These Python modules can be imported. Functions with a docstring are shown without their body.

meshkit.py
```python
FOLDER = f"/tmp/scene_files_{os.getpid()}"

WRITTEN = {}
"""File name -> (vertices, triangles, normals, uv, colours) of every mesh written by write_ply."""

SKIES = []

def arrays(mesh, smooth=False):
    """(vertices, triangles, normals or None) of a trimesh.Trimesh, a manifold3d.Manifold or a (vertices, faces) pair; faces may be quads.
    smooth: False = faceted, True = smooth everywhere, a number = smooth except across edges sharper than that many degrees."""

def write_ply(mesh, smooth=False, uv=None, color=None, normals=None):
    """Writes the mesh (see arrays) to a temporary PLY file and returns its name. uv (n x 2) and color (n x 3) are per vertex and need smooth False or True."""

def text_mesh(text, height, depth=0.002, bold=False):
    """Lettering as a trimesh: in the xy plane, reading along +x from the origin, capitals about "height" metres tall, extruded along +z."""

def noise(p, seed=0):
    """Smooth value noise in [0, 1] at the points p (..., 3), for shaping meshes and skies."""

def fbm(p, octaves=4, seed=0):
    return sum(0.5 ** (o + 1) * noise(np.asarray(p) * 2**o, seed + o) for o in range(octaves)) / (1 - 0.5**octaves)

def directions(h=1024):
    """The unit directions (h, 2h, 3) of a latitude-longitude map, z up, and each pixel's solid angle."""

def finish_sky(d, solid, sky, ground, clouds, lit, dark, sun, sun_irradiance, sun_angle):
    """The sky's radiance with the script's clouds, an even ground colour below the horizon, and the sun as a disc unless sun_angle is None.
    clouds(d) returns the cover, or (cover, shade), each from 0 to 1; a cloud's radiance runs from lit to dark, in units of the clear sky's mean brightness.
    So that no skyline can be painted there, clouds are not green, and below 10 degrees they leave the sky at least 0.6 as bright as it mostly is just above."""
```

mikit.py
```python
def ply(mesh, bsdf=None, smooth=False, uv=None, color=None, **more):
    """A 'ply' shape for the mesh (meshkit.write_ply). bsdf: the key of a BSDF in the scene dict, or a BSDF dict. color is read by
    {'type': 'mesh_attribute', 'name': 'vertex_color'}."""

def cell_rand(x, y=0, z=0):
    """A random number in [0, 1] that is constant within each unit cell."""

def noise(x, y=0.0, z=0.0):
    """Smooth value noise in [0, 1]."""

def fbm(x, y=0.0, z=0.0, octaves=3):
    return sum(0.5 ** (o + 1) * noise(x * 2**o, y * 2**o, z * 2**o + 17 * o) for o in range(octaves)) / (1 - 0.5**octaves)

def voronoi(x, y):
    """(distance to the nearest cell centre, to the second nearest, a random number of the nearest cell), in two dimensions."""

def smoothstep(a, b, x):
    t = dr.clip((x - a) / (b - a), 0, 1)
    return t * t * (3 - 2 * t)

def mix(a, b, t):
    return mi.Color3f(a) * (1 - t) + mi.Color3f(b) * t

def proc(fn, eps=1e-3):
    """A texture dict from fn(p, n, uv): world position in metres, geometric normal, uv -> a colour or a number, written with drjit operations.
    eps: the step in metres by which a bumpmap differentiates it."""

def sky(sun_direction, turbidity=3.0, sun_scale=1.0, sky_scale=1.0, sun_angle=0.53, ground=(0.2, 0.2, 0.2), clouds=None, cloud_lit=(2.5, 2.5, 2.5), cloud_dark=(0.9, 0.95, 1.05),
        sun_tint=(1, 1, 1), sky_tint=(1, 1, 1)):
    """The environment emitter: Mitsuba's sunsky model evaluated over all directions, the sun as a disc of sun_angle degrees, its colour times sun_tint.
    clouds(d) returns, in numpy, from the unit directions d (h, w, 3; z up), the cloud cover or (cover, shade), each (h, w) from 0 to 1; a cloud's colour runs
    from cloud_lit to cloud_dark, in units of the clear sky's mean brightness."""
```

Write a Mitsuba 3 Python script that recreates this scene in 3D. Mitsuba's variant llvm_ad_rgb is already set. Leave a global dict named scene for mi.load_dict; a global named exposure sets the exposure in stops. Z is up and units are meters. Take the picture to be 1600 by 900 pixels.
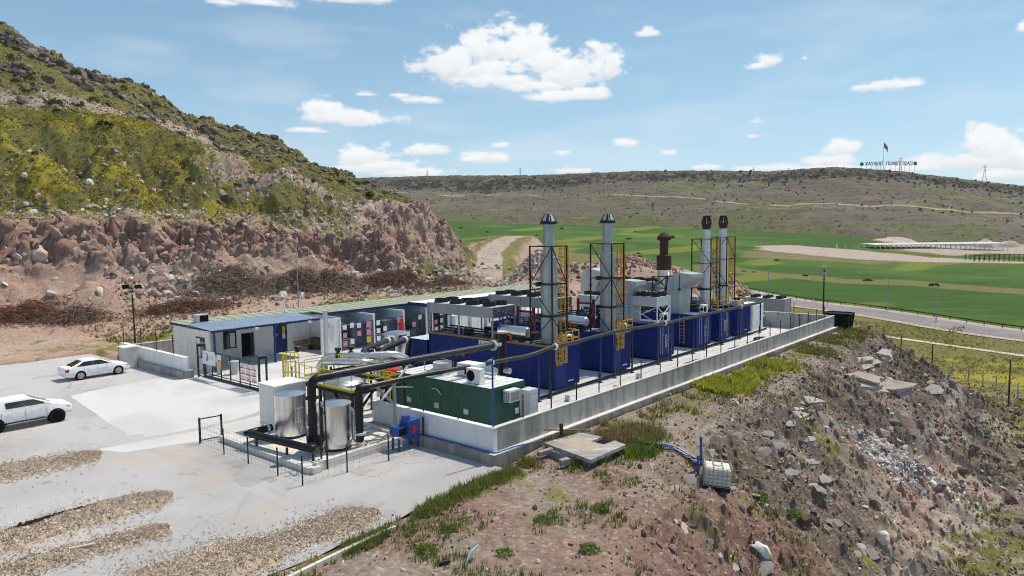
"""A walled gas-engine power plant under a quarried hill, seen from a drone. Metres, z up; x runs along the plant's long wall, y across it."""
import math
import numpy as np
import trimesh
import manifold3d as m3
import mitsuba as mi
import drjit as dr
import mikit
import meshkit
import shapely
from meshkit import fbm as nfbm, noise as nnoise
from scipy.interpolate import LinearNDInterpolator, NearestNDInterpolator, PchipInterpolator
from scipy.ndimage import gaussian_filter

scene, labels = {}, {}
T = mi.ScalarTransform4f
RNG = np.random.default_rng(7)

# ------------------------------------------------------------------ camera, sky, exposure
YAW, PITCH, ROLL, CAM = math.radians(40.45), math.radians(4.83), math.radians(-0.69), np.array([0, 0, 11.0])
_fw = np.array([math.cos(YAW), math.sin(YAW), 0])
_rt = np.array([math.sin(YAW), -math.cos(YAW), 0])
_f = _fw * math.cos(PITCH) - np.array([0, 0, 1]) * math.sin(PITCH)
_u = _fw * math.sin(PITCH) + np.array([0, 0, 1]) * math.cos(PITCH)
_up = -math.sin(ROLL) * _rt + math.cos(ROLL) * _u
scene['camera'] = {'type': 'perspective', 'fov': math.degrees(2 * math.atan(800 / 1115)), 'fov_axis': 'x', 'near_clip': 0.5, 'far_clip': 9000.0,
                   'to_world': T().look_at(origin=CAM.tolist(), target=(CAM + _f).tolist(), up=_up.tolist())}
exposure = 1.2
SUN_AZ, SUN_EL = math.radians(-9), math.radians(61)
SUN = [math.cos(SUN_AZ) * math.cos(SUN_EL), math.sin(SUN_AZ) * math.cos(SUN_EL), math.sin(SUN_EL)]
# cumulus puffs: azimuth, elevation, half width, half height in degrees
PUFFS = [(45.0,12.7,2.9,1.5),(41.7,13.6,3.1,1.8),(39.5,13.5,3.0,1.9),(37.7,12.6,3.5,1.6),(34.0,13.0,1.9,1.6),(33.7,12.2,1.9,1.9),(35.7,11.8,3.5,1.7),(41.2,12.1,4.5,1.2),(38.7,10.9,3.0,.76),(37.7,10.1,2.8,.67),(34.2,10.2,2.6,.67),(40.3,11.4,4.5,1.0),
 (55.1,9.0,2.1,.94),(52.3,8.4,3.4,.76),(54.2,8.6,3.1,.8),(56.1,7.5,1.6,.24),(59.4,16.4,3.1,.6),(53.9,17.0,3.8,.5),(61.6,16.1,1.3,.3),(29.6,14.4,1.5,.4),(29.7,14.7,.7,.36),(20.9,11.9,1.3,.75),(21.6,11.6,1.0,.4),(13.3,9.5,2.5,.43),(14.5,9.5,1.2,.3),(11.9,9.4,1.1,.25),
 (52.3,5.5,2.7,1.2),(50.4,4.8,4.4,.7),(47.1,6.1,1.8,.64),(47.9,4.4,3.5,.6),(42.4,5.5,2.3,.6),(43.4,5.4,1.5,.4),(41.3,6.5,1.0,.3),(47.5,9.9,2.0,.43),(49.0,10.2,.9,.28),(51.7,10.3,.9,.23),
 (15.9,5.3,1.4,.9),(16.4,4.5,2.5,.64),(20.8,4.2,2.7,.42),(7.5,5.2,1.4,1.25),(6.4,4.7,2.1,1.2),(5.4,4.2,2.4,1.2),(9.3,4.0,3.4,.8),(11.5,3.8,4.3,.6),(16.4,3.8,5.9,.5),(5.3,12.2,.5,.54),(36.3,5.8,1.0,.3),(31.4,6.4,1.2,.44),(28.1,5.6,.9,.24),(21.8,7.7,.6,.14),(22.0,6.6,.5,.14),(18.4,11.8,.2,.17),(6.2,3.0,1.7,.5),(35.3,4.4,2.5,.25),(25.4,4.4,1.4,.3)]


def clouds(d):
    az, el = np.degrees(np.arctan2(d[..., 1], d[..., 0])), np.degrees(np.arcsin(d[..., 2]))
    q = np.stack([az * 0.8, el * 1.5, az * 0], -1)
    n1, n2 = nfbm(q * 0.55 + 31, 5, 3), nfbm(q * 1.7 + 9, 4, 5)
    n3 = nfbm(q * 4.5 + 3, 3, 6)
    wob = (n1 - .5) * 1.6 + (n2 - .5) * .95 + (n3 - .5) * .45
    best, low = np.full(az.shape, -9.0), np.zeros(az.shape)
    r2 = np.random.default_rng(3)
    extra = [(a, e, w, w * r2.uniform(.28, .45)) for a, e, w in zip(np.r_[np.linspace(75, 178, 26), np.linspace(-178, -5, 44)], r2.uniform(4, 34, 70), r2.uniform(.8, 3.6, 70))]
    for a, e, w, h in PUFFS + extra:
        x, y = (az - a) / w, (el - e) / h
        y = np.where(y < 0, y * 1.5, y)
        s = 1 - np.sqrt(x * x + y * y) + wob * min(1, .45 + .35 * h)
        low = np.where(s > best, np.clip(-y * .75 + .35, 0, 1), low)
        best = np.maximum(best, s)
    cover = np.clip((best + .10) / .55, 0, 1)
    cover = cover * cover * (3 - 2 * cover)
    haze = .05 + .45 * np.exp(-np.clip(el, 0, 90) / 5.0)                           # thin white veil low in the sky
    wisps = .16 * np.clip((nfbm(np.stack([az * .12, el * .5, az * 0 + 4], -1), 4, 8) - .5) * 4, 0, 1)
    shade = np.clip(low * .55 + (n2 - .55) * .5, 0, 1) * cover
    return np.clip(np.maximum(cover * .97, haze + wisps * (1 - haze)), 0, 1), shade


scene['sky'] = mikit.sky(SUN, turbidity=3.0, sun_scale=1.2, sky_scale=1.5, sun_tint=(.97, 1.0, 1.05), sky_tint=(.90, 1.08, 1.0), clouds=clouds, cloud_lit=(3.0, 3.05, 3.1), cloud_dark=(1.9, 2.0, 2.15), ground=(.2, .19, .16))


# ------------------------------------------------------------------ mesh helpers
class MB:
    """Collects vertices and triangles of one mesh."""

    def __init__(self):
        self.v, self.f, self.n = [], [], 0

    def add(self, v, f):
        v, f = np.asarray(v, float), np.asarray(f, int)
        if f.shape[1] == 4:
            f = np.vstack([f[:, [0, 1, 2]], f[:, [0, 2, 3]]])
        self.v.append(v)
        self.f.append(f + self.n)
        self.n += len(v)
        return self

    def mesh(self, m):
        if hasattr(m, 'to_mesh'):
            q = m.to_mesh()
            return self.add(q.vert_properties[:, :3], q.tri_verts)
        return self.add(m.vertices, m.faces)

    def box(self, x0, x1, y0, y1, z0, z1):
        v = [(x, y, z) for x in (x0, x1) for y in (y0, y1) for z in (z0, z1)]
        return self.add(v, [(0, 1, 3), (0, 3, 2), (4, 6, 7), (4, 7, 5), (0, 4, 5), (0, 5, 1), (2, 3, 7), (2, 7, 6), (0, 2, 6), (0, 6, 4), (1, 5, 7), (1, 7, 3)])

    def bar(self, p, q, w, h=None, up=(0, 0, 1)):
        """A square bar from p to q."""
        p, q, h = np.asarray(p, float), np.asarray(q, float), h or w
        t = (q - p) / np.linalg.norm(q - p)
        up = np.asarray(up, float)
        if abs(t @ up) > .95:
            up = np.array([1.0, 0, 0])
        a = np.cross(t, up)
        a /= np.linalg.norm(a)
        b = np.cross(a, t)
        c = [p + i * a * w / 2 + j * b * h / 2 for i, j in ((-1, -1), (1, -1), (1, 1), (-1, 1))]
        v = c + [x + (q - p) for x in c]
        return self.add(v, [(0, 3, 2), (0, 2, 1), (4, 5, 6), (4, 6, 7)] + [x for i in range(4) for x in ((i, (i + 1) % 4, (i + 1) % 4 + 4), (i, (i + 1) % 4 + 4, i + 4))])

    def tube(self, pts, r, n=10, caps=True):
        p = np.asarray(pts, float)
        r = np.broadcast_to(r, len(p))
        t = np.gradient(p, axis=0)
        if len(p) > 2:
            d = np.diff(p, axis=0)
            d /= np.linalg.norm(d, axis=1, keepdims=True)
            t[1:-1] = d[1:] + d[:-1]
        t /= np.linalg.norm(t, axis=1, keepdims=True) + 1e-12
        a = np.cross(t[0], [0, 0, 1] if abs(t[0][2]) < .9 else [1, 0, 0])
        rings, ang = [], np.arange(n) * 2 * np.pi / n
        for k in range(len(p)):
            a = a - t[k] * (a @ t[k])
            a /= np.linalg.norm(a)
            b = np.cross(t[k], a)
            rings.append(p[k] + r[k] * (np.cos(ang)[:, None] * a + np.sin(ang)[:, None] * b))
        v = np.vstack(rings)
        f = [(k * n + j, k * n + (j + 1) % n, (k + 1) * n + (j + 1) % n, (k + 1) * n + j) for k in range(len(p) - 1) for j in range(n)]
        f = np.array(f)
        f = np.vstack([f[:, [0, 1, 2]], f[:, [0, 2, 3]]])
        if caps:
            f = np.vstack([f, [(0, j + 1, j) for j in range(1, n - 1)], [((len(p) - 1) * n, (len(p) - 1) * n + j, (len(p) - 1) * n + j + 1) for j in range(1, n - 1)]])
        return self.add(v, f)

    def cyl(self, p, q, r, n=12, r2=None):
        return self.tube([p, q], [r, r if r2 is None else r2], n)

    def prism(self, poly, axis, a0, a1):
        """A polygon (list of 2D points) extruded along axis 'x' (points are y,z), 'y' (x,z) or 'z' (x,y)."""
        from shapely.geometry import Polygon
        m = trimesh.creation.extrude_polygon(Polygon(poly), a1 - a0, engine='earcut')
        v = np.array(m.vertices)
        v[:, 2] += a0
        v = {'z': v, 'x': v[:, [2, 0, 1]], 'y': np.stack([v[:, 0], v[:, 2], v[:, 1]], 1)}[axis]
        f = np.array(m.faces)
        return self.add(v, f[:, ::-1] if axis == 'y' else f)

    def lathe(self, prof, c, n=24):
        """Profile [(r, z)] turned about the vertical through c."""
        ang = np.arange(n) * 2 * np.pi / n
        v = np.vstack([np.stack([c[0] + r * np.cos(ang), c[1] + r * np.sin(ang), np.full(n, c[2] + z)], 1) for r, z in prof])
        f = [(k * n + j, k * n + (j + 1) % n, (k + 1) * n + (j + 1) % n, (k + 1) * n + j) for k in range(len(prof) - 1) for j in range(n)]
        return self.add(v, f)

    def xform(self, fn):
        self.v = [fn(np.vstack(self.v))] if self.v else []
        if self.f:
            self.f = [np.vstack(self.f)]
        return self

    def get(self):
        return np.vstack(self.v), np.vstack(self.f)


def smoothpath(pts, r=.4, k=5):
    """A polyline with its corners rounded."""
    p = [np.asarray(a, float) for a in pts]
    out = [p[0]]
    for a, b, c in zip(p, p[1:], p[2:]):
        u, v = a - b, c - b
        e = min(r, np.linalg.norm(u) * .45, np.linalg.norm(v) * .45)
        s, t = b + u / np.linalg.norm(u) * e, b + v / np.linalg.norm(v) * e
        out += [(1 - w) ** 2 * s + 2 * w * (1 - w) * b + w * w * t for w in np.linspace(0, 1, k)]
    return out + [p[-1]]


def key_for(name, parent=None):
    base = f'{parent}__{name}' if parent else name
    k, i = base, 0
    while k in USED:
        i += 1
        k = f'{base}_{i:03d}'
    USED.add(k)
    return k


USED = set()
ORD = ['first', 'second', 'third', 'fourth', 'fifth', 'sixth', 'seventh', 'eighth', 'ninth', 'tenth', 'eleventh', 'twelfth', 'thirteenth', 'fourteenth', 'fifteenth', 'sixteenth', 'seventeenth', 'eighteenth', 'nineteenth', 'twentieth', 'twenty-first', 'twenty-second', 'twenty-third', 'twenty-fourth']


def thing(name, label, cat, group=None):
    k = key_for(name)
    labels[k] = {'label': label, 'category': cat}
    if group:
        labels[k]['group'] = group
    return k


def part(parent, name, mb, mat, label=None, smooth=False, kind=None, **kw):
    k = key_for(name, parent)
    scene[k] = mikit.ply(mb.get() if isinstance(mb, MB) else mb, mat, smooth=smooth, **kw)
    if label:
        labels.setdefault(k, {})['label'] = label
    if kind:
        labels.setdefault(k, {})['kind'] = kind
    return k


def single(name, label, cat, mb, mat, group=None, smooth=False, kind=None, **kw):
    k = thing(name, label, cat, group)
    if kind:
        labels[k]['kind'] = kind
    scene[k] = mikit.ply(mb.get() if isinstance(mb, MB) else mb, mat, smooth=smooth, **kw)
    return k


def struct(name, label, mb, mat, smooth=False, cat=None, **kw):
    k = key_for(name)
    labels[k] = {'label': label, 'kind': 'structure'}
    labels[k]['category'] = cat or name.split('_')[-1]
    scene[k] = mikit.ply(mb.get() if isinstance(mb, MB) else mb, mat, smooth=smooth, **kw)
    return k


# ------------------------------------------------------------------ materials
def rgb(r, g=None, b=None):
    return {'type': 'rgb', 'value': [r, g if g is not None else r, b if b is not None else r]}


def mat(name, base, rough=.6, metal=0.0, spec=.35, **kw):
    scene['bsdf_' + name] = {'type': 'twosided', 'bsdf': {'type': 'principled', 'base_color': base if isinstance(base, dict) else rgb(*base) if isinstance(base, tuple) else rgb(base),
                                                          'roughness': rough, 'metallic': metal, 'specular': spec, **kw}}
    return 'bsdf_' + name


N, FB, SS, MIX = mikit.noise, mikit.fbm, mikit.smoothstep, mikit.mix


def grime(base, dirt, amount=.5, scale=.7, streak=True):
    """A painted or metal surface with rain streaks and dust."""
    def fn(p, n, uv):
        h = p.x * .83 + p.y * 1.17
        s = FB(h * 5 * scale, p.z * .5 * scale, 3.0) if streak else FB(p.x * scale, p.y * scale, p.z * scale)
        w = FB(p.x * 1.3 * scale, p.y * 1.3 * scale, p.z * 1.3 * scale)
        return MIX(base, dirt, dr.clip(SS(.42, .85, s) * amount + SS(.45, .8, w) * amount * .6, 0, 1))
    return mikit.proc(fn)


def concrete_fn(base, dark, joint=0.0, board=False):
    def fn(p, n, uv):
        w = FB(p.x * .23, p.y * .23, p.z * .6, octaves=4)
        s = FB(p.x * 2.1, p.y * 2.1, p.z * 2.1 + 5)
        sp = N(p.x * 23, p.y * 23, p.z * 23)
        t = dr.clip(SS(.35, .75, w) * .55 + (s - .5) * .55 + (sp - .5) * .22, 0, 1)
        if board:
            st = FB(p.x * 3.1 + p.y * 3.1, p.z * .35, 1.0)
            t = dr.clip(t * .6 + SS(.38, .68, st) * .62, 0, 1)
        return MIX(base, dark, t)
    return mikit.proc(fn)


def voronoi_edge(x, y):
    a, b, _ = mikit.voronoi(x, y)
    return b - a


def paving_fn(p, n, uv):
    w = FB(p.x * .11 + 3, p.y * .16, 1.0, octaves=4)
    s = FB(p.x * .9, p.y * .9, 2.0, octaves=3)
    sp = N(p.x * 21, p.y * 21)
    c = MIX((.43, .433, .445), (.345, .345, .352), dr.clip(SS(.38, .68, w) * .75 + (s - .5) * .5 + (sp - .5) * .25, 0, 1))
    wob = (FB(p.x * .5, p.y * .5, 21.0) - .5) * .35                         # wheel tracks sweeping from the gate
    tyre = mi.Float(0)
    for cx_, cy_, R_ in ((14.0, 24.0, 21.5), (14.0, 24.0, 23.1), (2.0, 66.0, 19.0), (2.0, 66.0, 20.6), (30.0, 12.0, 20.0), (30.0, 12.0, 21.5), (-6.0, 30.0, 22.0), (-6.0, 30.0, 23.6)):
        q_ = dr.abs(dr.sqrt(dr.square(p.x - cx_) + dr.square(p.y - cy_)) - R_ + wob)
        tyre = dr.maximum(tyre, SS(.17, .05, q_))
    tyre = tyre * SS(.35, .62, FB(p.x * .45, p.y * .45, 7.0)) * .42
    dust = SS(.5, .72, FB(p.x * .4 + 9, p.y * .4, 4.0)) * SS(24.0, 17.0, p.x + .3 * (p.y - 30))
    c = MIX(c, (.33, .32, .31), tyre)
    c = MIX(c, (.46, .40, .34), dust * .5)
    cx = voronoi_edge(p.x * .21 + .35 * FB(p.x * .9, p.y * .9, 8.0), p.y * .19 + .35 * FB(p.x * .9, p.y * .9, 3.0))
    c = MIX(c, (.20, .19, .185), SS(.010, .003, cx) * SS(.42, .6, FB(p.x * .2, p.y * .2, 9.0)) * .8)
    joint = dr.minimum(dr.abs((p.x * .2) - dr.floor(p.x * .2 + .5)), dr.abs((p.y * .2) - dr.floor(p.y * .2 + .5)))
    c = MIX(c, (.27, .265, .26), SS(.006, .002, joint) * .35)
    stain = SS(.73, .78, FB(p.x * .7, p.y * .7, 11.0)) * .35
    return MIX(c, (.24, .23, .22), stain)


def apron_fn(p, n, uv):
    w = FB(p.x * .3, p.y * .3, 6.0, octaves=4)
    sp = N(p.x * 17, p.y * 17)
    return MIX((.56, .565, .575), (.455, .46, .465), dr.clip(SS(.35, .7, w) * .7 + (sp - .5) * .2, 0, 1))


M_WALLWHITE = mat('wall_white', grime((.80, .81, .82), (.52, .51, .49), .3), .7)
M_CONC = mat('concrete', concrete_fn((.45, .44, .42), (.22, .215, .205), board=True), .85, spec=.2)
M_CONCLT = mat('concrete_light', concrete_fn((.66, .64, .60), (.47, .455, .43)), .85, spec=.2)
M_PLINTH = mat('plinth', concrete_fn((.40, .37, .34), (.22, .205, .19), board=True), .9, spec=.2)
M_PAVING = mat('paving', mikit.proc(paving_fn), .8, spec=.25)
M_APRON = mat('apron', mikit.proc(apron_fn), .85, spec=.2)
M_BLUE = mat('container_blue', grime((.004, .021, .165), (.015, .035, .16), .5), .48, spec=.18)
M_BLUEROOF = mat('container_roof', grime((.10, .12, .20), (.20, .20, .21), .8, streak=False), .6)
M_GREEN = mat('container_green', grime((.018, .095, .065), (.035, .11, .085), .4), .5)
M_GREENROOF = mat('green_container_roof', grime((.72, .74, .73), (.5, .5, .48), .5, streak=False), .5)
M_BLACKPIPE = mat('black_pipe', (.011, .012, .014), .42, spec=.3)
M_GREYPIPE = mat('grey_pipe', grime((.013, .016, .021), (.032, .036, .04), .4), .38, spec=.5)
M_BLACK = mat('black_steel', (.014, .014, .016), .45)
M_COIL = mat('coil_grey', (.11, .12, .13), .5)
M_DARK = mat('dark_void', (.010, .010, .011), .7, spec=.1)
M_YELLOW = mat('yellow_rail', (.58, .33, .015), .45)
M_YELLOWB = mat('bright_yellow_rail', (.58, .48, .03), .5)
M_STEEL = mat('stainless', grime((.74, .75, .76), (.50, .50, .50), .35), .24, metal=1.0)
M_FOIL = mat('foil_lagging', grime((.82, .82, .83), (.55, .54, .53), .4, 2.0), .32, metal=1.0)
M_GALV = mat('galvanised', grime((.50, .56, .57), (.36, .40, .41), .6), .42, metal=.55)
M_CHIM = mat('chimney_steel', grime((.40, .46, .48), (.27, .31, .33), .6), .36, metal=.5)
M_CHIMLT = mat('pale_chimney_steel', grime((.76, .78, .80), (.55, .58, .60), .5), .36, metal=.5)
M_GREY = mat('cooler_grey', grime((.33, .35, .36), (.24, .25, .25), .5), .55)
M_GREYLT = mat('light_grey', grime((.55, .58, .60), (.40, .42, .43), .4), .55)
M_WHITE = mat('white_paint', grime((.80, .80, .79), (.58, .57, .55), .25), .5)
M_RUST = mat('rusty_steel', grime((.075, .035, .022), (.03, .018, .014), .9), .8)
M_MAROON = mat('maroon_pipe', (.14, .015, .02), .5)
M_RED = mat('red_paint', (.55, .03, .03), .45)
M_ORANGE = mat('orange_pipe', (.50, .12, .03), .5)
M_BLUEPAINT = mat('blue_paint', (.02, .07, .30), .4, spec=.5)
M_BLUEHOSE = mat('blue_hose', (.03, .14, .42), .4)
M_ROOFGREEN = mat('green_roof', grime((.30, .355, .25), (.36, .37, .31), .7, .3, streak=False), .6)
M_CANOPY = mat('blue_canopy', grime((.20, .28, .40), (.30, .36, .44), .6, .5, streak=False), .45)
M_CREAM = mat('cream_wall', grime((.76, .75, .73), (.60, .59, .56), .3), .6)
M_BROWN = mat('brown_frame', (.05, .028, .02), .5)
M_NAVY = mat('navy_door', (.012, .028, .14), .45)
M_PALEBLUE = mat('pale_blue_panel', grime((.50, .58, .66), (.40, .46, .52), .4), .55)
M_GATE = mat('gate_green', (.012, .035, .026), .45)
M_SIGNW = mat('sign_white', (.80, .80, .79), .5)
M_SIGNY = mat('sign_yellow', (.70, .48, .02), .5)
M_SIGNR = mat('sign_red', (.60, .06, .07), .5)
M_SIGNP = mat('sign_pink', (.72, .28, .30), .5)
M_SIGNB = mat('sign_blue', (.05, .22, .45), .5)
M_SIGNPALE = mat('pale_print', (.58, .66, .56), .5)
M_LETTER = mat('letter_black', (.02, .02, .03), .5)
M_GLASS = mat('window_glass', (.015, .018, .02), .06, spec=.7)
M_CARWHITE = mat('car_white', (.80, .80, .80), .28, spec=.5, clearcoat=1.0, clearcoat_gloss=.95)
M_CARGLASS = mat('car_glass', (.010, .012, .014), .05, spec=.8)
M_TYRE = mat('tyre', (.016, .016, .016), .85, spec=.15)
M_RIM = mat('rim', (.50, .50, .51), .35, metal=.9)
M_LAMP = mat('headlight', (.6, .62, .64), .12, spec=.7)
M_TAIL = mat('tail_light', (.30, .01, .015), .2, spec=.6)
M_WOOD = mat('old_wood', (.16, .10, .065), .8)
M_PLASTIC = mat('tank_plastic', grime((.72, .70, .64), (.52, .45, .36), .6, 2.0), .35)

# ================================================================== THE LAND
def to_uD(x, y):
    return x * _rt[0] + y * _rt[1], x * _fw[0] + y * _fw[1]


def from_uD(u, D):
    return u * _rt[0] + D * _fw[0], u * _rt[1] + D * _fw[1]


EDGE = np.array([(-90, 4), (-30, 8), (0, 10), (10, 10.8), (19, 12.6), (25, 14.6), (30, 15.9), (38, 17.3), (45, 17.5), (57, 18.3), (70, 19.2), (79, 19.6), (83, 22), (86, 30), (95, 40), (112, 45), (126, 58), (138, 65), (147, 73), (147, 82), (138, 90), (130, 98), (130, 106), (139, 118), (154, 132), (171, 143), (190, 155), (208, 166), (222, 200), (235, 260), (250, 400)], float)
YARD = (24.3, 76.6, 21.95, 65.0)
ROAD_UP = np.array([(96, 88, .7), (99.6, 91.3, .9), (111, 101, 2.4), (128, 116, 3.3), (144, 131, 4.2), (165, 146, 6), (182, 157, 7.6), (200, 168, 8)], float)


def seg_dist(x, y, line):
    """Distance to a polyline, the parameter of the nearest point (index + fraction) and the side."""
    best, par, side = np.full(x.shape, 1e9), np.zeros(x.shape), np.zeros(x.shape)
    for i, (a, b) in enumerate(zip(line[:-1, :2], line[1:, :2])):
        d = b - a
        t = np.clip(((x - a[0]) * d[0] + (y - a[1]) * d[1]) / (d @ d), 0, 1)
        q = np.hypot(x - a[0] - t * d[0], y - a[1] - t * d[1])
        s = np.sign(d[0] * (y - a[1]) - d[1] * (x - a[0]))
        m = q < best
        best, par, side = np.where(m, q, best), np.where(m, i + t, par), np.where(m, s, side)
    return best, par, side


def ss(a, b, x):
    t = np.clip((x - a) / (b - a), 0, 1)
    return t * t * (3 - 2 * t)


def P3(x, y, k, oz=0.0):
    return np.stack([np.asarray(x) * k, np.asarray(y) * k, np.zeros(np.shape(x)) + oz], -1)


HX = [0, 26, 36, 48, 58, 67, 75, 85, 95, 104, 112, 120, 135, 160, 190]
HY = [[80, 80, 80, 82, 84, 84, 84, 84, 86, 90, 94, 98, 110, 125, 140],
      [88, 88, 89, 90, 91, 90.5, 90, 91, 94, 99, 104, 108, 122, 140, 155],
      [96, 96, 96.5, 97.5, 98, 97.5, 96, 97, 100, 103, 108, 114, 126, 146, 162],
      [99.5, 99.5, 99.5, 101, 101.2, 100.8, 100, 106.5, 109.5, 110.5, 112, 118, 130, 150, 168],
      [104, 104, 104, 106, 106, 106, 107, 110, 113, 114, 115, 122, 135, 156, 176],
      [118, 118, 117, 116, 115, 115, 115, 117, 119, 120, 119, 126, 140, 162, 184],
      [150, 148, 147, 145, 144, 142.5, 140.5, 138, 135, 130.5, 124, 131, 146, 170, 195],
      [190, 188, 187, 185, 184, 182, 180, 178, 174, 168, 160, 165, 175, 200, 225]]
HZ = [[.4, .4, .6, .8, .9, 1, 1, .8, .7, .8, .9, 1.1, 1.4, 3.0, 6.0],
      [2.2, 2.2, 2.0, 2.2, 2.0, 1.8, 1.6, 1.5, 1.4, 1.6, 2.4, 3.0, 3.9, 5.6, 7.6],
      [6.9, 6.9, 6.4, 7.4, 7.2, 6.2, 4.4, 5.4, 6.0, 5.0, 5.6, 3.8, 4.3, 5.7, 7.6],
      [12, 12, 12, 11.6, 11.2, 9.8, 8.8, 14.2, 16.0, 15.4, 10, 5.2, 4.5, 5.7, 7.4],
      [14.1, 14.1, 14.2, 14.2, 14.1, 13.8, 13.4, 15.6, 16.8, 16.2, 11.5, 5.8, 4.5, 5.4, 6.5],
      [25, 25.3, 26, 26.5, 23.6, 21.6, 19.8, 18.7, 18.0, 17.4, 12.2, 6.2, 4.3, 4.4, 4.5],
      [62, 52, 48.8, 41.8, 38.2, 34.8, 32.6, 29.4, 25.4, 20, 12.8, 6.2, 3.5, 2, 1],
      [20, 18, 15, 12, 9, 7, 4, 1, -2, -4, -6, -7, -8, -8, -8]]


def hill(x, y):
    """Height and the interpolated feature number (0 flat, 2 cliff foot, 3 cliff top, 4 bench, 6 ridge) at points north of the yard."""
    yw = y + (nfbm(P3(x, y, .19, 2), 5, 3) - .5) * 11 * ss(84, 93, y) * (1 - ss(112, 124, y))
    xw = x + (nfbm(P3(x, y, .10, 5), 3, 4) - .5) * 8 * ss(84, 92, y)
    fy = [np.interp(xw, HX, r) for r in HY]
    fz = [np.interp(xw, HX, r) for r in HZ]
    z, k = np.where(yw <= fy[0], fz[0] * ss(66, 80, yw), 0.0), np.zeros(x.shape)
    for i in range(7):
        t = np.clip((yw - fy[i]) / np.maximum(fy[i + 1] - fy[i], .01), 0, 1)
        m = yw > fy[i]
        z, k = np.where(m, fz[i] + t * (fz[i + 1] - fz[i]), z), np.where(m, i + t, k)
    return z, k


MOUNDS = [(108, 85, 5.6, 4.6, 4.0), (114, 79, 2.6, 5, 4), (109.5, 49.5, 4.6, 3.2, 3), (122, 76, 2.4, 6, 5), (131, 79, 2.3, 6, 5), (139, 84, 2.6, 7, 5), (126, 70, 1.6, 5, 4), (96, 78, 1.2, 5, 3), (84, 79, 1.0, 4, 3),
          (30.5, 98, 1.2, 3, 2), (32, 90, 1.4, 4, 2), (46, 91, 1.6, 5, 2)]


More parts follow.
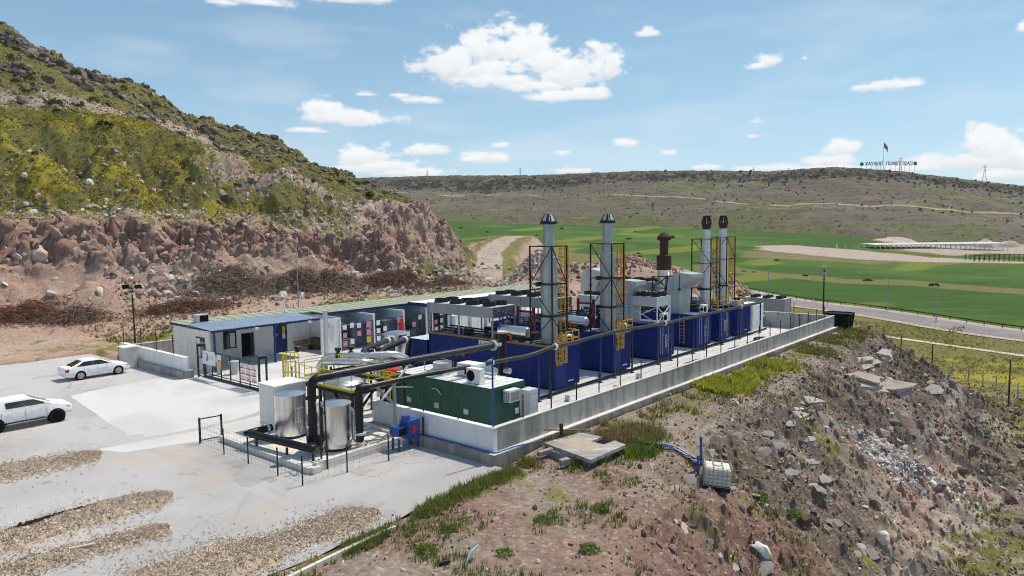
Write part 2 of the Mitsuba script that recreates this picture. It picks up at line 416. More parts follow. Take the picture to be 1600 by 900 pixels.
def inside_h(x, y):
    z, k = hill(x, y)
    for mx, my, h, a, b in MOUNDS:
        z = z + h * np.exp(-((x - mx) / a) ** 2 - ((y - my) / b) ** 2)
    rough = ss(66, 72, y) * (.25 + .75 * ss(1.2, 2, k))
    cl = np.exp(-((k - 2.55) / .55) ** 2)
    z = z + rough * (nfbm(P3(x, y, .35, 1), 5, 11) - .5) * (1.2 + 3.4 * cl * (x < 110)) + ss(3.8, 4.6, k) * (nfbm(P3(x, y, .12, 8), 5, 21) - .5) * 3.4
    rk = nfbm(P3(x, y, .9, 3), 4, 31)
    z = z + rough * np.maximum(rk - .55, 0) * 6 * (.12 + cl)
    ridge = np.exp(-((k - 6) / .55) ** 2) * (x < 118)
    z = z + ridge * np.maximum(nfbm(P3(x, y, .25, 6), 4, 41) - .45, 0) * 4.5 * (1 - ss(90, 100, x))
    rd, rp, _ = seg_dist(x, y, ROAD_UP)
    w = 1 - ss(2.9, 5.0, rd)
    rz = np.interp(rp, np.arange(len(ROAD_UP)), ROAD_UP[:, 2])
    return z * (1 - w) + rz * w, k


# far land, in metres right of (u) and along (D) the valley axis
_COL = [-975, -708, -442, -265, -175, -86, 2, 87, 165, 238, 304, 357, 423, 498, 585, 731, 877]
FAR = [  # (u, D, z): rim of the plateau, foot of its rock band, the old track, foot of the slope
    [(-975,1000,82.2),(-708,1000,82.2),(-442,1000,82.2),(-265,1000,82.2),(-175,997,82.7),(-86,990,83.7),(2,980,81.9),(87,955,81.6),(165,920,81.3),(238,887,78.6),(304,850,73.8),(330,825,74.2),(357,800,73.8),(385,793,72),(423,790,68.0),(498,797,59.3),(585,820,51.8),(731,820,51.8),(877,820,51.8),(1300,820,50)],
    [(-942,965,65.2),(-685,965,65.2),(-427,965,65.2),(-256,965,65.2),(-170,962,64.0),(-83,955,57.6),(2,945,57.7),(83,920,63.7),(159,885,66.2),(229,852,64.0),(291,815,58.6),(341,765,57.6),(404,755,54.9),(476,762,48.4),(561,785,39.7),(701,785,39.7),(841,785,39.7),(1300,785,38)],
    [(-879,900,59.2),(-639,900,59.2),(-399,900,59.2),(-239,900,59.2),(-157,892,57.8),(-77,878,51.5),(1,860,49.0),(76,835,48.1),(144,800,46.7),(202,752,39.4),(251,700,32.1),(295,660,29.6),(343,640,27.2),(401,640,22.0),(458,640,18.5),(572,640,18.5),(687,640,18.5),(1300,640,18)],
    [(-745,760,22.1),(-542,760,22.1),(-338,760,22.1),(-203,760,22.1),(-133,749,21.1),(-65,736,18.8),(1,720,15.3),(64,703,13.2),(122,680,11.2),(173,643,8.2),(215,600,5.1),(251,560,2.4),(269,500,-3.0),(314,500,-5.4),(359,500,-5.0),(448,500,-5.0),(538,500,-5.0),(1300,500,-5)]]
FARC = [np.array(r, float) for r in FAR]


def valley(x, y):
    """Height of the valley floor and the slope beyond, and the feature number (0 floor, 1 slope foot, 2 track, 3 band foot, 4 rim)."""
    u, D = to_uD(x, y)
    rows = [FARC[3], FARC[2], FARC[1], FARC[0]]
    fD = [np.interp(u, r[:, 0], r[:, 1]) for r in rows]
    fz = [np.interp(u, r[:, 0], r[:, 2]) for r in rows]
    D0 = np.minimum(fD[0] - 60, 300.0)
    z, k = np.full(x.shape, -8.0), np.zeros(x.shape)
    t = np.clip((D - D0) / (fD[0] - D0), 0, 1)
    z, k = np.where(D > D0, -8 + (fz[0] + 8) * t ** 1.3, z), t * (D > D0)
    for i in range(3):
        t = np.clip((D - fD[i]) / (fD[i + 1] - fD[i]), 0, 1)
        m = D > fD[i]
        z, k = np.where(m, fz[i] + t * (fz[i + 1] - fz[i]), z), np.where(m, i + 1 + t, k)
    m = D > fD[3]
    z, k = np.where(m, fz[3] - (D - fD[3]) * .004, z), np.where(m, 4 + np.clip((D - fD[3]) / 200, 0, 1), k)
    return z, k


def prof(t):
    t = np.clip(t, 0, 1)
    return .62 * t + .38 * t * t * (3 - 2 * t)


def land(x, y, fine=False):
    """Height and helpers of the whole land."""
    d, s, side = seg_dist(x, y, EDGE)
    d = np.where(side > 0, -d, d) + (nfbm(P3(x, y, .12, 9), 3, 51) - .5) * 2.2 * ss(8, 30, np.abs(y - 21) + 6 * (x > 80))
    zi, k = inside_h(x, y)
    zv, kv = valley(x, y)
    f = prof(d / 12.8)
    z = zi * (1 - f) + zv * f
    on = ss(-.5, 2.5, d) * (1 - ss(10, 17, d))
    if fine:
        al = x * .96 + y * .1
        z = z + on * (nfbm(np.stack([al * .42 + y * .06, d * .13, x * 0 + 3], -1), 5, 61) - .5) * 2.3
        st = nfbm(np.stack([al * 1.5 + d * .9, d * 2.2 - al * .4, x * 0 + 8], -1), 4, 71)
        z = z + on * np.maximum(st - .55, 0) * 2.0 + on * (nfbm(P3(x, y, 3.2, 2), 3, 72) - .5) * .16
        z = z + ss(-16, -1, d) * (1 - on) * (nfbm(P3(x, y, .8, 4), 5, 73) - .5) * .26 * (y < 21.2) + .26 * np.exp(-((y - 21.3) / 1.0) ** 2) * ss(24.5, 27, x) * (y < 23)
        # a gully below the white container tank, a low spoil ridge along the crest
        z = z - .9 * np.exp(-((x - 28.6) / 1.2) ** 2 - ((y - 14.6) / 1.2) ** 2)
    return z, d, k, kv, f


# --- ground colour: u = 0 bare .. 1 grassy .. 2 crop; v = soil tone (0 red, .5 pink brown, 1 pale, 1.5 grey brown, 2 dark grey)
def ground_fn(p, n, uv):
    u, v = uv.x, uv.y
    a, b, c = FB(p.x * .35, p.y * .35, p.z * .35, octaves=4), FB(p.x * 1.7, p.y * 1.7, p.z * 1.7 + 3), FB(p.x * 6.5, p.y * 6.5, p.z * 6.5)
    vv = v + (a - .5) * .7 + (b - .5) * .35
    s = MIX((.285, .175, .145), (.385, .275, .225), SS(0, .5, vv))
    s = MIX(s, (.43, .365, .31), SS(.5, 1.0, vv))
    s = MIX(s, (.245, .195, .165), SS(1.0, 1.5, vv))
    s = MIX(s, (.145, .12, .108), SS(1.5, 2.0, vv))
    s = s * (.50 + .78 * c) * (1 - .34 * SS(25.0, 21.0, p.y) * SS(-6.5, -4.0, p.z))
    s = MIX(s, (.60, .55, .50), SS(.74, .82, N(p.x * 9.1, p.y * 9.1, p.z * 9.1)) * .30)          # small pale stones
    s = MIX(s, (.09, .075, .065), SS(.74, .82, N(p.x * 7.3 + 9, p.y * 7.3, p.z * 7.3)) * .35)      # dark stones
    yel = SS(.45, .7, a) * (SS(26.0, 30.0, p.x) * SS(66.0, 56.0, p.x) * SS(103.0, 106.0, p.y) * SS(121.0, 115.0, p.y)
                            + SS(88.0, 94.0, p.x) * SS(120.0, 112.0, p.x) * SS(30.0, 22.0, p.y) * SS(-4.0, 2.0, p.y) * SS(-5.0, -6.5, p.z)
                            + SS(160.0, 150.0, p.y) * SS(110.0, 106.0, p.y) * .25 * SS(20.0, 30.0, p.x) * SS(120.0, 100.0, p.x))
    g = MIX((.120, .118, .045), (.205, .19, .072), dr.clip(.3 + (b - .5) * 1.6 + (c - .5), 0, 1))
    g = MIX(g, (.31, .27, .035), dr.clip(yel * (.35 + c), 0, .85))
    cover = SS(.42, .58, dr.clip(u, 0, 1) * .86 + (b - .5) * .75 + (c - .5) * .55 + (a - .5) * .5)
    col = MIX(s, g, cover)
    w = FB(p.x * .02, p.y * .02, 1.0, octaves=4)
    w2 = FB(p.x * .35, p.y * .12, 4.0)
    crop = MIX((.040, .092, .018), (.078, .138, .030), dr.clip(SS(.4, .66, w) * .8 + (w2 - .5) * .6, 0, 1))
    row = N((p.x * _rt[0] + p.y * _rt[1]) * .09 + w * 3, (p.x * _fw[0] + p.y * _fw[1]) * .9)
    crop = crop * (.82 + .36 * row)
    tram = (p.x * .47 + p.y * .22) * .11
    crop = MIX(crop, (.11, .13, .045), SS(.05, .02, dr.abs(tram - dr.floor(tram + .5))) * .35)
    crop = MIX(crop, (.19, .21, .035), SS(.60, .70, FB(p.x * .012 + 4, p.y * .03, 2.0)) * .6)
    return MIX(col, crop, SS(.35, .65, u - 1 + (b - .5) * .35))


def far_fn(p, n, uv):
    band, u = uv.x, uv.y
    a, b, c = FB(p.x * .022, p.y * .022, p.z * .05, octaves=4), FB(p.x * .11, p.y * .11, p.z * .2, octaves=4), N(p.x * .45, p.y * .45, p.z * .45)
    s = MIX((.125, .11, .088), (.19, .165, .135), dr.clip(SS(.35, .7, a) + (b - .5) * .6, 0, 1))
    g = MIX((.085, .098, .048), (.14, .145, .055), b)
    col = MIX(s, g, SS(.40, .62, dr.minimum(u, 1.0) * .55 + (a - .5) * 1.1 + (b - .5) * .7 + .19))
    tr = N(p.x * .004, p.y * .004, p.z * .62) + (b - .5) * .55
    col = MIX(col, (.10, .085, .07), SS(.58, .70, tr) * .5)                          # planting terraces
    col = MIX(col, (.045, .043, .036), SS(.66, .78, c + (b - .5) * .7) * .75)         # scattered bushes and boulders
    col = MIX(col, (.36, .26, .21), SS(1.0, 2.0, u))
    rock = MIX((.035, .035, .033), (.15, .14, .125), SS(.42, .78, b + (c - .5) * .55))
    return MIX(col, rock, SS(.3, .6, band + (b - .5) * .9))


M_GROUND = mat('ground', mikit.proc(ground_fn), .95, spec=.1)
M_FAR = mat('far_slope', mikit.proc(far_fn), .95, spec=.1)


def grid_faces(nx, ny):
    i, j = np.meshgrid(np.arange(nx - 1), np.arange(ny - 1), indexing='ij')
    a = (i * ny + j).ravel()
    q = np.stack([a, a + ny, a + ny + 1, a + 1], 1)
    return np.vstack([q[:, [0, 1, 2]], q[:, [0, 2, 3]]])


def hill_masks(x, y, z, k):
    n = nfbm(P3(x, y, .09, 4), 4, 81)
    g = np.interp(k, [0, 1, 1.8, 2.0, 2.95, 3.1, 3.9, 4.05, 5, 6, 7], [.22, .10, .03, .0, .0, .45, .62, .92, .90, .80, .74])
    flat = ss(66, 70, y) * (1 - ss(80, 92, y)) * (.25 + .75 * ss(28, 36, x))
    g = g + flat * (n - .45) * 1.6
    v = np.interp(k, [0, 1.2, 2.0, 2.2, 2.8, 3.05, 4, 5, 6], [.55, .62, .48, .22, .12, .35, 1.2, 1.42, 1.5]) + (n - .5) * .5
    scar = np.exp(-((x - 68) / 13) ** 2 - ((y - 112.5) / 2.6) ** 2) + np.exp(-((x - 92) / 9) ** 2 - ((y - 105) / 5.5) ** 2) * 1.2 + .75 * np.exp(-((y - 123.5 - (x - 40) * .06) / 2.2) ** 2) * (1 - ss(62, 72, x)) + np.exp(-((x - 103) / 5) ** 2 - ((y - 106) / 4) ** 2)
    g, v = g - scar * .9, v * (1 - np.clip(scar, 0, 1)) + .5 * np.clip(scar, 0, 1)
    # rough ground by the road up: greener
    g = g + .9 * np.exp(-((x - 88) / 9) ** 2 - ((y - 95.5) / 3.6) ** 2) + .7 * np.exp(-((x - 113) / 4) ** 2 - ((y - 91) / 9) ** 2) + .5 * np.exp(-((x - 30) / 9) ** 2 - ((y - 73) / 5) ** 2) + .45 * np.exp(-((x - 50) / 9) ** 2 - ((y - 76) / 4) ** 2)
    for mx, my, h, a, b in MOUNDS[:8]:
        w = np.exp(-((x - mx) / a) ** 2 - ((y - my) / b) ** 2) * (h > 2)
        g, v = g * (1 - w), v * (1 - w) + .62 * w
    rd, _, _ = seg_dist(x, y, ROAD_UP)
    right = np.exp(-((rd - 5.0) / 2.4) ** 2) * (x > 104) * (y < 125 + (x - 130) * .8)
    g = g + .8 * right + .7 * np.exp(-((rd - 4.6) / 1.7) ** 2) * (x < 130)
    w = 1 - ss(2.4, 3.3, rd)
    return np.clip(g, 0, 1) * (1 - w), v * (1 - w) + 1.16 * w


ROAD = np.array([(60, -330), (144.5, 12), (164.5, 40), (177, 62.2), (203.8, 92.3), (231, 122.1), (276, 169.5), (320.9, 217.1), (344.6, 274), (326, 360)], float)


PALE = [(149, 454), (184, 456), (202, 412), (213, 360), (239, 332), (260, 321), (300, 312), (300, 298), (248, 307), (226, 314), (199, 326), (171, 349), (159, 384), (144, 423)]
OLIVE = [(138, 414), (155, 376), (169, 346), (183, 340), (163, 324), (149, 345), (124, 372)]
DITCHP = [(96, 330), (100, 308), (108, 274), (117, 245), (133, 239), (147, 204), (152, 188), (165, 150), (155, 140), (140, 172), (134, 186), (121, 217), (106, 227), (88, 271), (80, 320)]
PLOT = [(249, 487), (385, 632), (438, 543), (309, 382), (231, 379), (213, 410)]


def plain_masks(x, y, z, d, kv):
    u, D = to_uD(x, y)
    n = nfbm(P3(x, y, .03, 4), 4, 91)
    rd, _, rs = seg_dist(x, y, ROAD)
    far_side = rs < 0
    crop = far_side & (rd > 7)
    g = np.where(crop, 1.95, .80 + (n - .5) * .5)
    v = np.where(crop, .8, 1.25 + (n - .5) * .6)
    # pale spoil strip, olive fallow, dry ditch and building plot far right
    for poly, gg, vv, soft in ((PALE, .06, .98, 5), (OLIVE, .62, 1.7, 6), (DITCHP, 1.30, 2.0, 5), (PLOT, .22, 1.1, 12)):
        q = np.vstack([poly, poly[:1]]).astype(float)
        e = seg_dist(u, D, q)[0]
        inn = shapely.contains_xy(shapely.Polygon(poly), u, D)
        w = ss(-soft, soft, np.where(inn, e, -e) + (n - .5) * 3.2 * soft)
        g, v = g * (1 - w) + gg * w, v * (1 - w) + vv * w
    # grass between the plant and the road
    near = (1 - ss(0, 9, d - 14)) * (z < -4)
    g = np.where(~crop, np.clip(g + .12, 0, 1), g)
    return np.clip(g, 0, 2), np.clip(v, 0, 2)


def emb_masks(x, y, z, d):
    n, n2 = nfbm(P3(x, y, .22, 4), 4, 101), nfbm(P3(x, y, .7, 6), 3, 102)
    on = ss(-.5, 2, d)
    g = (n - .50) * 1.5 * (1 - on) + on * np.clip((n - .56) * 1.9, 0, .6) + .10
    g = g + .75 * ss(42, 46, x) * np.exp(-((y - 19.6) / 1.3) ** 2) * (n2 > .40) + .35 * np.exp(-((y - 20.3) / 1.1) ** 2) * ss(26, 29, x)
    g = g + .35 * ss(9, 14, d)
    g = np.where((x < 24.5) & (y > 19.6 - .0 * x), g + .35, g)
    v = 1.52 + (n - .5) * .8 - .95 * ss(.50, .60, nfbm(P3(x, y, .13, 33), 3, 105)) - .6 * np.exp(-((x - 28) / 7) ** 2 - ((y - 11) / 4) ** 2) * on + .25 * ss(4, 10, d)
    v = np.where(on < .5, .66 + .45 * ss(30, 40, x) + (n2 - .5) * .5 + (n - .5) * .5, v)
    v = v + .55 * np.exp(-((x - 29.5) / 2.5) ** 2 - ((y - 18.3) / 1.6) ** 2) * (on < .5)
    stripe = np.exp(-(((y - 8.0) - (x - 42) * .10) / .8) ** 2) * on                    # reddish slide down the slope
    v = v * (1 - .6 * stripe) + .08 * .6 * stripe
    return np.clip(g, 0, 1), np.clip(v, 0, 2)


def patch(name, label, x0, x1, y0, y1, step, masks, cat, rough=False):
    xs = np.arange(x0, x1 + step / 2, step)
    ys = np.arange(y0, y1 + step / 2, step) if not rough else np.r_[y0:91:step, 91:113:step * .45, 113:y1:step]
    x, y = np.meshgrid(xs, ys, indexing='ij')
    z, d, k, kv, f = land(x, y, True)
    g, v = masks(x, y, z, d, k)
    inyard = (x > YARD[0] - .3) & (x < YARD[1] + .2) & (y > YARD[2] - .5) & (y < YARD[3] + .3)
    z = np.where(inyard, z - .6, z)
    park = (x < 24.6) & (y > park_edge(x)) & (y < 71)
    z = np.where(park, np.minimum(z, 0) - .25, z)
    vtx = np.stack([x, y, z], -1).reshape(-1, 3)
    if rough:                                                             # break the raw face up in all three directions
        F = grid_faces(len(xs), len(ys))
        nr = np.zeros_like(vtx)
        fn = np.cross(vtx[F[:, 1]] - vtx[F[:, 0]], vtx[F[:, 2]] - vtx[F[:, 0]])
        for q in range(3):
            np.add.at(nr, F[:, q], fn)
        nr /= np.linalg.norm(nr, axis=1, keepdims=True) + 1e-9
        w = (ss(1.7, 2.1, k) * (1 - ss(3.0, 3.3, k)) * (1 - .6 * ss(76, 86, x)) * (x < 114) * ss(66, 70, y)).reshape(-1)
        n3 = (nfbm(vtx * [.55, .55, .75] + 40, 4, 131) - .5) * 2.6 + np.abs(nnoise(vtx * [1.3, 1.3, 1.9], 132) - .5) * 1.3
        vtx = vtx + nr * (w * n3)[:, None]
    return struct(name, label, (vtx, grid_faces(len(xs), len(ys))), M_GROUND, smooth=True, uv=np.stack([g, v], -1).reshape(-1, 2), cat=cat)


def park_edge(x):
    return np.interp(x, [-40, 5, 11.8, 15.2, 17.5, 20.2, 22.5, 24.2, 26], [18.4, 19.6, 20.3, 20.3, 20.5, 20.9, 21.0, 21.0, 21.2])


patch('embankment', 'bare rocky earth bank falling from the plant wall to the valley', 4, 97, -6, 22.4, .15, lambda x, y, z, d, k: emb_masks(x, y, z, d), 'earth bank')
patch('hillside', 'grassy quarried hill with a raw pinkish cut face at its foot', 12, 150, 64.4, 172, .33, lambda x, y, z, d, k: hill_masks(x, y, z, k), 'hill', True)


def big_sheet():
    us = np.r_[-1250:-600:16, -600:-160:5, -160:260:1.6, 260:620:3.2, 620:1400:14]
    Ds = np.r_[-80:40:8, 40:230:1.5, 230:480:2.2, 480:760:3.0, 760:1030:2.8, 1030:1700:25]
    u, D = np.meshgrid(us, Ds, indexing='ij')
    x, y = from_uD(u, D)
    z, d, k, kv, f = land(x, y)
    g, v = plain_masks(x, y, z, d, kv)
    gi, vi = hill_masks(x, y, z, k)
    ins = 1 - ss(0, 1, f)
    g, v = g * (1 - ins) + gi * ins, v * (1 - ins) + vi * ins
    hole = lambda x0, x1, y0, y1, m: ss(x0, x0 + m, x) * (1 - ss(x1 - m, x1, x)) * ss(y0, y0 + m, y) * (1 - ss(y1 - m, y1, y))
    z = z - 1.6 * hole(4, 97, -6, 22.4, 2.5) - 2.2 * hole(12, 150, 64.4, 172, 4) - 1.2 * hole(-60, 90, 16, 78, 3)
    z = np.where((y > 16) & (y < 78) & (x > -90) & (x < 24), np.minimum(z, -.6), z)
    band = np.clip(1 - np.abs(kv - 3.45) / .62, 0, 1) * (kv > 2.2)
    low = np.interp(u, FARC[0][:, 0], np.ones(len(FARC[0])))
    nb = nfbm(P3(x, y, .075, 3), 5, 111)
    z = z + band * (nb - .5) * 11 + ss(1.0, 1.8, kv) * (nfbm(P3(x, y, .02, 3), 4, 112) - .5) * 7 * (kv < 3.3)
    z = z + ss(1.0, 1.3, kv) * (nfbm(P3(x, y, .16, 7), 3, 113) - .5) * 1.6 * (kv < 4.2)
    F = grid_faces(len(us), len(Ds))
    vtx = np.stack([x, y, z], -1).reshape(-1, 3)
    far = (kv.reshape(-1)[F].mean(1) > .995)
    fg = np.interp(kv, [1, 1.5, 2, 3, 3.9, 4.2], [.75, .45, .35, .45, .6, 1.0])
    fg = fg + 2.2 * np.exp(-((kv - 2.0 - .05 * (nfbm(P3(x, y, .012, 5), 3, 9) - .5)) / .03) ** 2) * (nfbm(P3(x, y, .02, 15), 3, 19) > .36)
    for name, label, sel, m, uvm, cat in (('valley_floor', 'flat green valley floor of young crops', ~far, M_GROUND, (g, v), 'fields'), ('far_hills', 'grey scrubby hillside below a plateau with a dark rock rim', far, M_FAR, (band * (nb > .3), fg), 'hills')):
        f = F[sel]
        ids, inv = np.unique(f, return_inverse=True)
        struct(name, label, (vtx[ids], inv.reshape(-1, 3)), m, smooth=True, uv=np.stack([np.asarray(q).reshape(-1)[ids] for q in uvm], 1), cat=cat)


big_sheet()


def ground_z(x, y):
    """Height of the ground at points, for setting things down."""
    x, y = np.atleast_1d(np.asarray(x, float)), np.atleast_1d(np.asarray(y, float))
    return land(x, y, True)[0]

# ================================================================== PAVING, ROAD, YARD WALLS
def strip_mesh(line, w0, w1, zf, n=1):
    """A ribbon along a polyline between the offsets w0 and w1 (left is positive)."""
    p = np.asarray(line, float)
    t = np.gradient(p, axis=0)
    t /= np.linalg.norm(t, axis=1, keepdims=True)
    nr = np.stack([-t[:, 1], t[:, 0]], 1)
    a, b = p + nr * w0, p + nr * w1
    v = np.vstack([np.c_[a, np.vectorize(zf)(a[:, 0], a[:, 1])], np.c_[b, np.vectorize(zf)(b[:, 0], b[:, 1])]])
    m = len(p)
    return v, np.array([(i, i + 1, m + i + 1, m + i) for i in range(m - 1)])


def dense(line, step):
    line = np.asarray(line, float)
    s = np.r_[0, np.cumsum(np.linalg.norm(np.diff(line, axis=0), axis=1))]
    q = np.arange(0, s[-1], step)
    return np.stack([PchipInterpolator(s, line[:, i])(q) for i in range(line.shape[1])], 1)


# parking: one sheet with the lip of the dirt side as in the photo
xs = np.linspace(-60, 24.0, 120)
pe = park_edge(xs) + (nfbm(P3(xs, xs * 0, .9, 3), 3, 5) - .5) * .5
edge2 = 71.2 + (nfbm(P3(xs, xs * 0, .3, 6), 3, 6) - .5) * 3.2
v = np.vstack([np.c_[xs, pe, xs * 0], np.c_[xs, edge2, xs * 0]])
struct('parking_pavement', 'pale worn concrete parking surface outside the gate', (v, np.array([(i, i + 1, 121 + i, 120 + i) for i in range(119)])), M_PAVING, cat='pavement')
mb = MB()
mb.prism([(15.45, 41.2), (15.3, 40.6), (15.9, 40.2), (15.75, 39.6), (16.6, 39.2), (18.6, 39.0), (20.6, 39.1), (22.2, 39.5), (25.4, 40.0), (25.4, 53.0), (24.2, 54.2), (23.0, 54.8), (20.4, 54.7), (18.2, 54.2), (16.7, 53.6), (16.3, 50.0), (16.0, 47.0), (15.6, 43.8)], 'z', -.1, .006)
struct('concrete_apron', 'bright newer concrete slab in front of the sliding gate', mb, M_APRON, cat='concrete slab')
mb = MB()
mb.prism([(13.3, 39.2), (13.9, 37.6), (18.4, 36.1), (18.5, 38.4), (15.0, 39.0)], 'z', -.1, .005)
mb.prism([(18.45, 36.1), (24.2, 35.9), (24.2, 38.9), (18.55, 38.4)], 'z', -.1, .007)
struct('concrete_strip', 'pale concrete strip between the gate slab and the fenced gas pad', mb, M_APRON, cat='concrete strip')
mb = MB().box(24.2, 76.6, 21.9, 65.0, -.3, .003)
struct('yard_floor', 'pale concrete floor of the walled plant yard', mb, M_APRON, cat='floor')

# the asphalt road across the valley
line = dense(ROAD, 6.0)
M_ROAD = mat('asphalt', concrete_fn((.235, .225, .232), (.17, .165, .17)), .85, spec=.2)
M_LINE = mat('road_line', (.62, .62, .60), .7)
struct('road', 'grey two lane road crossing the valley behind the plant', strip_mesh(line, -4.1, 4.1, lambda x, y: -7.86), M_ROAD, smooth=True)
M_SHOULDER = mat('shoulder', concrete_fn((.42, .36, .30), (.30, .26, .2)), .95, spec=.1)
struct('road_shoulder', 'pale gravel shoulder beside the valley road', strip_mesh(line, -7.0, 6.4, lambda x, y: -7.9), M_SHOULDER, smooth=True)
TRACK = dense([(100, -40), (118, -2), (128, 22), (136, 42), (142, 60)], 3.0)
struct('footpath', 'narrow pale dirt path through the yellow grass below the road', strip_mesh(TRACK, -.7, .8, lambda x, y: -7.93), mat('path_dirt', concrete_fn((.55, .48, .40), (.42, .37, .30)), .95, spec=.1), smooth=True, cat='path')
gr = thing('guard_rail', 'thin dark steel guard rail along the far edge of the valley road', 'guard rail')
gl = dense(ROAD, 4.0)
gl = gl[(gl[:, 1] > -40) & (gl[:, 1] < 150)]
t = np.gradient(gl, axis=0)
t /= np.linalg.norm(t, axis=1, keepdims=True)
gp = gl + np.stack([t[:, 1], -t[:, 0]], 1) * 5.6
mb = MB()
for a, b in zip(gp, gp[1:]):
    mb.bar((*a, -7.2), (*b, -7.2), .05, .2)
part(gr, 'rail', mb, M_BLACK)
mb = MB()
for a in gp:
    mb.box(a[0] - .06, a[0] + .06, a[1] - .06, a[1] + .06, -8, -7.1)
part(gr, 'posts', mb, M_BLACK, kind='stuff')

# --- yard walls: each a thing, its cast panels parts of their own
def wall_run(key, axis, fixed, a0, a1, z0, z1, th, matw, pitch, joint=.02):
    n = max(1, round((a1 - a0) / pitch))
    e = np.linspace(a0, a1, n + 1)
    for i in range(n):
        mb = MB()
        j0, j1 = e[i] + (joint / 2 if i else 0), e[i + 1] - (joint / 2 if i < n - 1 else 0)
        j = .002 * (i % 3)
        if axis == 'x':
            mb.box(j0, j1, fixed - j, fixed + th, z0, z1)
        else:
            mb.box(fixed - j, fixed + th, j0, j1, z0, z1)
        part(key, 'wall_panel', mb, matw)


w = thing('side_wall', 'long bare grey concrete wall along the rocky bank', 'wall')
wall_run(w, 'x', 21.95, 24.56, 76.55, .5, 1.60, .22, M_CONC, 2.6)
part(w, 'plinth', MB().box(23.95, 77.0, 21.62, 22.3, -1.2, .44), M_PLINTH)
part(w, 'ledge', MB().box(23.95, 77.0, 21.62, 21.94, .443, .5), M_CONCLT)
part(w, 'coping', MB().box(24.2, 76.6, 21.935, 22.19, 1.603, 1.65), M_CONCLT)
w = thing('end_wall', 'shaded grey concrete wall closing the far end of the yard', 'wall')
wall_run(w, 'y', 76.33, 22.32, 41.0, .0, 1.60, .22, M_CONC, 3.1)
part(w, 'coping', MB().box(76.31, 76.57, 22.31, 41.0, 1.603, 1.648), M_CONCLT)
w = thing('front_wall', 'white rendered wall right of the gas tanks under the dark green container', 'wall')
part(w, 'panel', MB().box(24.3, 24.55, 21.95, 30.9, .5, 1.60), M_WALLWHITE)
part(w, 'plinth', MB().box(23.93, 24.8, 21.6, 30.9, -.4, .497), M_PLINTH)
part(w, 'coping', MB().box(24.27, 24.58, 21.93, 30.9, 1.603, 1.65), M_WALLWHITE)
w = thing('gate_wall', 'white rendered wall left of the sliding gate with a dirty grey plinth', 'wall')
part(w, 'panel', MB().box(24.3, 24.55, 53.0, 64.9, .55, 1.55), M_WALLWHITE)
part(w, 'plinth', MB().box(23.95, 24.9, 53.0, 64.9, -.2, .547), M_PLINTH)
part(w, 'coping', MB().box(24.27, 24.58, 53.0, 64.9, 1.553, 1.60), M_WALLWHITE)
w = thing('back_wall', 'low stone coloured wall behind the white office at the foot of the hill', 'wall')
wall_run(w, 'x', 64.9, 24.6, 77.0, -.2, 1.25, .22, M_PLINTH, 4.4)
part(w, 'coping', MB().box(24.3, 77.0, 64.88, 65.14, 1.253, 1.30), M_CONCLT)

# --- steel fence posts on the walls, with their thin line wires
def post(x, y, z0, h, r, label, group, m=M_GATE, cap=True, lean=0.0, name='fence_post', sides=8):
    mb = MB().cyl((x, y, z0), (x + lean, y, z0 + h), r, sides)
    if cap:
        mb.lathe([(0, h + .05), (r * .9, h + .02), (r * 1.25, h - .04), (r, h - .04)], (x + lean, y, z0), sides)
    return single(name, label, 'post', mb, m, group)


for i, x in enumerate((26.6, 28.9, 31.15, 33.35, 35.6, 38.0, 40.4, 42.75, 44.9, 47.1, 49.5, 52.0, 54.4, 56.8, 59.2, 61.6, 64.0, 66.4, 68.8, 71.2, 73.6)):
    post(x, 22.06, 1.65, 1.15, .035, f'slim dark post on top of the grey side wall, {ORD[i]} from the near corner', 'fence posts on the side wall')
for i, y in enumerate((24.4, 26.9, 29.6)):
    post(24.42, y, 1.65, 1.1, .035, f'slim dark post on the white wall before the green container, {ORD[i]} from the corner', 'fence posts on the front wall')
post(24.42, 22.08, 1.65, 3.3, .045, 'tall dark blue pole on the corner where white and grey walls meet', None, M_BLUEPAINT)
post(24.1, 26.6, .5, .95, .05, 'short dark stub post on the plinth of the front wall', None)
for i, y in enumerate((64.5, 61.0, 58.15, 55.2)):
    post(24.42, y, 1.6, 1.45, .04, f'slim dark post on the white gate wall, {ORD[i]} from its left end', 'fence posts on the gate wall')
for i, x in enumerate((29.5, 34.5, 39.5, 44.5, 49.5, 54.5, 59.5, 64.5, 69.5, 74.5)):
    post(x, 65.0, 1.3, 1.3, .035, f'slim dark post on the low back wall behind the office, {ORD[i]} from the left', 'fence posts on the back wall')
for i, y in enumerate((26, 30, 34, 38)):
    post(76.45, y, 1.65, 1.1, .035, f'slim dark post on the shaded end wall, {ORD[i]} from the side wall', 'fence posts on the end wall')
wires = thing('wire_fence', 'thin line wires strung between the posts on the plant walls', 'wire')
mb = MB()
for h in (1.95, 2.3, 2.7):
    mb.bar((24.5, 22.06, h), (76.4, 22.06, h), .007)
    mb.bar((24.42, 22.1, h), (24.42, 30.8, h), .007)
    mb.bar((24.42, 53.6, h), (24.42, 64.8, h), .007)
    mb.bar((76.45, 22.1, h), (76.45, 41, h), .007)
part(wires, 'line_wires', mb, M_GATE)

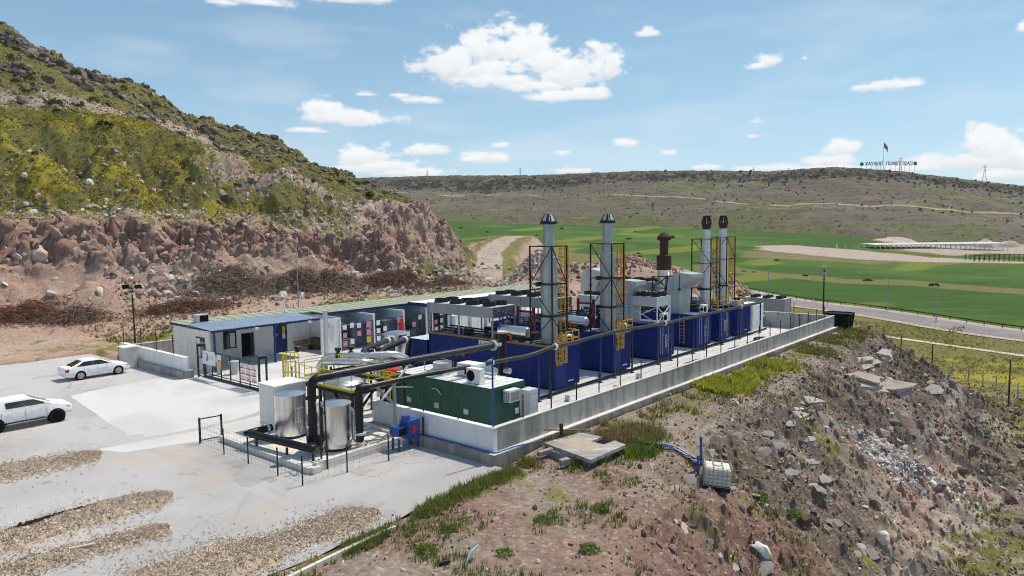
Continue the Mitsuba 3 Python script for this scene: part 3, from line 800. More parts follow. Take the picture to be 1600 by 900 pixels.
# --- the sliding gate
g = thing('sliding_gate', 'long dark green sliding gate of tube and mesh hung with notices', 'gate')
gx, gy0, gy1 = 25.45, 44.5, 52.5
mb = MB()
for z, t in ((.12, .12), (.32, .06), (2.02, .07)):
    mb.bar((gx, gy0, z), (gx, gy1, z), t, t)
part(g, 'rail_frame', mb, M_GATE)
for y in np.linspace(gy0, gy1, 7):
    part(g, 'upright', MB().bar((gx, y, .1), (gx, y, 2.05), .07), M_GATE)
mb = MB()
for y in np.arange(gy0 + .12, gy1, .12):
    mb.bar((gx + .005, y, .3), (gx + .005, y, 2.0), .006)
for z in np.arange(.5, 2, .2):
    mb.bar((gx + .005, gy0, z), (gx + .005, gy1, z), .006)
part(g, 'mesh_infill', mb, M_GATE, kind='stuff')
part(g, 'track', MB().box(gx - .05, gx + .05, 41.5, 53.2, .003, .05), M_BLACK)
for y, lab in ((44.1, 'dark green gate post beside the white cabinet'), (52.8, 'dark green gate post at the end of the white gate wall')):
    k = thing('gate_post', lab, 'post')
    mb = MB()
    for dx in (-.28, .28):
        mb.bar((gx + dx, y, 0), (gx + dx, y, 2.35), .11)
    mb.bar((gx - .34, y, 2.35), (gx + .34, y, 2.35), .1, .1)
    part(k, 'frame', mb, M_GATE)
    part(k, 'cap_roller', MB().cyl((gx - .3, y, 2.47), (gx + .3, y, 2.47), .1, 12), M_BLACK, smooth=40)
b = thing('name_board', 'white board with a blue leaf emblem hung on the left end of the gate', 'sign')
part(b, 'board', MB().box(gx - .075, gx - .045, 50.55, 52.45, 1.05, 2.05), M_SIGNW)
ang = np.linspace(.25 * math.pi, 1.5 * math.pi, 14)
c = np.array([51.83, 1.6])
outer = [(c[0] + .27 * math.cos(a), c[1] + .3 * math.sin(a)) for a in ang]
inner = [(c[0] + .06 + .17 * math.cos(a), c[1] + .04 + .2 * math.sin(a)) for a in ang[::-1]]
mb = MB().prism(outer + inner, 'x', gx - .084, gx - .077)
mb.prism([(c[0] - .02, c[1] - .3), (c[0] + .05, c[1] - .3), (c[0] + .02, c[1] + .12), (c[0] - .04, c[1] + .1)], 'x', gx - .084, gx - .077)
part(b, 'emblem', mb, M_SIGNB)
mb = MB()
for z, l in ((1.72, .62), (1.58, .74), (1.46, .5)):
    for q in np.arange(0, l, .12):
        mb.box(gx - .083, gx - .077, 51.45 - q - .09, 51.45 - q, z, z + .08)
part(b, 'faded_print', mb, M_SIGNPALE)
r = np.random.default_rng(5)
for i in range(3):
    for j in range(3):
        y, z = 46.95 - i * .72, 1.72 - j * .42
        lab = f'white notice with a red band on the gate, {("top", "middle", "bottom")[j]} row, {("left", "middle", "right")[i]} of three'
        k = thing('notice', lab, 'notice', 'nine notices on the gate')
        part(k, 'sheet', MB().box(gx - .06, gx - .045, y - .66, y, z - .36, z), M_SIGNW)
        part(k, 'band', MB().box(gx - .066, gx - .0605, y - .65, y - .01, z - .36, z - .27), M_SIGNR)
        mb = MB()
        for q in range(3):
            mb.box(gx - .066, gx - .0605, y - .5 - .05 * (q % 2), y - .14, z - .22 + q * .07, z - .195 + q * .07)
        part(k, 'print', mb, M_GREY)
k = thing('notice', 'white and red notice above the yellow one in the middle of the gate', 'notice')
part(k, 'sheet', MB().box(gx - .06, gx - .045, 49.7, 50.2, 1.45, 1.95), M_SIGNW)
part(k, 'band', MB().box(gx - .066, gx - .0605, 49.72, 50.18, 1.47, 1.58), M_SIGNR)
k = single('notice', 'narrow yellow notice low in the middle of the gate', 'notice', MB().box(gx - .06, gx - .045, 49.72, 50.12, .9, 1.42), M_SIGNY)
k = single('notice', 'pale blue notice left of the yellow one on the gate', 'notice', MB().box(gx - .06, gx - .045, 50.22, 50.5, 1.35, 1.9), M_PALEBLUE)

# ================================================================== THE PLANT


def corrugated(mb, axis, fixed, a0, a1, z0, z1, depth=.024, pitch=.28, out=-1):
    """A corrugated sheet in the plane axis=fixed running a0..a1 on the other axis; out is the side its crests point to."""
    n = max(1, round((a1 - a0) / pitch))
    e = np.linspace(a0, a1, n + 1)
    pts = []
    for i in range(n):
        w = e[i + 1] - e[i]
        pts += [(e[i], 0), (e[i] + .3 * w, 0), (e[i] + .45 * w, 1), (e[i] + .85 * w, 1)]
    pts.append((e[-1], 0))
    p = np.array(pts)
    q = fixed + out * p[:, 1] * depth
    lo = np.stack([q, p[:, 0]] if axis == 'x' else [p[:, 0], q], 1)
    v = np.vstack([np.c_[lo, np.full(len(p), z0)], np.c_[lo, np.full(len(p), z1)]])
    m = len(p)
    mb.add(v, np.array([(i, i + 1, m + i + 1, m + i) for i in range(m - 1)]))
    return mb


def container(name, label, cat, x0, x1, y0, y1, h, m, roofm, group=None, ribs='x', doors=True):
    """A shipping style container: corrugated sides, corner posts, rails, flat ribbed roof, doors on the -y end."""
    k = thing(name, label, cat, group)
    mb = MB()
    for x in (x0, x1 - .12):
        for y in (y0, y1 - .12):
            mb.box(x, x + .12, y, y + .12, .14, h)
    for z in (.14, h - .12):
        mb.box(x0 + .004, x0 + .11, y0 + .121, y1 - .121, z, z + .118)
        mb.box(x1 - .11, x1 - .004, y0 + .121, y1 - .121, z, z + .118)
        mb.box(x0 + .121, x1 - .121, y0 + .004, y0 + .11, z, z + .118)
        mb.box(x0 + .121, x1 - .121, y1 - .11, y1 - .004, z, z + .118)
    part(k, 'frame', mb, m)
    part(k, 'left_side', corrugated(MB(), 'x', x0 + .05, y0 + .12, y1 - .12, .2, h - .1), m)
    part(k, 'right_side', corrugated(MB(), 'x', x1 - .05, y0 + .12, y1 - .12, .2, h - .1, out=1), m)
    part(k, 'back_end', corrugated(MB(), 'y', y1 - .05, x0 + .12, x1 - .12, .2, h - .1, out=1), m)
    part(k, 'roof', MB().box(x0 + .02, x1 - .02, y0 + .02, y1 - .02, h - .06, h + .015), roofm)
    part(k, 'skids', MB().box(x0 + .2, x1 - .2, y0 + .3, y1 - .3, 0, .2), M_DARK)
    return k


BOXES = [('blue container at the head of the row, carrying the first tall grey chimney', 37.7, 40.55), ('blue container with a caged yellow ladder under the second tall grey chimney', 44.9, 47.4),
         ('blue container below the white legged fan cooler, a red spot on its doors', 51.55, 54.45), ('blue container topped by the big grey duct hood left of the twin chimneys', 58.7, 61.6),
         ('narrow blue container under the left of the twin pale chimneys', 63.45, 65.8), ('last blue container at the far end of the row', 67.65, 70.85)]
H = 2.9
EM = []
M_KICK = mat('kick_rail', (.33, .19, .02), .5)
for i, (lab, x0, x1) in enumerate(BOXES):
    k = container('engine_container', lab, 'container', x0, x1, 28.45, 40.7, H, M_BLUE, M_BLUEROOF, 'blue engine containers')
    EM.append(k)
    mid = (x0 + x1) / 2
    if i in (2, 3, 4):                                                    # cargo doors with bars
        for s, a, b in ((0, x0 + .13, mid - .01), (1, mid + .01, x1 - .13)):
            d = part(k, 'door', MB().box(a, b, 28.47, 28.52, .27, H - .13), M_BLUE)
            for q in (.3, .62):
                part(d, 'lock_bar', MB().cyl((a + (b - a) * q, 28.44, .35), (a + (b - a) * q, 28.44, H - .25), .022, 6), M_GREYLT)
        for q in (mid - .12, mid + .10):
            part(k, 'handle', MB().box(q, q + .05, 28.40, 28.43, .9, 2.0), M_GREYLT)
        part(k, 'warning_spot', MB().cyl((x1 - .65, 28.45, 1.75), (x1 - .65, 28.465, 1.75), .16, 16), M_RED)
    else:                                                                 # plain half, ribbed half
        part(k, 'end_panel', MB().box(x0 + .12, mid - .1, 28.48, 28.52, .25, H - .12), M_BLUE)
        part(k, 'ribbed_panel', corrugated(MB(), 'y', 28.52, mid - .1, x1 - .12, .25, H - .12, .05, .2), M_BLUE)
        part(k, 'name_strip', MB().box(mid + .1, mid + .75, 28.455, 28.47, .42, .5), M_GREYLT)
    # yellow kick rail round the roof edge
    mb = MB()
    for z in (H + .02, ):
        mb.box(x0 - .01, x0 + .05, 28.45, 40.7, z, z + .11)
        mb.box(x0 + .06, x1, 40.62, 40.68, z, z + .11)
    part(k, 'kick_rail', mb, M_KICK if i == 0 else M_BLUE)
    # crowded roof services: small pipes, trays, boxes
    r = np.random.default_rng(50 + i)
    mb = MB()
    for q in range(3):
        xx = x0 + .4 + q * .45
        mb.tube([(xx, 31.5, H + .25 + .1 * q), (xx, 34 + q, H + .25 + .1 * q), (xx + .3, 34.4 + q, H + .25 + .1 * q), (xx + .3, 40, H + .3 + .1 * q)], .07, 6)
    part(k, 'roof_pipes', mb, M_GREYPIPE, smooth=40)
    mb = MB()
    for y in np.arange(31.6, 40, 1.4):
        w, dpt, hh = r.uniform(.4, 1.1), r.uniform(.4, .9), r.uniform(.25, .8)
        a = r.uniform(x0 + .3, x1 - w - .2)
        part(k, 'roof_box', MB().box(a, a + w, y, y + dpt, H + .015, H + .015 + hh), [M_DARK, M_GREYLT, M_BLUEPAINT, M_BLACK][int(r.integers(4))])

s = thing('name_sign', 'white name plate with dark lettering high on the first blue container', 'sign')
part(s, 'plate', MB().box(37.60, 37.63, 33.6, 35.3, 2.32, 2.86), M_SIGNW)
t = meshkit.text_mesh('İLTEKNO', .3, .006, bold=True)
tv = np.array(t.vertices)
w_ = tv[:, 0].max()
q = 1.5 / w_
v = np.stack([37.598 - tv[:, 2], 35.2 - tv[:, 0] * q, 2.44 + tv[:, 1]], 1)
part(s, 'lettering', MB().add(v, np.array(t.faces)), M_LETTER)
k = container('small_container', 'low blue container tucked behind the first engine container', 'container', 37.75, 40.4, 41.0, 43.2, 2.3, M_BLUE, M_PALEBLUE)
k = thing('warning_spot', 'small red warning disc on the shaded side of the first blue container', 'sign')
part(k, 'disc', MB().cyl((37.60, 36.9, 1.6), (37.63, 36.9, 1.6), .17, 16), M_RED)


# --- chimneys with their lattice frames and caged ladders
def frame_tower(label, x0, x1, y0, y1, z0, z1, levels, diag, group=None, ladder=True):
    k = thing('lattice_tower', label, 'steel frame', group)
    for x, y in ((x0, y0), (x1, y0), (x1, y1), (x0, y1)):
        part(k, 'post', MB().bar((x, y, z0), (x, y, z1), .09), M_BLACK)
    for z in levels:
        mb = MB()
        mb.bar((x0, y0, z), (x1, y0, z), .06)
        mb.bar((x1, y0, z), (x1, y1, z), .06)
        mb.bar((x1, y1, z), (x0, y1, z), .06)
        mb.bar((x0, y1, z), (x0, y0, z), .06)
        part(k, 'ring', mb, M_BLACK)
    for i, (a, b) in enumerate(zip(levels, levels[1:])):
        mb = MB()
        fl = (i + diag) % 2
        mb.bar((x0, y1, b if fl else a), (x0, y0, a if fl else b), .05)
        if i % 2 == diag:
            mb.bar((x0, y0, a if fl else b), (x1, y0, b if fl else a), .05)
        part(k, 'brace', mb, M_BLACK)
    if ladder:
        lx, ly = x1 + .25, y0 + .55
        lk = 'caged_ladder'
        mb = MB()
        for d in (-.22, .22):
            mb.bar((lx, ly + d, z0), (lx, ly + d, z1 - .1), .05)
        for z in np.arange(z0 + .3, z1 - .2, .3):
            mb.bar((lx, ly - .22, z), (lx, ly + .22, z), .03)
        p = part(k, 'ladder', mb, M_YELLOW)
        mb = MB()
        ang = np.linspace(-math.pi / 2, math.pi / 2, 7)
        for z in np.arange(z0 + 2.2, z1, .55):
            pts = [(lx + .55 * math.cos(a), ly + .36 * math.sin(a), z) for a in ang]
            for a, b in zip(pts, pts[1:]):
                mb.bar(a, b, .045)
        for a in ang[1:-1]:
            mb.bar((lx + .55 * math.cos(a), ly + .36 * math.sin(a), z0 + 2.2), (lx + .55 * math.cos(a), ly + .36 * math.sin(a), z1 - .1), .03)
        part(p, 'cage', mb, M_YELLOW)
    return k


def chimney(label, x, y, r0, r1, zb, zm, zt, m, cap, clamp, rb=None):
    k = thing('chimney', label, 'chimney')
    part(k, 'lower_shaft', MB().lathe([(r0 * 1.12, zb), (r0 * 1.12, zb + .25), (r0, zb + .26), (r0, zm - .05), (r0 * .98, zm), (r1, zm + .02)], (x, y, 0), 28), m, smooth=35)
    part(k, 'upper_shaft', MB().lathe([(r1, zm + .02), (r1, zt)], (x, y, 0), 24), m, smooth=35)
    for z in np.arange(zb + 1.5, zm - .3, 1.6):
        part(k, 'seam_band', MB().lathe([(r0 + .005, z), (r0 + .02, z + .01), (r0 + .02, z + .06), (r0 + .005, z + .07)], (x, y, 0), 24), m, smooth=35)
    if cap == 'weather':                                                   # cone weather cap: black skirt, pale cone
        part(k, 'cap_skirt', MB().lathe([(r1, zt), (r1 * 1.45, zt + .02), (r1 * 1.45, zt + .20), (r1 * 1.36, zt + .24)], (x, y, 0), 20), M_BLACK, smooth=35)
        part(k, 'cap_cone', MB().lathe([(r1 * 1.42, zt + .22), (r1 * .78, zt + .68), (r1 * .74, zt + .62), (r1 * .60, zt + .3)], (x, y, 0), 8), M_GREYLT)
        part(k, 'flap', MB().add([(x - .6 * r1, y - .55 * r1, zt + .69), (x + .6 * r1, y - .55 * r1, zt + .69), (x + .6 * r1, y + .6 * r1, zt + .72), (x - .6 * r1, y + .6 * r1, zt + .72)], [(0, 1, 2, 3)]), M_BLACK)
        mb = MB()
        for a in np.arange(5) * 1.257 + 2.2:
            mb.add([(x + r1 * 1.44 * math.cos(a), y + r1 * 1.44 * math.sin(a), zt + .23), (x + r1 * 1.44 * math.cos(a + .7), y + r1 * 1.44 * math.sin(a + .7), zt + .23),
                    (x + r1 * .8 * math.cos(a + .7), y + r1 * .8 * math.sin(a + .7), zt + .69), (x + r1 * .8 * math.cos(a), y + r1 * .8 * math.sin(a), zt + .69)], [(0, 1, 2, 3)])
        part(k, 'louvres', mb, M_BLACK)
    else:                                                                  # rust red silencer cup with open black ribs
        part(k, 'cup', MB().lathe([(r1 * .95, zt), (r1 * 1.12, zt + .3), (r1 * 1.22, zt + .55), (r1 * 1.1, zt + .56), (r1 * .5, zt + .5)], (x, y, 0), 20), M_RUST, smooth=35)
        for a in np.arange(8) * math.pi / 4:
            c, s_ = math.cos(a), math.sin(a)
            part(k, 'rib', MB().bar((x + r1 * 1.2 * c, y + r1 * 1.2 * s_, zt + .5), (x + r1 * .75 * c, y + r1 * .75 * s_, zt + 1.25), .16, .07), M_BLACK)
        part(k, 'top_ring', MB().lathe([(r1 * .85, zt + 1.2), (r1 * .85, zt + 1.32), (r1 * .5, zt + 1.32), (r1 * .5, zt + 1.2), (r1 * .85, zt + 1.2)], (x, y, 0), 16), M_BLACK)
    if clamp:
        for z in clamp:
            c = part(k, 'clamp', MB().lathe([(r0 + .01, z - .07), (r0 + .06, z - .07), (r0 + .06, z + .07), (r0 + .01, z + .07)], (x, y, 0), 20), M_BLACK)
            part(c, 'damper', MB().cyl((x - r0 - .25, y + r0 * .7, z), (x - r0 + .25, y + r0 * .7, z), .16, 10), M_BLACK)
    return k


chimney('tall grey steel chimney nearest the camera with a white and black weather cap', 39.15, 30.0, .60, .40, H, 8.95, 11.2, M_CHIM, 'weather', [4.9, 7.1])
frame_tower('black lattice frame with a caged yellow ladder round the first chimney', 38.3, 40.0, 29.1, 31.0, H, 9.75, [H + .1, 4.9, 7.1, 9.7], 0)
chimney('tall grey steel chimney second from the camera with a white and black weather cap', 46.2, 29.75, .59, .40, H, 9.0, 11.25, M_CHIM, 'weather', [4.9, 7.1])
frame_tower('black lattice frame with a caged yellow ladder round the second chimney', 45.35, 47.05, 28.85, 30.75, H, 9.75, [H + .1, 4.9, 7.1, 9.7], 1)
chimney('pale steel chimney with a rusty crown, left one of the twins', 64.4, 30.3, .52, .37, H, 8.7, 10.6, M_CHIMLT, 'cup', [4.9])
frame_tower('black lattice frame round the left one of the twin pale chimneys', 63.5, 65.5, 29.4, 31.35, H, 9.75, [H + .1, 5.0, 7.4, 9.7], 1)
chimney('pale steel chimney with a rusty crown, right one of the twins', 69.2, 30.75, .52, .37, H, 8.8, 10.65, M_CHIMLT, 'cup', [4.9])
frame_tower('black lattice frame round the right one of the twin pale chimneys', 68.2, 70.2, 29.9, 31.85, H, 9.85, [H + .1, 5.2, 7.6, 9.8], 0)

# the old rusty stack
k = thing('old_stack', 'short rust brown stack with a lopsided cap in a black lattice stand', 'stack')
ox, oy = 60.3, 32.6
part(k, 'base_shaft', MB().lathe([(.62, H), (.62, 5.2), (.6, 6.9)], (ox, oy, 0), 22), M_STEEL, smooth=35)
part(k, 'rusty_drum', MB().lathe([(.0, 6.9), (.68, 6.9), (.68, 8.2), (.62, 8.25), (.4, 8.27)], (ox, oy, 0), 22), M_RUST, smooth=35)
part(k, 'rusty_pipe', MB().lathe([(.40, 8.2), (.40, 9.7)], (ox, oy, 0), 18), M_RUST, smooth=35)
part(k, 'cap', MB().lathe([(.42, 9.62), (.66, 9.7), (.66, 9.95), (.42, 10.25), (0.001, 10.42)], (ox, oy, 0), 14), M_RUST, smooth=35)
part(k, 'counterweight', MB().cyl((ox + .5, oy - .1, 10.0), (ox + 1.25, oy - .3, 9.95), .16, 10), M_BLACK)
mb = MB()
for sx in (-1, 1):
    for sy in (-1, 1):
        mb.bar((ox + sx * .85, oy + sy * .85, H), (ox + sx * .75, oy + sy * .75, 6.3), .1)
for z0, z1 in ((H, 4.0), (4.0, 5.2), (5.2, 6.3)):
    for s1, s2 in (((-1, -1), (1, -1)), ((-1, -1), (-1, 1)), ((1, -1), (1, 1))):
        a, b = .84, .78
        mb.bar((ox + s1[0] * a, oy + s1[1] * a, z0), (ox + s2[0] * b, oy + s2[1] * b, z1), .07)
        mb.bar((ox + s2[0] * a, oy + s2[1] * a, z0), (ox + s1[0] * b, oy + s1[1] * b, z1), .07)
        mb.bar((ox + s1[0] * b, oy + s1[1] * b, z1), (ox + s2[0] * b, oy + s2[1] * b, z1), .07)
part(k, 'stand', mb, M_BLACK)


# --- dry coolers: a long box on legs with black fans on top
def cooler(label, x0, x1, y0, y1, zl, z0, z1, fans, legm=M_GREY, boxm=M_GREY, group='roof coolers', braces=False, coil=True):
    k = thing('dry_cooler', label, 'cooler', group)
    n = max(2, round((y1 - y0) / 1.7) // 2 * 2)
    mb = MB().box(x0, x1, y0, y1, z1 - .04, z1)
    part(k, 'top_deck', mb, M_GREYLT)
    ys = np.linspace(y0, y1, 3 if y1 - y0 > 4 else 2)
    for a, b in zip(ys, ys[1:]):
        part(k, 'side_panel', MB().box(x0, x0 + .03, a + .02, b - .02, z0, z1 - .05), boxm)
        part(k, 'side_panel', MB().box(x1 - .03, x1, a + .02, b - .02, z0, z1 - .05), boxm)
    part(k, 'end_panel', MB().box(x0 + .04, x1 - .04, y0, y0 + .03, z0, z1 - .05), M_COIL if coil else boxm)
    part(k, 'end_panel', MB().box(x0 + .04, x1 - .04, y1 - .03, y1, z0, z1 - .05), boxm)
    part(k, 'coil', MB().box(x0 + .05, x1 - .05, y0 + .05, y1 - .05, z0 + .05, z0 + .15), M_DARK)
    for y in ys:
        for x in (x0 + .03, x1 - .03):
            part(k, 'leg', MB().bar((x - (.05 if x < (x0 + x1) / 2 else -.05), y, zl), (x - (.05 if x < (x0 + x1) / 2 else -.05), y, z1 - .02), .09), legm)
    if braces:
        mb = MB()
        for a, b in zip(ys, ys[1:]):
            mb.bar((x0 - .02, a, z0), (x0 - .02, b, zl + .1), .06)
            mb.bar((x0 - .02, b, z0), (x0 - .02, a, zl + .1), .06)
        mb.bar((x0, y0 - .02, z0), (x1, y0 - .02, zl + .1), .06)
        mb.bar((x1, y0 - .02, z0), (x0, y0 - .02, zl + .1), .06)
        mb.bar((x0, y0 - .01, zl + .05), (x0, y1, zl + .05), .07)
        part(k, 'braces', mb, legm)
    for i in range(fans[0]):
        for j in range(fans[1]):
            fx, fy = x0 + (x1 - x0) * (i + .5) / fans[0], y0 + (y1 - y0) * (j + .5) / fans[1]
            r = min((x1 - x0) / fans[0], (y1 - y0) / fans[1]) * .42
            f = part(k, 'fan', MB().lathe([(r * 1.05, z1 + .002), (r, z1 + .05), (r * .98, z1 + .26), (r * 1.04, z1 + .28), (r * .94, z1 + .28), (r * .92, z1 + .05)], (fx, fy, 0), 18), M_BLACK, smooth=35)
            mb = MB().lathe([(r * .93, z1 + .2), (.001, z1 + .2)], (fx, fy, 0), 18)
            mb.cyl((fx, fy, z1 + .2), (fx, fy, z1 + .31), r * .28, 10)
            for a in np.arange(4) * math.pi / 4:
                mb.bar((fx - r * math.cos(a), fy - r * math.sin(a), z1 + .26), (fx + r * math.cos(a), fy + r * math.sin(a), z1 + .26), .025)
            part(f, 'grille', mb, M_DARK)
    if coil:                                                               # header pipes on the near end
        for i in range(5):
            part(k, 'header_pipe', MB().tube(smoothpath([(x0 + .25 + i * .4, y0, z1 - .25 - .1 * i), (x0 + .25 + i * .4, y0 - .45, z1 - .25 - .1 * i), (x0 + .25 + i * .4, y0 - .45, zl + .3)], .15), .05, 7), M_GREYPIPE if i % 2 else M_BLUEPAINT, smooth=40)
    return k


cooler('long grey fan cooler on the first blue container', 37.85, 40.3, 34.15, 40.9, H, 4.5, 5.3, (2, 4))
cooler('long grey fan cooler half hidden behind the first chimney', 44.95, 47.3, 34.0, 40.9, H, 4.5, 5.35, (2, 4))
cooler('short pale fan cooler on white cross braced legs beside the big duct hood', 52.1, 54.2, 28.75, 31.6, H, 4.35, 5.15, (2, 3), M_WHITE, M_GREYLT, braces=True, coil=False)
cooler('pale fan cooler on white braced legs between the first two chimneys', 51.7, 53.6, 34.6, 36.4, H, 4.2, 5.0, (1, 2), M_WHITE, M_GREYLT, braces=True, coil=False)
cooler('grey fan cooler behind the old rusty stack', 63.4, 65.8, 34.3, 40.4, H, 4.5, 5.4, (2, 4))
cooler('fan cooler standing low at the far end of the yard by the road', 85.5, 87.6, 30.2, 36.5, -1.0, .4, 2.1, (2, 4), coil=False, group=None)


# --- big ventilation hoods
def hood(label, x0, x1, prof_yz, m, louvre=None):
    k = thing('duct_hood', label, 'duct', 'grey duct hoods')
    mb = MB().prism(prof_yz, 'x', x0, x1)
    part(k, 'casing', mb, m)
    ys, zs = [p[0] for p in prof_yz], [p[1] for p in prof_yz]
    for z in (3.9, 5.0):
        y0, y1 = min(y for y, zz in prof_yz if zz < 3.2), max(y for y, zz in prof_yz if zz < 3.2)
        part(k, 'flange', MB().box(x0 - .04, x1 + .04, y0 - .04, y1 + .04, z, z + .06), m)
    yc = (min(ys) + max(ys)) / 2
    part(k, 'side_rib', MB().box(x0 - .03, x0 - .002, yc - .03, yc + .03, 5.0, max(zs) - .25), M_GREYPIPE)
    part(k, 'lifting_eye', MB().box(x0 - .12, x0 - .04, yc - .14, yc + .14, 5.15, 5.3), M_BLACK)
    if louvre:
        for z in np.arange(3.4, 5.4, .28):
            part(k, 'louvre', MB().add([(x0 - .10, louvre[0], z), (x0 - .10, louvre[1], z), (x0 - .004, louvre[1], z + .2), (x0 - .004, louvre[0], z + .2)], [(0, 1, 2, 3)]), m)
    if False:
        part(k, 'mouth', MB().add([(x0 + .1, prof_yz[0][0] - .012, prof_yz[0][1] + .06), (x1 - .1, prof_yz[0][0] - .012, prof_yz[0][1] + .06), (x1 - .1, prof_yz[1][0] - .012, prof_yz[1][1] - .06), (x0 + .1, prof_yz[1][0] - .012, prof_yz[1][1] - .06)], [(0, 1, 2, 3)]), M_DARK)
    return k


def arc(cy, cz, ry, rz, a0, a1, n=9):
    return [(cy + ry * math.cos(a), cz + rz * math.sin(a)) for a in np.linspace(math.radians(a0), math.radians(a1), n)]


hood('big pale grey duct hood with a curved back, nearest the twin chimneys', 59.0, 61.2, [(29.05, 6.3), (29.05, 6.62)] + arc(30.45, 5.5, 1.1, 1.25, 92, 2) + [(31.55, H), (30.35, H), (30.35, 5.15)], M_GALV)
hood('grey louvred duct hood behind the second chimney', 51.65, 53.3, [(30.5, 6.05), (30.5, 6.4)] + arc(31.9, 5.5, .9, 1.0, 92, 2) + [(32.8, H), (31.1, H), (31.1, 5.2)], M_GALV, (31.15, 32.75))
hood('grey rounded duct hood farthest back, seen between the first two chimneys', 58.75, 60.6, [(38.6, 6.1), (38.6, 6.6)] + arc(40.0, 5.7, 1.0, 1.2, 92, 2) + [(41.0, H), (39.2, H), (39.2, 5.1)], M_GALV)

# --- roof details on the near two boxes: silencers, yellow platforms and caged ladders
for i, x0 in enumerate((37.7, 44.9)):
    w = ORD[i]
    k = thing('silencer', f'silver lagged silencer drum lying on the {w} container behind its chimney', 'silencer')
    part(k, 'drum', MB().lathe([(0.001, 0), (.32, .04), (.4, .12), (.4, 2.6), (.32, 2.7), (0.001, 2.74)], (0, 0, 0), 18).xform(lambda v: np.stack([x0 + .75 + v[:, 0], 34.0 - v[:, 2], H + .75 + v[:, 1]], 1)), M_FOIL, smooth=40)
    for y in (31.9, 33.4):
        part(k, 'saddle', MB().box(x0 + .45, x0 + 1.05, y - .08, y + .08, H + .015, H + .42), M_BLACK)
    k = thing('access_platform', f'yellow railed platform and caged ladder on the front corner of the {w} container', 'platform')
    xa, xb, ya, yb = x0 + .75, x0 + 2.85, 28.5, 29.6
    mb = MB()
    pts = [(xa + .6, ya), (xb, ya), (xb, yb)]
    for z in (.45, .95):
        for a, b in zip(pts, pts[1:]):
            mb.bar((*a, H + z), (*b, H + z), .055)
    for a in pts + [((xa + .6 + xb) / 2, ya)]:
        mb.bar((*a, H), (*a, H + .97), .055)
    for a, b in zip(pts, pts[1:]):
        mb.bar((*a, H + .1), (*b, H + .1), .03, .15)
    part(k, 'railing', mb, M_YELLOW)
    lx, ly = x0 + .35, 28.12
    mb = MB()
    for d in (-.24, .24):
        mb.bar((lx + d, 28.36, 1.7), (lx + d, 28.36, H + 1.1), .05)
    for z in np.arange(1.8, H + 1, .3):
        mb.bar((lx - .24, 28.36, z), (lx + .24, 28.36, z), .035)
    part(k, 'ladder', mb, M_YELLOW)
    mb = MB()
    ang = np.linspace(math.pi, 2 * math.pi, 7)
    for z in np.arange(2.0, H + 1.2, .45):
        q = [(lx + .38 * math.cos(a), 28.36 + .6 * math.sin(a), z) for a in ang]
        for a, b in zip(q, q[1:]):
            mb.bar(a, b, .05)
    for a in ang:
        mb.bar((lx + .38 * math.cos(a), 28.36 + .6 * math.sin(a), 2.0), (lx + .38 * math.cos(a), 28.36 + .6 * math.sin(a), H + 1.1), .035)
    part(k, 'cage', mb, M_YELLOW)
    k = thing('condenser_unit', f'white air conditioning condenser on the roof edge of the {w} container', 'air conditioner')
    part(k, 'casing', MB().box(x0 + 1.75, x0 + 2.55, 28.75, 29.1, H + .03, H + .65), M_WHITE)
    part(k, 'fan_grille', MB().cyl((x0 + 2.05, 28.74, H + .34), (x0 + 2.05, 28.73, H + .34), .24, 16), M_DARK)
    # maroon gas header with blue valve gear behind the chimney
    k = thing('gas_header', f'maroon gas pipe frame with blue valves behind the {w} chimney', 'pipe')
    yh = 33.9 if i == 0 else 33.5
    for d in (0, 1.5):
        part(k, 'upright', MB().cyl((x0 + 2.7, yh - d, H), (x0 + 2.7, yh - d, H + 2.3), .12, 10), M_MAROON, smooth=40)
    part(k, 'cross_pipe', MB().cyl((x0 + 2.7, yh - 1.5, H + 1.95), (x0 + 2.7, yh, H + 1.95), .08, 8), M_MAROON, smooth=40)
    for q in range(5):
        part(k, 'valve', MB().lathe([(.0, H + .4), (.1, H + .4), (.06, H + .8), (.13, H + 1.0), (.06, H + 1.15), (.05, H + 1.6), (0, H + 1.6)], (x0 + 2.45, yh - .25 - .25 * q, 0), 10), M_BLUEPAINT if q % 2 else M_GREYPIPE, smooth=40)
    k = thing('orange_pipe', f'bent orange pipe on the roof of the {w} container', 'pipe')
    part(k, 'pipe', MB().tube(smoothpath([(x0 + .35, 34.2, H + .15), (x0 + .35, 34.2, H + .55), (x0 + .35, 32.6, H + .55), (x0 + .35, 32.6, H + .1)], .25), .09, 8), M_ORANGE, smooth=40)

for i, (lab, x, y) in enumerate((('white condenser on the third container below the white legged cooler', 52.9, 28.6), ('white condenser on the fourth container in front of the big duct hood', 60.6, 28.7))):
    k = thing('condenser_unit', lab, 'air conditioner')
    part(k, 'casing', MB().box(x, x + .85, y, y + .4, H + .03, H + .85), M_WHITE)
    part(k, 'fan_grille', MB().cyl((x - .003, y + .2, H + .45), (x - .012, y + .2, H + .45), .16, 14), M_DARK)
    part(k, 'fan_grille', MB().cyl((x + .3, y - .003, H + .45), (x + .3, y - .012, H + .45), .28, 16), M_DARK)
k = thing('ladder', 'short dark yellow ladder on the shaded side of the fourth container', 'ladder')
mb = MB()
for d in (0, .45):
    mb.bar((58.55, 29.6 + d, .3), (58.55, 29.6 + d, 2.9), .05)
for z in np.arange(.5, 2.9, .3):
    mb.bar((58.55, 29.6, z), (58.55, 30.05, z), .035)
part(k, 'rungs', mb, M_YELLOW)
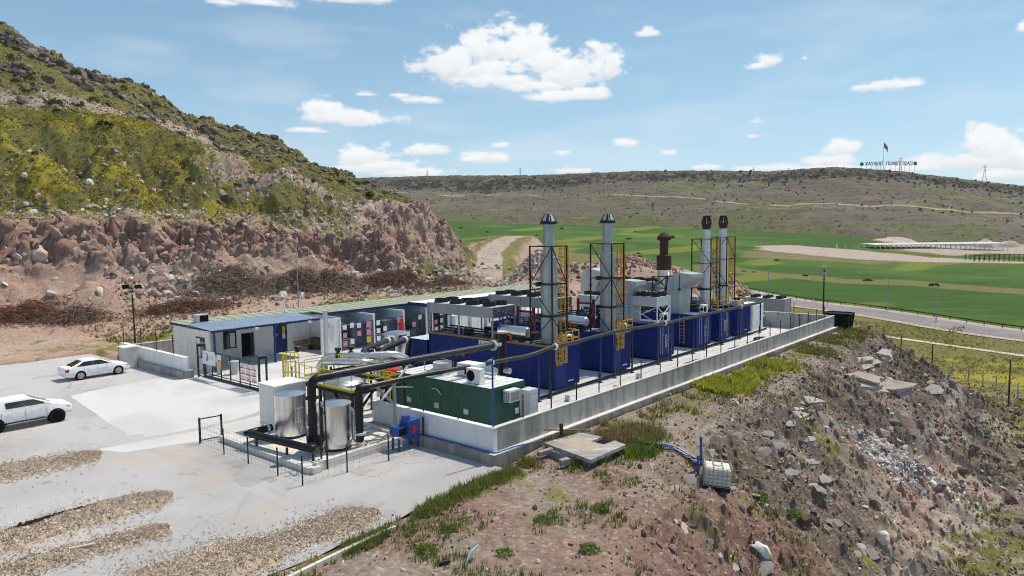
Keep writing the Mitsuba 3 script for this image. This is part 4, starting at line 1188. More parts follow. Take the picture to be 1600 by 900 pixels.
for lab, x0, x1, y0, y1 in (('yellow railing on the roof of the narrow fifth container', 63.5, 65.8, 28.6, 31.6), ('yellow railing on the roof of the last container', 67.7, 70.8, 28.6, 32.2)):
    k = thing('roof_railing', lab, 'railing')
    mb = MB()
    for z in (.5, 1.0):
        mb.bar((x0, y0, H + z), (x1, y0, H + z), .05)
        mb.bar((x0, y0, H + z), (x0, y1, H + z), .05)
        mb.bar((x1, y0, H + z), (x1, y1, H + z), .05)
    part(k, 'rails', mb, M_YELLOW)
    for x, y in ((x0, y0), (x1, y0), (x0, y1), (x1, y1), ((x0 + x1) / 2, y0)):
        part(k, 'post', MB().bar((x, y, H), (x, y, H + 1.03), .05), M_YELLOW)
k = thing('roof_unit', 'grey and white exhaust unit on the last container roof', 'fan unit')
part(k, 'casing', MB().box(69.0, 70.5, 29.0, 29.8, H + .03, H + .5), M_GREYLT)
part(k, 'blower', MB().lathe([(.3, H + .5), (.3, H + .75), (.0, H + .78)], (69.7, 29.4, 0), 14), M_BLACK, smooth=35)

# --- the two long overhead pipes
k = thing('gas_main', 'thick black elevated gas pipe running from the gas pad to the first container', 'pipe')
part(k, 'riser', MB().tube(smoothpath([(19.45, 29.35, .75), (19.45, 29.35, 3.85), (20.6, 29.3, 3.86)], .42), .215, 16), M_BLACKPIPE, smooth=40)
part(k, 'run', MB().tube([(20.5, 29.3, 3.86), (26, 29.25, 3.83), (32.3, 29.2, 3.78)], .2, 16), M_GREYPIPE, smooth=40)
for z in (.78, 2.95):
    part(k, 'flange', MB().lathe([(.2, z - .05), (.32, z - .05), (.32, z + .05), (.2, z + .05)], (19.45, 29.35, 0), 16), M_BLACKPIPE)
part(k, 'end_flange', MB().cyl((32.3, 29.2, 3.78), (32.42, 29.2, 3.78), .33, 16), M_GREYLT)
part(k, 'end_neck', MB().cyl((32.42, 29.2, 3.78), (33.0, 29.2, 3.78), .19, 14), M_STEEL, smooth=40)
k = thing('drop_pipe', 'vertical black pipe with a flat white top at the end of the thick gas pipe', 'pipe')
part(k, 'pipe', MB().cyl((33.25, 29.2, .5), (33.25, 29.2, 4.45), .27, 16), M_BLACKPIPE, smooth=40)
part(k, 'cap', MB().lathe([(.27, 4.45), (.34, 4.45), (.34, 4.55), (0, 4.56)], (33.25, 29.2, 0), 16), M_GREYLT)
for z in (1.0, 2.1):
    part(k, 'side_flange', MB().cyl((33.25, 29.2, z), (33.25, 28.6, z), .2, 12), M_STEEL, smooth=40)
k = thing('header_pipe', 'thinner grey pipe bending along the fronts of all the blue containers', 'pipe')
hp = [(21.3, 28.1, 3.24), (24.6, 27.85, 3.3), (30, 27.6, 3.2), (33.4, 27.6, 3.1), (34.4, 27.6, 3.12), (36.1, 27.6, 3.28), (38.9, 27.6, 3.30), (43, 27.6, 3.4), (46.4, 27.6, 3.34), (49.7, 27.6, 3.22), (53.6, 27.6, 3.2), (60, 27.6, 3.17), (66, 27.6, 3.15), (71.4, 27.6, 3.15)]
part(k, 'run', MB().tube(hp, .13, 12), M_GREYPIPE, smooth=40)
part(k, 'riser', MB().tube(smoothpath([(21.28, 28.1, .55), (21.28, 28.1, 3.24), (21.8, 28.06, 3.25)], .2), .19, 14), M_BLACKPIPE, smooth=40)
for x in (30.4, 36.6, 51.2, 66.3):
    z = np.interp(x, [p[0] for p in hp], [p[2] for p in hp])
    part(k, 'flange', MB().cyl((x - .1, 27.6, z), (x + .1, 27.6, z), .21, 14), M_GREYLT)
px = [24.9, 28.6, 34.85, 36.0, 41.9, 43.8, 46.2, 50.2, 52.3, 56.3, 58.4, 62.2, 66.2, 71.3]
for i, x in enumerate(px):
    z = np.interp(x, [p[0] for p in hp], [p[2] for p in hp])
    if x < 26:
        continue
    k = thing('pipe_support', f'dark steel post under the long grey pipe, {ORD[i]} from the gas pad', 'post', 'posts under the long grey pipe')
    part(k, 'post', MB().bar((x, 27.6, 0), (x, 27.6, z - .13), .10), M_NAVY if i % 3 else M_BLACK)
    part(k, 'foot', MB().box(x - .16, x + .16, 27.44, 27.76, .003, .03), M_BLACK)
for i, x in enumerate((25.2, 28.9)):
    k = thing('hanger_post', f'thin black post carrying the thick gas pipe, {ORD[i]} from the gas pad', 'post')
    part(k, 'post', MB().bar((x, 29.25, 0), (x, 29.25, 3.62), .08), M_BLACK)
    part(k, 'arm', MB().bar((x, 28.9, 3.6), (x, 29.6, 3.6), .07), M_BLACK)
# floor pipes and cable tray in front of the containers
k = thing('floor_pipe', 'thin dark pipe lying along the foot of the blue containers', 'pipe')
part(k, 'pipe', MB().tube([(34, 27.9, .12), (50, 28.0, .12), (74, 28.0, .12)], .09, 8), M_GREYPIPE, smooth=40)
for i, (x, lab) in enumerate(((57.6, 'third'), (52.8, 'second'), (47.8, 'first'))):
    pass
for i, x in enumerate((51.8, 60.0, 64.2)):
    single('drain_pit', f'open dark drain slot in the pale walkway, {ORD[i]} from the near end', 'drain', MB().box(x, x + 2.6, 25.7, 26.25, -.05, .008), M_DARK)
k = thing('cable_drum', 'flat dark coil lying on the walkway near the far end', 'coil')
part(k, 'coil', MB().lathe([(.95, .005), (1.05, .12), (.95, .24), (.7, .24), (.62, .12), (.7, .006)], (66.8, 25.4, 0), 20), M_BLACK, smooth=40)
for i, (x, y) in enumerate(((31.6, 25.6), (36.0, 26.1), (40.3, 25.2), (44.6, 26.0), (53.6, 25.0))):
    k = thing('floor_marker', f'small grey marker block on the pale walkway, {ORD[i]} from the green container', 'marker')
    part(k, 'block', MB().box(x, x + .12, y, y + .3, .004, .4), M_GREYLT if i % 2 else M_SIGNY)
    part(k, 'foot', MB().box(x - .05, x + .17, y - .04, y + .34, .0035, .03), M_CONC)

# --- far end of the row
k = thing('switch_cabinet', 'white steel cabinet at the far end of the container row', 'cabinet')
part(k, 'body', MB().box(72.0, 74.9, 28.7, 30.4, .0, 2.75), M_WHITE)
for x in (72.1, 73.05, 74.0):
    part(k, 'door', MB().box(x, x + .85, 28.66, 28.698, .15, 2.6), M_WHITE)
k = thing('horizontal_tank', 'white horizontal tank lying behind the far end of the row', 'tank')
part(k, 'shell', MB().lathe([(0.001, 0), (.55, .1), (.75, .35), (.75, 4.0), (.55, 4.3), (0.001, 4.4)], (0, 0, 0), 20).xform(lambda v: np.stack([74.9 + .0 * v[:, 0] + v[:, 2] * .25, 33.5 - v[:, 2] * .9, 1.25 + v[:, 1]], 1) + np.stack([v[:, 0] * .95, v[:, 0] * .25, 0 * v[:, 0]], 1)), M_WHITE, smooth=40)
for q in (.8, 3.2):
    part(k, 'saddle', MB().box(74.5 + q * .25, 75.7 + q * .25, 33.4 - q * .9, 33.7 - q * .9, 0, .7), M_GREY)
k = thing('pump_box', 'square blue box in front of the white horizontal tank', 'box')
part(k, 'body', MB().box(74.4, 75.8, 28.9, 29.7, .12, 1.2), M_BLUEPAINT)
part(k, 'lid', MB().box(74.35, 75.85, 28.85, 29.75, 1.203, 1.28), M_GREYLT)
k = thing('waste_skip', 'black steel skip outside the far corner of the grey wall', 'skip')
mb = MB().add([(77.3, 20.9, .25), (78.7, 20.9, .25), (78.7, 22.9, .25), (77.3, 22.9, .25), (77.1, 20.7, 1.75), (79.0, 20.7, 1.75), (79.0, 23.2, 1.75), (77.1, 23.2, 1.75)], [(0, 3, 2, 1), (0, 1, 5, 4), (1, 2, 6, 5), (2, 3, 7, 6), (3, 0, 4, 7), (4, 5, 6, 7)])
part(k, 'body', mb, M_DARK)
mb = MB()
for a, b in (((77.1, 20.7), (79, 20.7)), ((79, 20.7), (79, 23.2)), ((79, 23.2), (77.1, 23.2)), ((77.1, 23.2), (77.1, 20.7))):
    mb.bar((*a, 1.78), (*b, 1.78), .12)
part(k, 'rim', mb, M_BLACK)
for x in (77.3, 78.0, 78.8):
    part(k, 'rib', MB().bar((x, 20.85, .2), (x, 20.65, 1.75), .1), M_BLACK)
part(k, 'foot', MB().box(77.4, 78.6, 21.1, 22.7, -1.0, .25), M_BLACK)

# --- the dark green container by the front wall
gx0, gx1, gy0, gy1, GH = 27.2, 30.0, 24.75, 32.3, 2.6
k = container('green_container', 'dark green container with a white roof behind the front wall', 'container', gx0, gx1, gy0, gy1, GH, M_GREEN, M_GREENROOF)
part(k, 'near_end', MB().box(gx0 + .12, gx1 - .12, gy0 + .04, gy0 + .08, .2, GH - .1), M_GREEN)
for y in np.arange(gy0 + .4, gy1, .55):
    part(k, 'roof_seam', MB().box(gx0 + .06, gx1 - .06, y, y + .06, GH + .016, GH + .05), M_GREENROOF)
for y in (26.4, 28.7, 31.0):
    part(k, 'vent_plate', MB().box(gx0 - .012, gx0 + .02, y, y + .35, .95, 1.25), M_GREYLT)
part(k, 'vent_plate', MB().box(29.2, 29.5, gy0 + .015, gy0 + .035, .85, 1.15), M_SIGNW)
part(k, 'cable', MB().tube([(gx0 - .02, 29.2, 2.0), (gx0 - .05, 28.9, 2.08), (gx0 - .05, 28.6, 1.95), (gx0 - .03, 28.45, 1.75)], .03, 6), M_GREYLT)
k = thing('condenser_unit', 'white fan condenser on the near corner of the green container roof', 'air conditioner')
part(k, 'casing', MB().box(27.45, 27.85, 25.75, 26.75, GH + .06, GH + .86), M_WHITE)
part(k, 'fan_grille', MB().cyl((27.45, 26.42, GH + .46), (27.435, 26.42, GH + .46), .3, 18), M_DARK)
part(k, 'feet', MB().box(27.5, 27.8, 25.85, 26.65, GH + .016, GH + .06), M_BLACK)
k = thing('condenser_unit', 'boxy white condenser hung high on the end of the green container', 'air conditioner')
part(k, 'casing', MB().box(28.1, 28.95, gy0 - .55, gy0 - .1, 1.75, 2.4), M_WHITE)
for i in range(3):
    part(k, 'fin', MB().box(28.08, 28.097, gy0 - .52 + .14 * i, gy0 - .42 + .14 * i, 1.8, 2.3), M_GREY)
part(k, 'fan_grille', MB().box(28.2, 28.9, gy0 - .565, gy0 - .553, 1.82, 2.3), M_GREY)
part(k, 'bracket', MB().box(28.2, 28.85, gy0 - .5, gy0 + .03, 1.68, 1.745), M_BLACK)
k = thing('meter_cabinet', 'tall pale grey cabinet hung on the end of the green container', 'cabinet')
part(k, 'body', MB().box(29.45, 30.25, gy0 - .75, gy0 - .1, .75, 2.2), M_GREYLT)
part(k, 'door', MB().box(29.5, 30.2, gy0 - .765, gy0 - .753, .85, 2.1), M_GREYLT)
part(k, 'stand', MB().box(29.5, 30.2, gy0 - .65, gy0 - .15, .003, .748), M_GREY)
k = thing('roof_fan', 'round white extract fan on the green container roof', 'fan')
part(k, 'base', MB().box(28.0, 29.5, 29.1, 30.6, GH + .016, GH + .22), M_GREENROOF)
part(k, 'drum', MB().lathe([(.62, GH + .22), (.62, GH + .62), (.56, GH + .64), (.5, GH + .5), (0, GH + .45)], (28.75, 29.85, 0), 20), M_GREYLT, smooth=40)
k = thing('roof_fan_box', 'white box fan and duct beside the round fan on the green container', 'fan')
part(k, 'casing', MB().box(28.6, 29.5, 27.2, 28.6, GH + .06, GH + .75), M_WHITE)
part(k, 'dark_face', MB().box(28.585, 28.598, 27.3, 28.0, GH + .15, GH + .65), M_DARK)
part(k, 'duct', MB().cyl((29.2, 27.2, GH + .4), (29.2, 26.2, GH + .4), .25, 14), M_FOIL, smooth=40)
part(k, 'handrail', MB().bar((28.2, 28.9, GH + .95), (28.2, 30.9, GH + .95), .03).bar((28.2, 28.9, GH), (28.2, 28.9, GH + .95), .03).bar((28.2, 30.9, GH), (28.2, 30.9, GH + .95), .03), M_GREYLT)

# --- silver tank standing in the yard
k = thing('yard_tank', 'squat stainless tank with a domed lid standing in the yard before the caged bays', 'tank')
part(k, 'shell', MB().lathe([(1.08, .3), (1.08, 2.0)], (39.9, 47.2, 0), 28), M_STEEL, smooth=40)
part(k, 'lid', MB().lathe([(1.14, 1.95), (1.14, 2.04), (.8, 2.2), (.35, 2.28), (0.001, 2.3)], (39.9, 47.2, 0), 28), M_STEEL, smooth=40)
part(k, 'skirt', MB().lathe([(.85, 0), (.85, .3)], (39.9, 47.2, 0), 20), M_BLACK, smooth=40)

# ================================================================== THE GAS PAD BY THE FRONT WALL
mb = MB().box(17.9, 23.92, 27.45, 35.6, -.1, .28)
k = thing('gas_pad', 'raised concrete slab carrying the two silver tanks', 'slab')
part(k, 'slab', mb, M_CONCLT)
part(k, 'near_kerb', MB().box(18.3, 23.9, 27.47, 27.75, .283, .42), M_CONCLT)
part(k, 'wall_kerb', MB().box(23.55, 23.9, 27.8, 31.5, .283, .50), M_CONCLT)
part(k, 'wall_step', MB().box(23.0, 23.5, 28.3, 31.5, .284, .38), M_CONCLT)
part(k, 'white_block', MB().box(18.0, 18.45, 27.2, 27.44, 0, .3), M_CONCLT)


def silver_tank(label, x, y, r, zt):
    k = thing('gas_tank', label, 'tank', 'silver tanks on the gas pad')
    part(k, 'shell', MB().lathe([(r, .42), (r, zt)], (x, y, 0), 40), M_STEEL, smooth=40)
    part(k, 'lid', MB().lathe([(r * 1.03, zt - .05), (r * 1.03, zt), (r * .6, zt + .08), (.001, zt + .12)], (x, y, 0), 40), M_FOIL, smooth=30)
    part(k, 'base_ring', MB().lathe([(r * .98, .28), (r * .98, .42)], (x, y, 0), 30), M_BLACK, smooth=40)
    for z in (1.12, 1.82):
        part(k, 'seam', MB().lathe([(r + .001, z), (r + .008, z + .008), (r + .008, z + .026), (r + .001, z + .034)], (x, y, 0), 40), M_STEEL, smooth=40)
    mb = MB()
    for a in np.arange(6) * math.pi / 3 + 2:
        mb.box(x + r * .8 * math.cos(a) - .05, x + r * .8 * math.cos(a) + .05, y + r * .8 * math.sin(a) - .05, y + r * .8 * math.sin(a) + .05, zt + .03, zt + .07)
    part(k, 'drain_valve', MB().cyl((x - r - .02, y - .35, .85), (x - r - .2, y - .4, .85), .05, 8).cyl((x - r - .16, y - .4, .85), (x - r - .16, y - .4, .4), .035, 8), M_STEEL, smooth=40)
    part(k, 'lifting_pin', MB().cyl((x, y, zt + .1), (x, y, zt + .22), .03, 6), M_STEEL)
    return k


silver_tank('silver cylindrical tank beside the white cabinet, left of the black riser', 20.35, 32.7, .80, 2.52)
silver_tank('silver cylindrical tank right of the black riser, nearest the fence corner', 20.55, 29.1, .80, 2.52)
k = thing('white_cabinet', 'tall white steel cabinet behind the left silver tank', 'cabinet')
part(k, 'body', MB().box(20.1, 22.0, 33.72, 35.3, .283, 2.72), M_WHITE)
part(k, 'roof', MB().box(20.05, 22.05, 33.67, 35.35, 2.723, 2.79), M_WHITE)
part(k, 'door', MB().box(20.075, 20.097, 33.85, 35.2, .4, 2.6), M_WHITE)
k = thing('low_pipe', 'low black pipe on short legs along the edge of the gas pad', 'pipe')
part(k, 'run', MB().tube(smoothpath([(19.55, 33.25, .78), (18.25, 33.25, .78), (18.45, 31, .78), (18.75, 28.35, .78), (19.35, 29.2, .78)], .3), .19, 14), M_BLACKPIPE, smooth=40)
part(k, 'flange', MB().cyl((19.2, 33.25, .78), (19.35, 33.25, .78), .27, 14), M_STEEL, smooth=40)
part(k, 'valve', MB().cyl((19.05, 33.25, .78), (19.05, 33.25, 1.15), .05, 8).lathe([(.0, 1.15), (.16, 1.15), (.16, 1.19), (0, 1.19)], (19.05, 33.25, 0), 12), M_STEEL)
part(k, 'elbow_band', MB().lathe([(.21, -.06), (.25, -.06), (.25, .06), (.21, .06)], (18.25, 33.25, .78), 12), M_BLACK)
for x, y in ((18.2, 32.4), (18.4, 30.0), (18.65, 28.2)):
    part(k, 'leg', MB().bar((x, y, 0), (x, y, .62), .09), M_BLACK)
    part(k, 'foot', MB().box(x - .13, x + .13, y - .13, y + .13, .0, .02), M_BLACK)
k = thing('riser_clamp', 'bolted black coupling at the foot of the thick black riser', 'coupling')
part(k, 'coupling', MB().lathe([(.22, .55), (.33, .55), (.33, .72), (.27, .73), (.27, .9), (.33, .91), (.33, 1.05), (.22, 1.05)], (19.45, 29.35, 0), 18), M_BLACKPIPE, smooth=30)
k = thing('lattice_mast', 'slim black lattice mast between the two silver tanks', 'mast')
for dx, dy in ((0, 0), (-.18, -.75)):
    part(k, 'upright', MB().bar((19.05 + dx, 28.15 + dy, 0), (19.15 + dx * .7, 28.25 + dy * .7, 3.7), .06), M_BLACK)
mb = MB()
for i, z in enumerate((.5, 1.3, 2.1, 2.9)):
    mb.bar((19.06, 28.16, z), (18.92, 27.5, z + (.0 if i % 2 else .7)), .04)
part(k, 'lacing', mb, M_BLACK)
k = thing('fan_pipe', 'white riser pipe with a valve on the right silver tank', 'pipe')
part(k, 'pipe', MB().tube(smoothpath([(21.45, 28.8, .5), (21.45, 28.8, 2.0), (21.2, 28.9, 2.25)], .15), .09, 10), M_STEEL, smooth=40)
part(k, 'foot', MB().tube(smoothpath([(21.45, 28.8, .55), (21.6, 28.2, .45), (21.55, 27.75, .45)], .1), .12, 10), M_STEEL, smooth=40)
k = thing('header_valve', 'grey flange and lever at the foot of the thinner black riser', 'valve')
part(k, 'flange', MB().lathe([(.19, .95), (.3, .95), (.3, 1.05), (.19, 1.05)], (21.28, 28.1, 0), 14), M_GREYLT)
part(k, 'lever', MB().bar((21.28, 28.1, 1.15), (21.9, 28.0, 1.25), .04), M_GREYLT)
part(k, 'foot', MB().lathe([(.25, .28), (.22, .6), (.0, .6)], (21.28, 28.1, 0), 14), M_CONCLT)

# big grey separator vessel with its yellow platform
vx, vy = 23.15, 31.9
k = thing('separator_vessel', 'large dark grey vessel with a white domed lid under the yellow railed platform', 'vessel')
part(k, 'shell', MB().lathe([(.55, .5), (1.05, 1.0), (1.05, 2.66)], (vx, vy, 0), 36), mat('vessel_grey', grime((.16, .165, .175), (.11, .11, .115), .5), .5), smooth=35)
part(k, 'lid', MB().lathe([(1.08, 2.6), (1.08, 2.72), (.95, 2.86), (.6, 2.98), (.0, 3.03)], (vx, vy, 0), 36), M_FOIL, smooth=40)
part(k, 'manhole', MB().lathe([(.3, 2.98), (.3, 3.13), (.0, 3.15)], (vx - .3, vy + .2, 0), 16), M_GREYLT, smooth=35)
for a in np.arange(4) * math.pi / 2 + .6:
    part(k, 'leg', MB().bar((vx + .85 * math.cos(a), vy + .85 * math.sin(a), .28), (vx + .85 * math.cos(a), vy + .85 * math.sin(a), 1.3), .13), M_GREY)
k = thing('vessel_platform', 'bright yellow railed platform with a caged ladder round the grey vessel', 'platform')
x0, x1, y0, y1, z = 22.05, 25.3, 29.7, 35.25, 2.55
mb = MB()
for a, b in (((x0, y0), (x0, y1)), ((x0, y0), (x1, y0)), ((x1, y0), (x1, y1)), ((x0, y1), (x1, y1)), ((x0 + 1.1, y1), (x0 + 1.1, y1 - 2.1))):
    mb.bar((*a, z), (*b, z), .1, .16)
part(k, 'deck_frame', mb, M_BLACK)
mb = MB()
mb.box(x0, x1, y0, y0 + .85, z + .09, z + .12)
mb.box(x0, x0 + .55, y0, y1, z + .085, z + .115)
mb.box(x0, x1, y1 - 2.0, y1, z + .08, z + .11)
part(k, 'grating', mb, M_GREY)
for a, b in (((x0, y0), (x0, y1 - .9)), ((x0, y0), (x1, y0)), ((x1, y0), (x1, y1)), ((x0 + .9, y1), (x1, y1))):
    mb = MB()
    mb.bar((*a, z + .14), (*b, z + .14), .03, .16)
    for h in (.55, 1.05):
        mb.bar((*a, z + h), (*b, z + h), .035)
    n = max(2, round(math.dist(a, b) / 1.1))
    for q in range(n + 1):
        p = (a[0] + (b[0] - a[0]) * q / n, a[1] + (b[1] - a[1]) * q / n)
        mb.bar((*p, z), (*p, z + 1.06), .035)
    part(k, 'railing', mb, M_YELLOWB)
lx, ly = x0 + .2, y1 + .15
mb = MB()
for d in (-.24, .24):
    mb.bar((lx + d, ly, .4), (lx + d, ly, z + 1.1), .045)
for q in np.arange(.6, z + .9, .3):
    mb.bar((lx - .24, ly, q), (lx + .24, ly, q), .03)
part(k, 'ladder', mb, M_YELLOWB)
ang = np.linspace(0, math.pi, 8)
mb = MB()
for q in (2.3, 2.9, 3.5, 4.05):
    p = [(lx + .42 * math.cos(a), ly + .7 * math.sin(a), q) for a in ang]
    for a, b in zip(p, p[1:]):
        mb.bar(a, b, .05)
for a in ang:
    mb.bar((lx + .42 * math.cos(a), ly + .7 * math.sin(a), 2.3), (lx + .42 * math.cos(a), ly + .7 * math.sin(a), 4.05), .035)
part(k, 'cage', mb, M_YELLOWB)
for x, y in ((x0, y0), (x0, y1), (x0, (y0 + y1) / 2), (x1 - .05, y1)):
    part(k, 'leg', MB().bar((x, y, .0), (x, y, z), .13), M_BLACK)
mb = MB()
mb.bar((x0, y0, 1.0), (x0, y0 + 1.5, z - .05), .1)
mb.bar((x0, y0, 1.2), (x0 + 1.4, y0, z - .05), .1)
part(k, 'knee_brace', mb, M_BLACK)

# silver manifold and valves behind the platform
k = thing('gas_manifold', 'shiny silver pipe manifold with dark valves behind the yellow platform', 'pipe')
for i, (ya, yb) in enumerate(((35.6, 33.5), (36.4, 34.4), (33.9, 32.9))):
    xx = 24.2 + i * .9
    part(k, 'elbow_pipe', MB().tube(smoothpath([(xx, ya, 1.2), (xx, ya, 3.25 + .15 * i), (xx + 1.6, yb, 3.25 + .15 * i), (xx + 2.7, yb, 3.1), (xx + 2.7, yb, 1.0)], .4), .2, 14), M_FOIL, smooth=40)
for i, (x, y) in enumerate(((25.6, 35.7), (26.4, 35.5), (26.5, 33.7), (27.2, 33.9))):
    v = part(k, 'valve', MB().lathe([(.0, 3.3), (.2, 3.3), (.2, 3.55), (.1, 3.6), (.1, 3.75), (0, 3.75)], (x, y, 0), 12), M_BLACK, smooth=30)
    part(v, 'handwheel', MB().cyl((x - .16, y, 3.82), (x + .16, y, 3.82), .12, 10), M_BLACKPIPE, smooth=40)
part(k, 'steel_stand', MB().bar((24.2, 34.5, 0), (24.2, 34.5, 3.1), .1).bar((27, 34.4, 0), (27, 34.4, 3.1), .1).bar((24.2, 34.5, 2.9), (27, 34.4, 2.9), .1), M_BLACK)
for i, (ya, z, lab) in enumerate(((39.6, 2.35, 'black pipe run with a white flange reaching the squat yard tank, farther one'), (37.6, 2.6, 'black pipe run with a white flange reaching the squat yard tank, nearer one'))):
    k = thing('black_pipe_run', lab, 'pipe')
    part(k, 'pipe', MB().tube(smoothpath([(27.5, 35.5 - i, 2.9), (30.5, ya, z + .3), (36.5, ya + 4, z), (37.2, ya + 5.2, .9)], .6), .2, 12), M_BLACKPIPE, smooth=40)
    part(k, 'flange', MB().cyl((35.0, ya + 3.05, z + .06), (35.35, ya + 3.25, z + .05), .30, 14), M_GREYLT, smooth=40)
    part(k, 'support', MB().bar((33, ya + 1.7, 0), (33, ya + 1.7, z), .1), M_BLACK)
k = thing('blower', 'red blower drum on a yellow railed stand behind the yellow platform', 'blower')
part(k, 'drum', MB().lathe([(0.001, -.7), (.45, -.6), (.5, 0), (.45, .6), (.001, .7)], (0, 0, 0), 18).xform(lambda v: np.stack([29.3 + v[:, 2] * .75, 35.2 - v[:, 2] * .5, 1.75 + v[:, 1] + 0 * v[:, 0]], 1) + np.stack([v[:, 0] * .5, v[:, 0] * .75, 0 * v[:, 0]], 1)), M_RED, smooth=40)
part(k, 'stand', MB().box(28.7, 29.9, 34.6, 35.7, 0, 1.25), M_DARK)
mb = MB()
for h in (1.5, 2.0):
    mb.bar((28.3, 34.2, h), (30.2, 34.2, h), .05).bar((28.3, 34.2, h), (28.3, 36, h), .05)
for p in ((28.3, 34.2), (30.2, 34.2), (28.3, 36)):
    mb.bar((*p, 0), (*p, 2.03), .05)
part(k, 'railing', mb, M_YELLOWB)
k = thing('blue_winch', 'blue steel machine with a red side plate at the corner of the gas pad', 'machine')
part(k, 'body', MB().box(23.1, 23.85, 26.55, 27.25, .55, 1.45), M_BLUEPAINT)
part(k, 'shelf', MB().box(22.55, 23.08, 26.7, 27.35, .75, 1.2), M_BLUEPAINT)
part(k, 'dark_bay', MB().box(22.6, 23.05, 26.685, 26.698, .8, 1.12), M_DARK)
part(k, 'red_plate', MB().box(23.3, 23.6, 26.53, 26.548, .8, 1.15), M_RED)
part(k, 'motor', MB().cyl((23.2, 26.9, 1.45), (23.2, 26.9, 1.7), .22, 12), M_BLUEPAINT, smooth=40)
for x, y in ((22.65, 26.8), (22.65, 27.25), (23.75, 26.65), (23.75, 27.2)):
    part(k, 'leg', MB().bar((x, y, 0), (x, y, .6), .09), M_BLUEPAINT)
part(k, 'stay', MB().bar((22.5, 27.3, .95), (21.9, 27.75, .3), .06), M_GREY)
k = thing('cross_bracket', 'grey steel bracket arm crossing below the thinner grey pipe', 'bracket')
part(k, 'post', MB().bar((23.7, 28.3, .28), (23.7, 28.3, 3.2), .13), M_GREY)
part(k, 'long_arm', MB().bar((22.0, 28.0, 1.9), (24.9, 28.6, 3.7), .09), M_GREYLT)
part(k, 'short_arm', MB().bar((23.7, 28.3, 1.9), (23.0, 28.9, 2.9), .13), M_GREY)
part(k, 'side_arm', MB().bar((23.7, 28.3, 2.85), (24.6, 27.9, 2.75), .08), M_GREY)
single('blue_hose', 'blue hose lying along the foot of the front wall and round its corner', 'hose', MB().tube(smoothpath([(24.15, 27.0, .53), (24.18, 24.0, .53), (24.1, 21.75, .53), (25.5, 21.72, .53), (28.0, 21.3, .42), (30.3, 20.2, .32)], .3), .035, 6), M_BLUEHOSE, smooth=40)

# pad fence: thin posts and a mesh of line wires
FP = [(17.0, 35.9), (16.95, 33.3), (16.95, 31.0), (16.92, 28.4), (16.92, 26.45), (19.15, 26.3), (21.4, 26.1)]
for i, (x, y) in enumerate(FP):
    post(x, y, 0, 1.28, .035, f'slim dark post of the fence round the gas pad, {ORD[i]} from the little gate', 'posts of the gas pad fence')
k = thing('pad_fence', 'thin dark wire mesh fence round the gas pad', 'fence')
mb = MB()
pp = FP + [(23.9, 26.0)]
for a, b in zip(pp, pp[1:]):
    for h in np.arange(.1, 1.25, .28):
        mb.bar((*a, h), (*b, h), .006)
    n = int(math.dist(a, b) / .3)
    for q in range(1, n):
        p = (a[0] + (b[0] - a[0]) * q / n, a[1] + (b[1] - a[1]) * q / n)
        mb.bar((*p, .08), (*p, 1.2), .005)
part(k, 'mesh', mb, M_GATE, kind='stuff')
k = thing('little_gate', 'open square black gate frame at the left end of the gas pad fence', 'gate')
ga, gb = (17.15, 36.15), (18.25, 36.0)
for p in (ga, gb):
    part(k, 'post', MB().bar((*p, 0), (*p, 1.32), .08), M_GATE)
part(k, 'top_bar', MB().bar((*ga, 1.25), (*gb, 1.25), .05), M_GATE)
part(k, 'bottom_bar', MB().bar((*ga, .12), (*gb, .12), .05), M_GATE)

# ================================================================== THE OFFICE AND THE CAGED BAYS
M_BLUEDARK = mat('deep_blue', (.015, .045, .17), .45)
k = thing('office_building', 'long white site office with a green roof and a blue canopy under the hill', 'building')
OF = k
part(k, 'left_screen', MB().box(26.6, 26.7, 53.75, 57.45, 0, 3.2), M_CREAM)
w = part(k, 'window', MB().box(26.56, 26.599, 54.5, 55.9, 1.0, 2.65), M_BROWN)
part(w, 'pane', MB().box(26.545, 26.558, 54.6, 55.15, 1.1, 2.55), M_GLASS)
part(w, 'blind', MB().box(26.545, 26.558, 55.2, 55.8, 1.1, 2.55), M_CREAM)
e = [26.71, 28.4, 29.7, 30.8, 31.3, 32.5, 34.4, 35.75, 37.0, 38.18]
for a, b in zip(e, e[1:]):
    if (a, b) == (29.7, 30.8):
        mb = MB().box(a + .01, b - .01, 57.5, 57.62, 0, 1.0)
        part(k, 'wall_panel', MB().box(a + .01, b - .01, 57.5, 57.62, 2.62, 3.3), M_CREAM)
    elif (a, b) == (31.3, 32.5):
        mb = MB().box(a + .01, b - .01, 57.5, 57.62, 2.16, 3.3)
    elif (a, b) == (34.4, 35.75):
        mb = MB().box(a + .01, b - .01, 57.5, 57.62, 2.6, 3.3)
    else:
        mb = MB().box(a + .01, b - .01, 57.5, 57.62, 0, 3.3)
    part(k, 'wall_panel', mb, M_CREAM)
w = part(k, 'window', MB().box(29.7, 30.8, 57.53, 57.6, 1.0, 2.62), M_BROWN)
part(w, 'pane', MB().box(29.8, 30.2, 57.515, 57.528, 1.1, 2.52), M_GLASS)
part(w, 'blind', MB().box(30.28, 30.72, 57.515, 57.528, 1.1, 2.3), M_CREAM)
for a, b in ((29.66, 29.7), (30.8, 30.84)):
    part(w, 'frame_side', MB().box(a, b, 57.46, 57.5, .96, 2.66), M_BROWN)
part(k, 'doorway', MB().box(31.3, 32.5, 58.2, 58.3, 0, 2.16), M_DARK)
d = part(k, 'door', MB().box(34.4, 35.75, 57.5, 57.58, 0, 2.6), M_NAVY, 'dark blue double door')
part(d, 'notice', MB().box(35.25, 35.55, 57.48, 57.497, 1.75, 2.35), M_SIGNY)
part(d, 'notice', MB().box(35.25, 35.55, 57.48, 57.497, 1.2, 1.7), M_PALEBLUE)
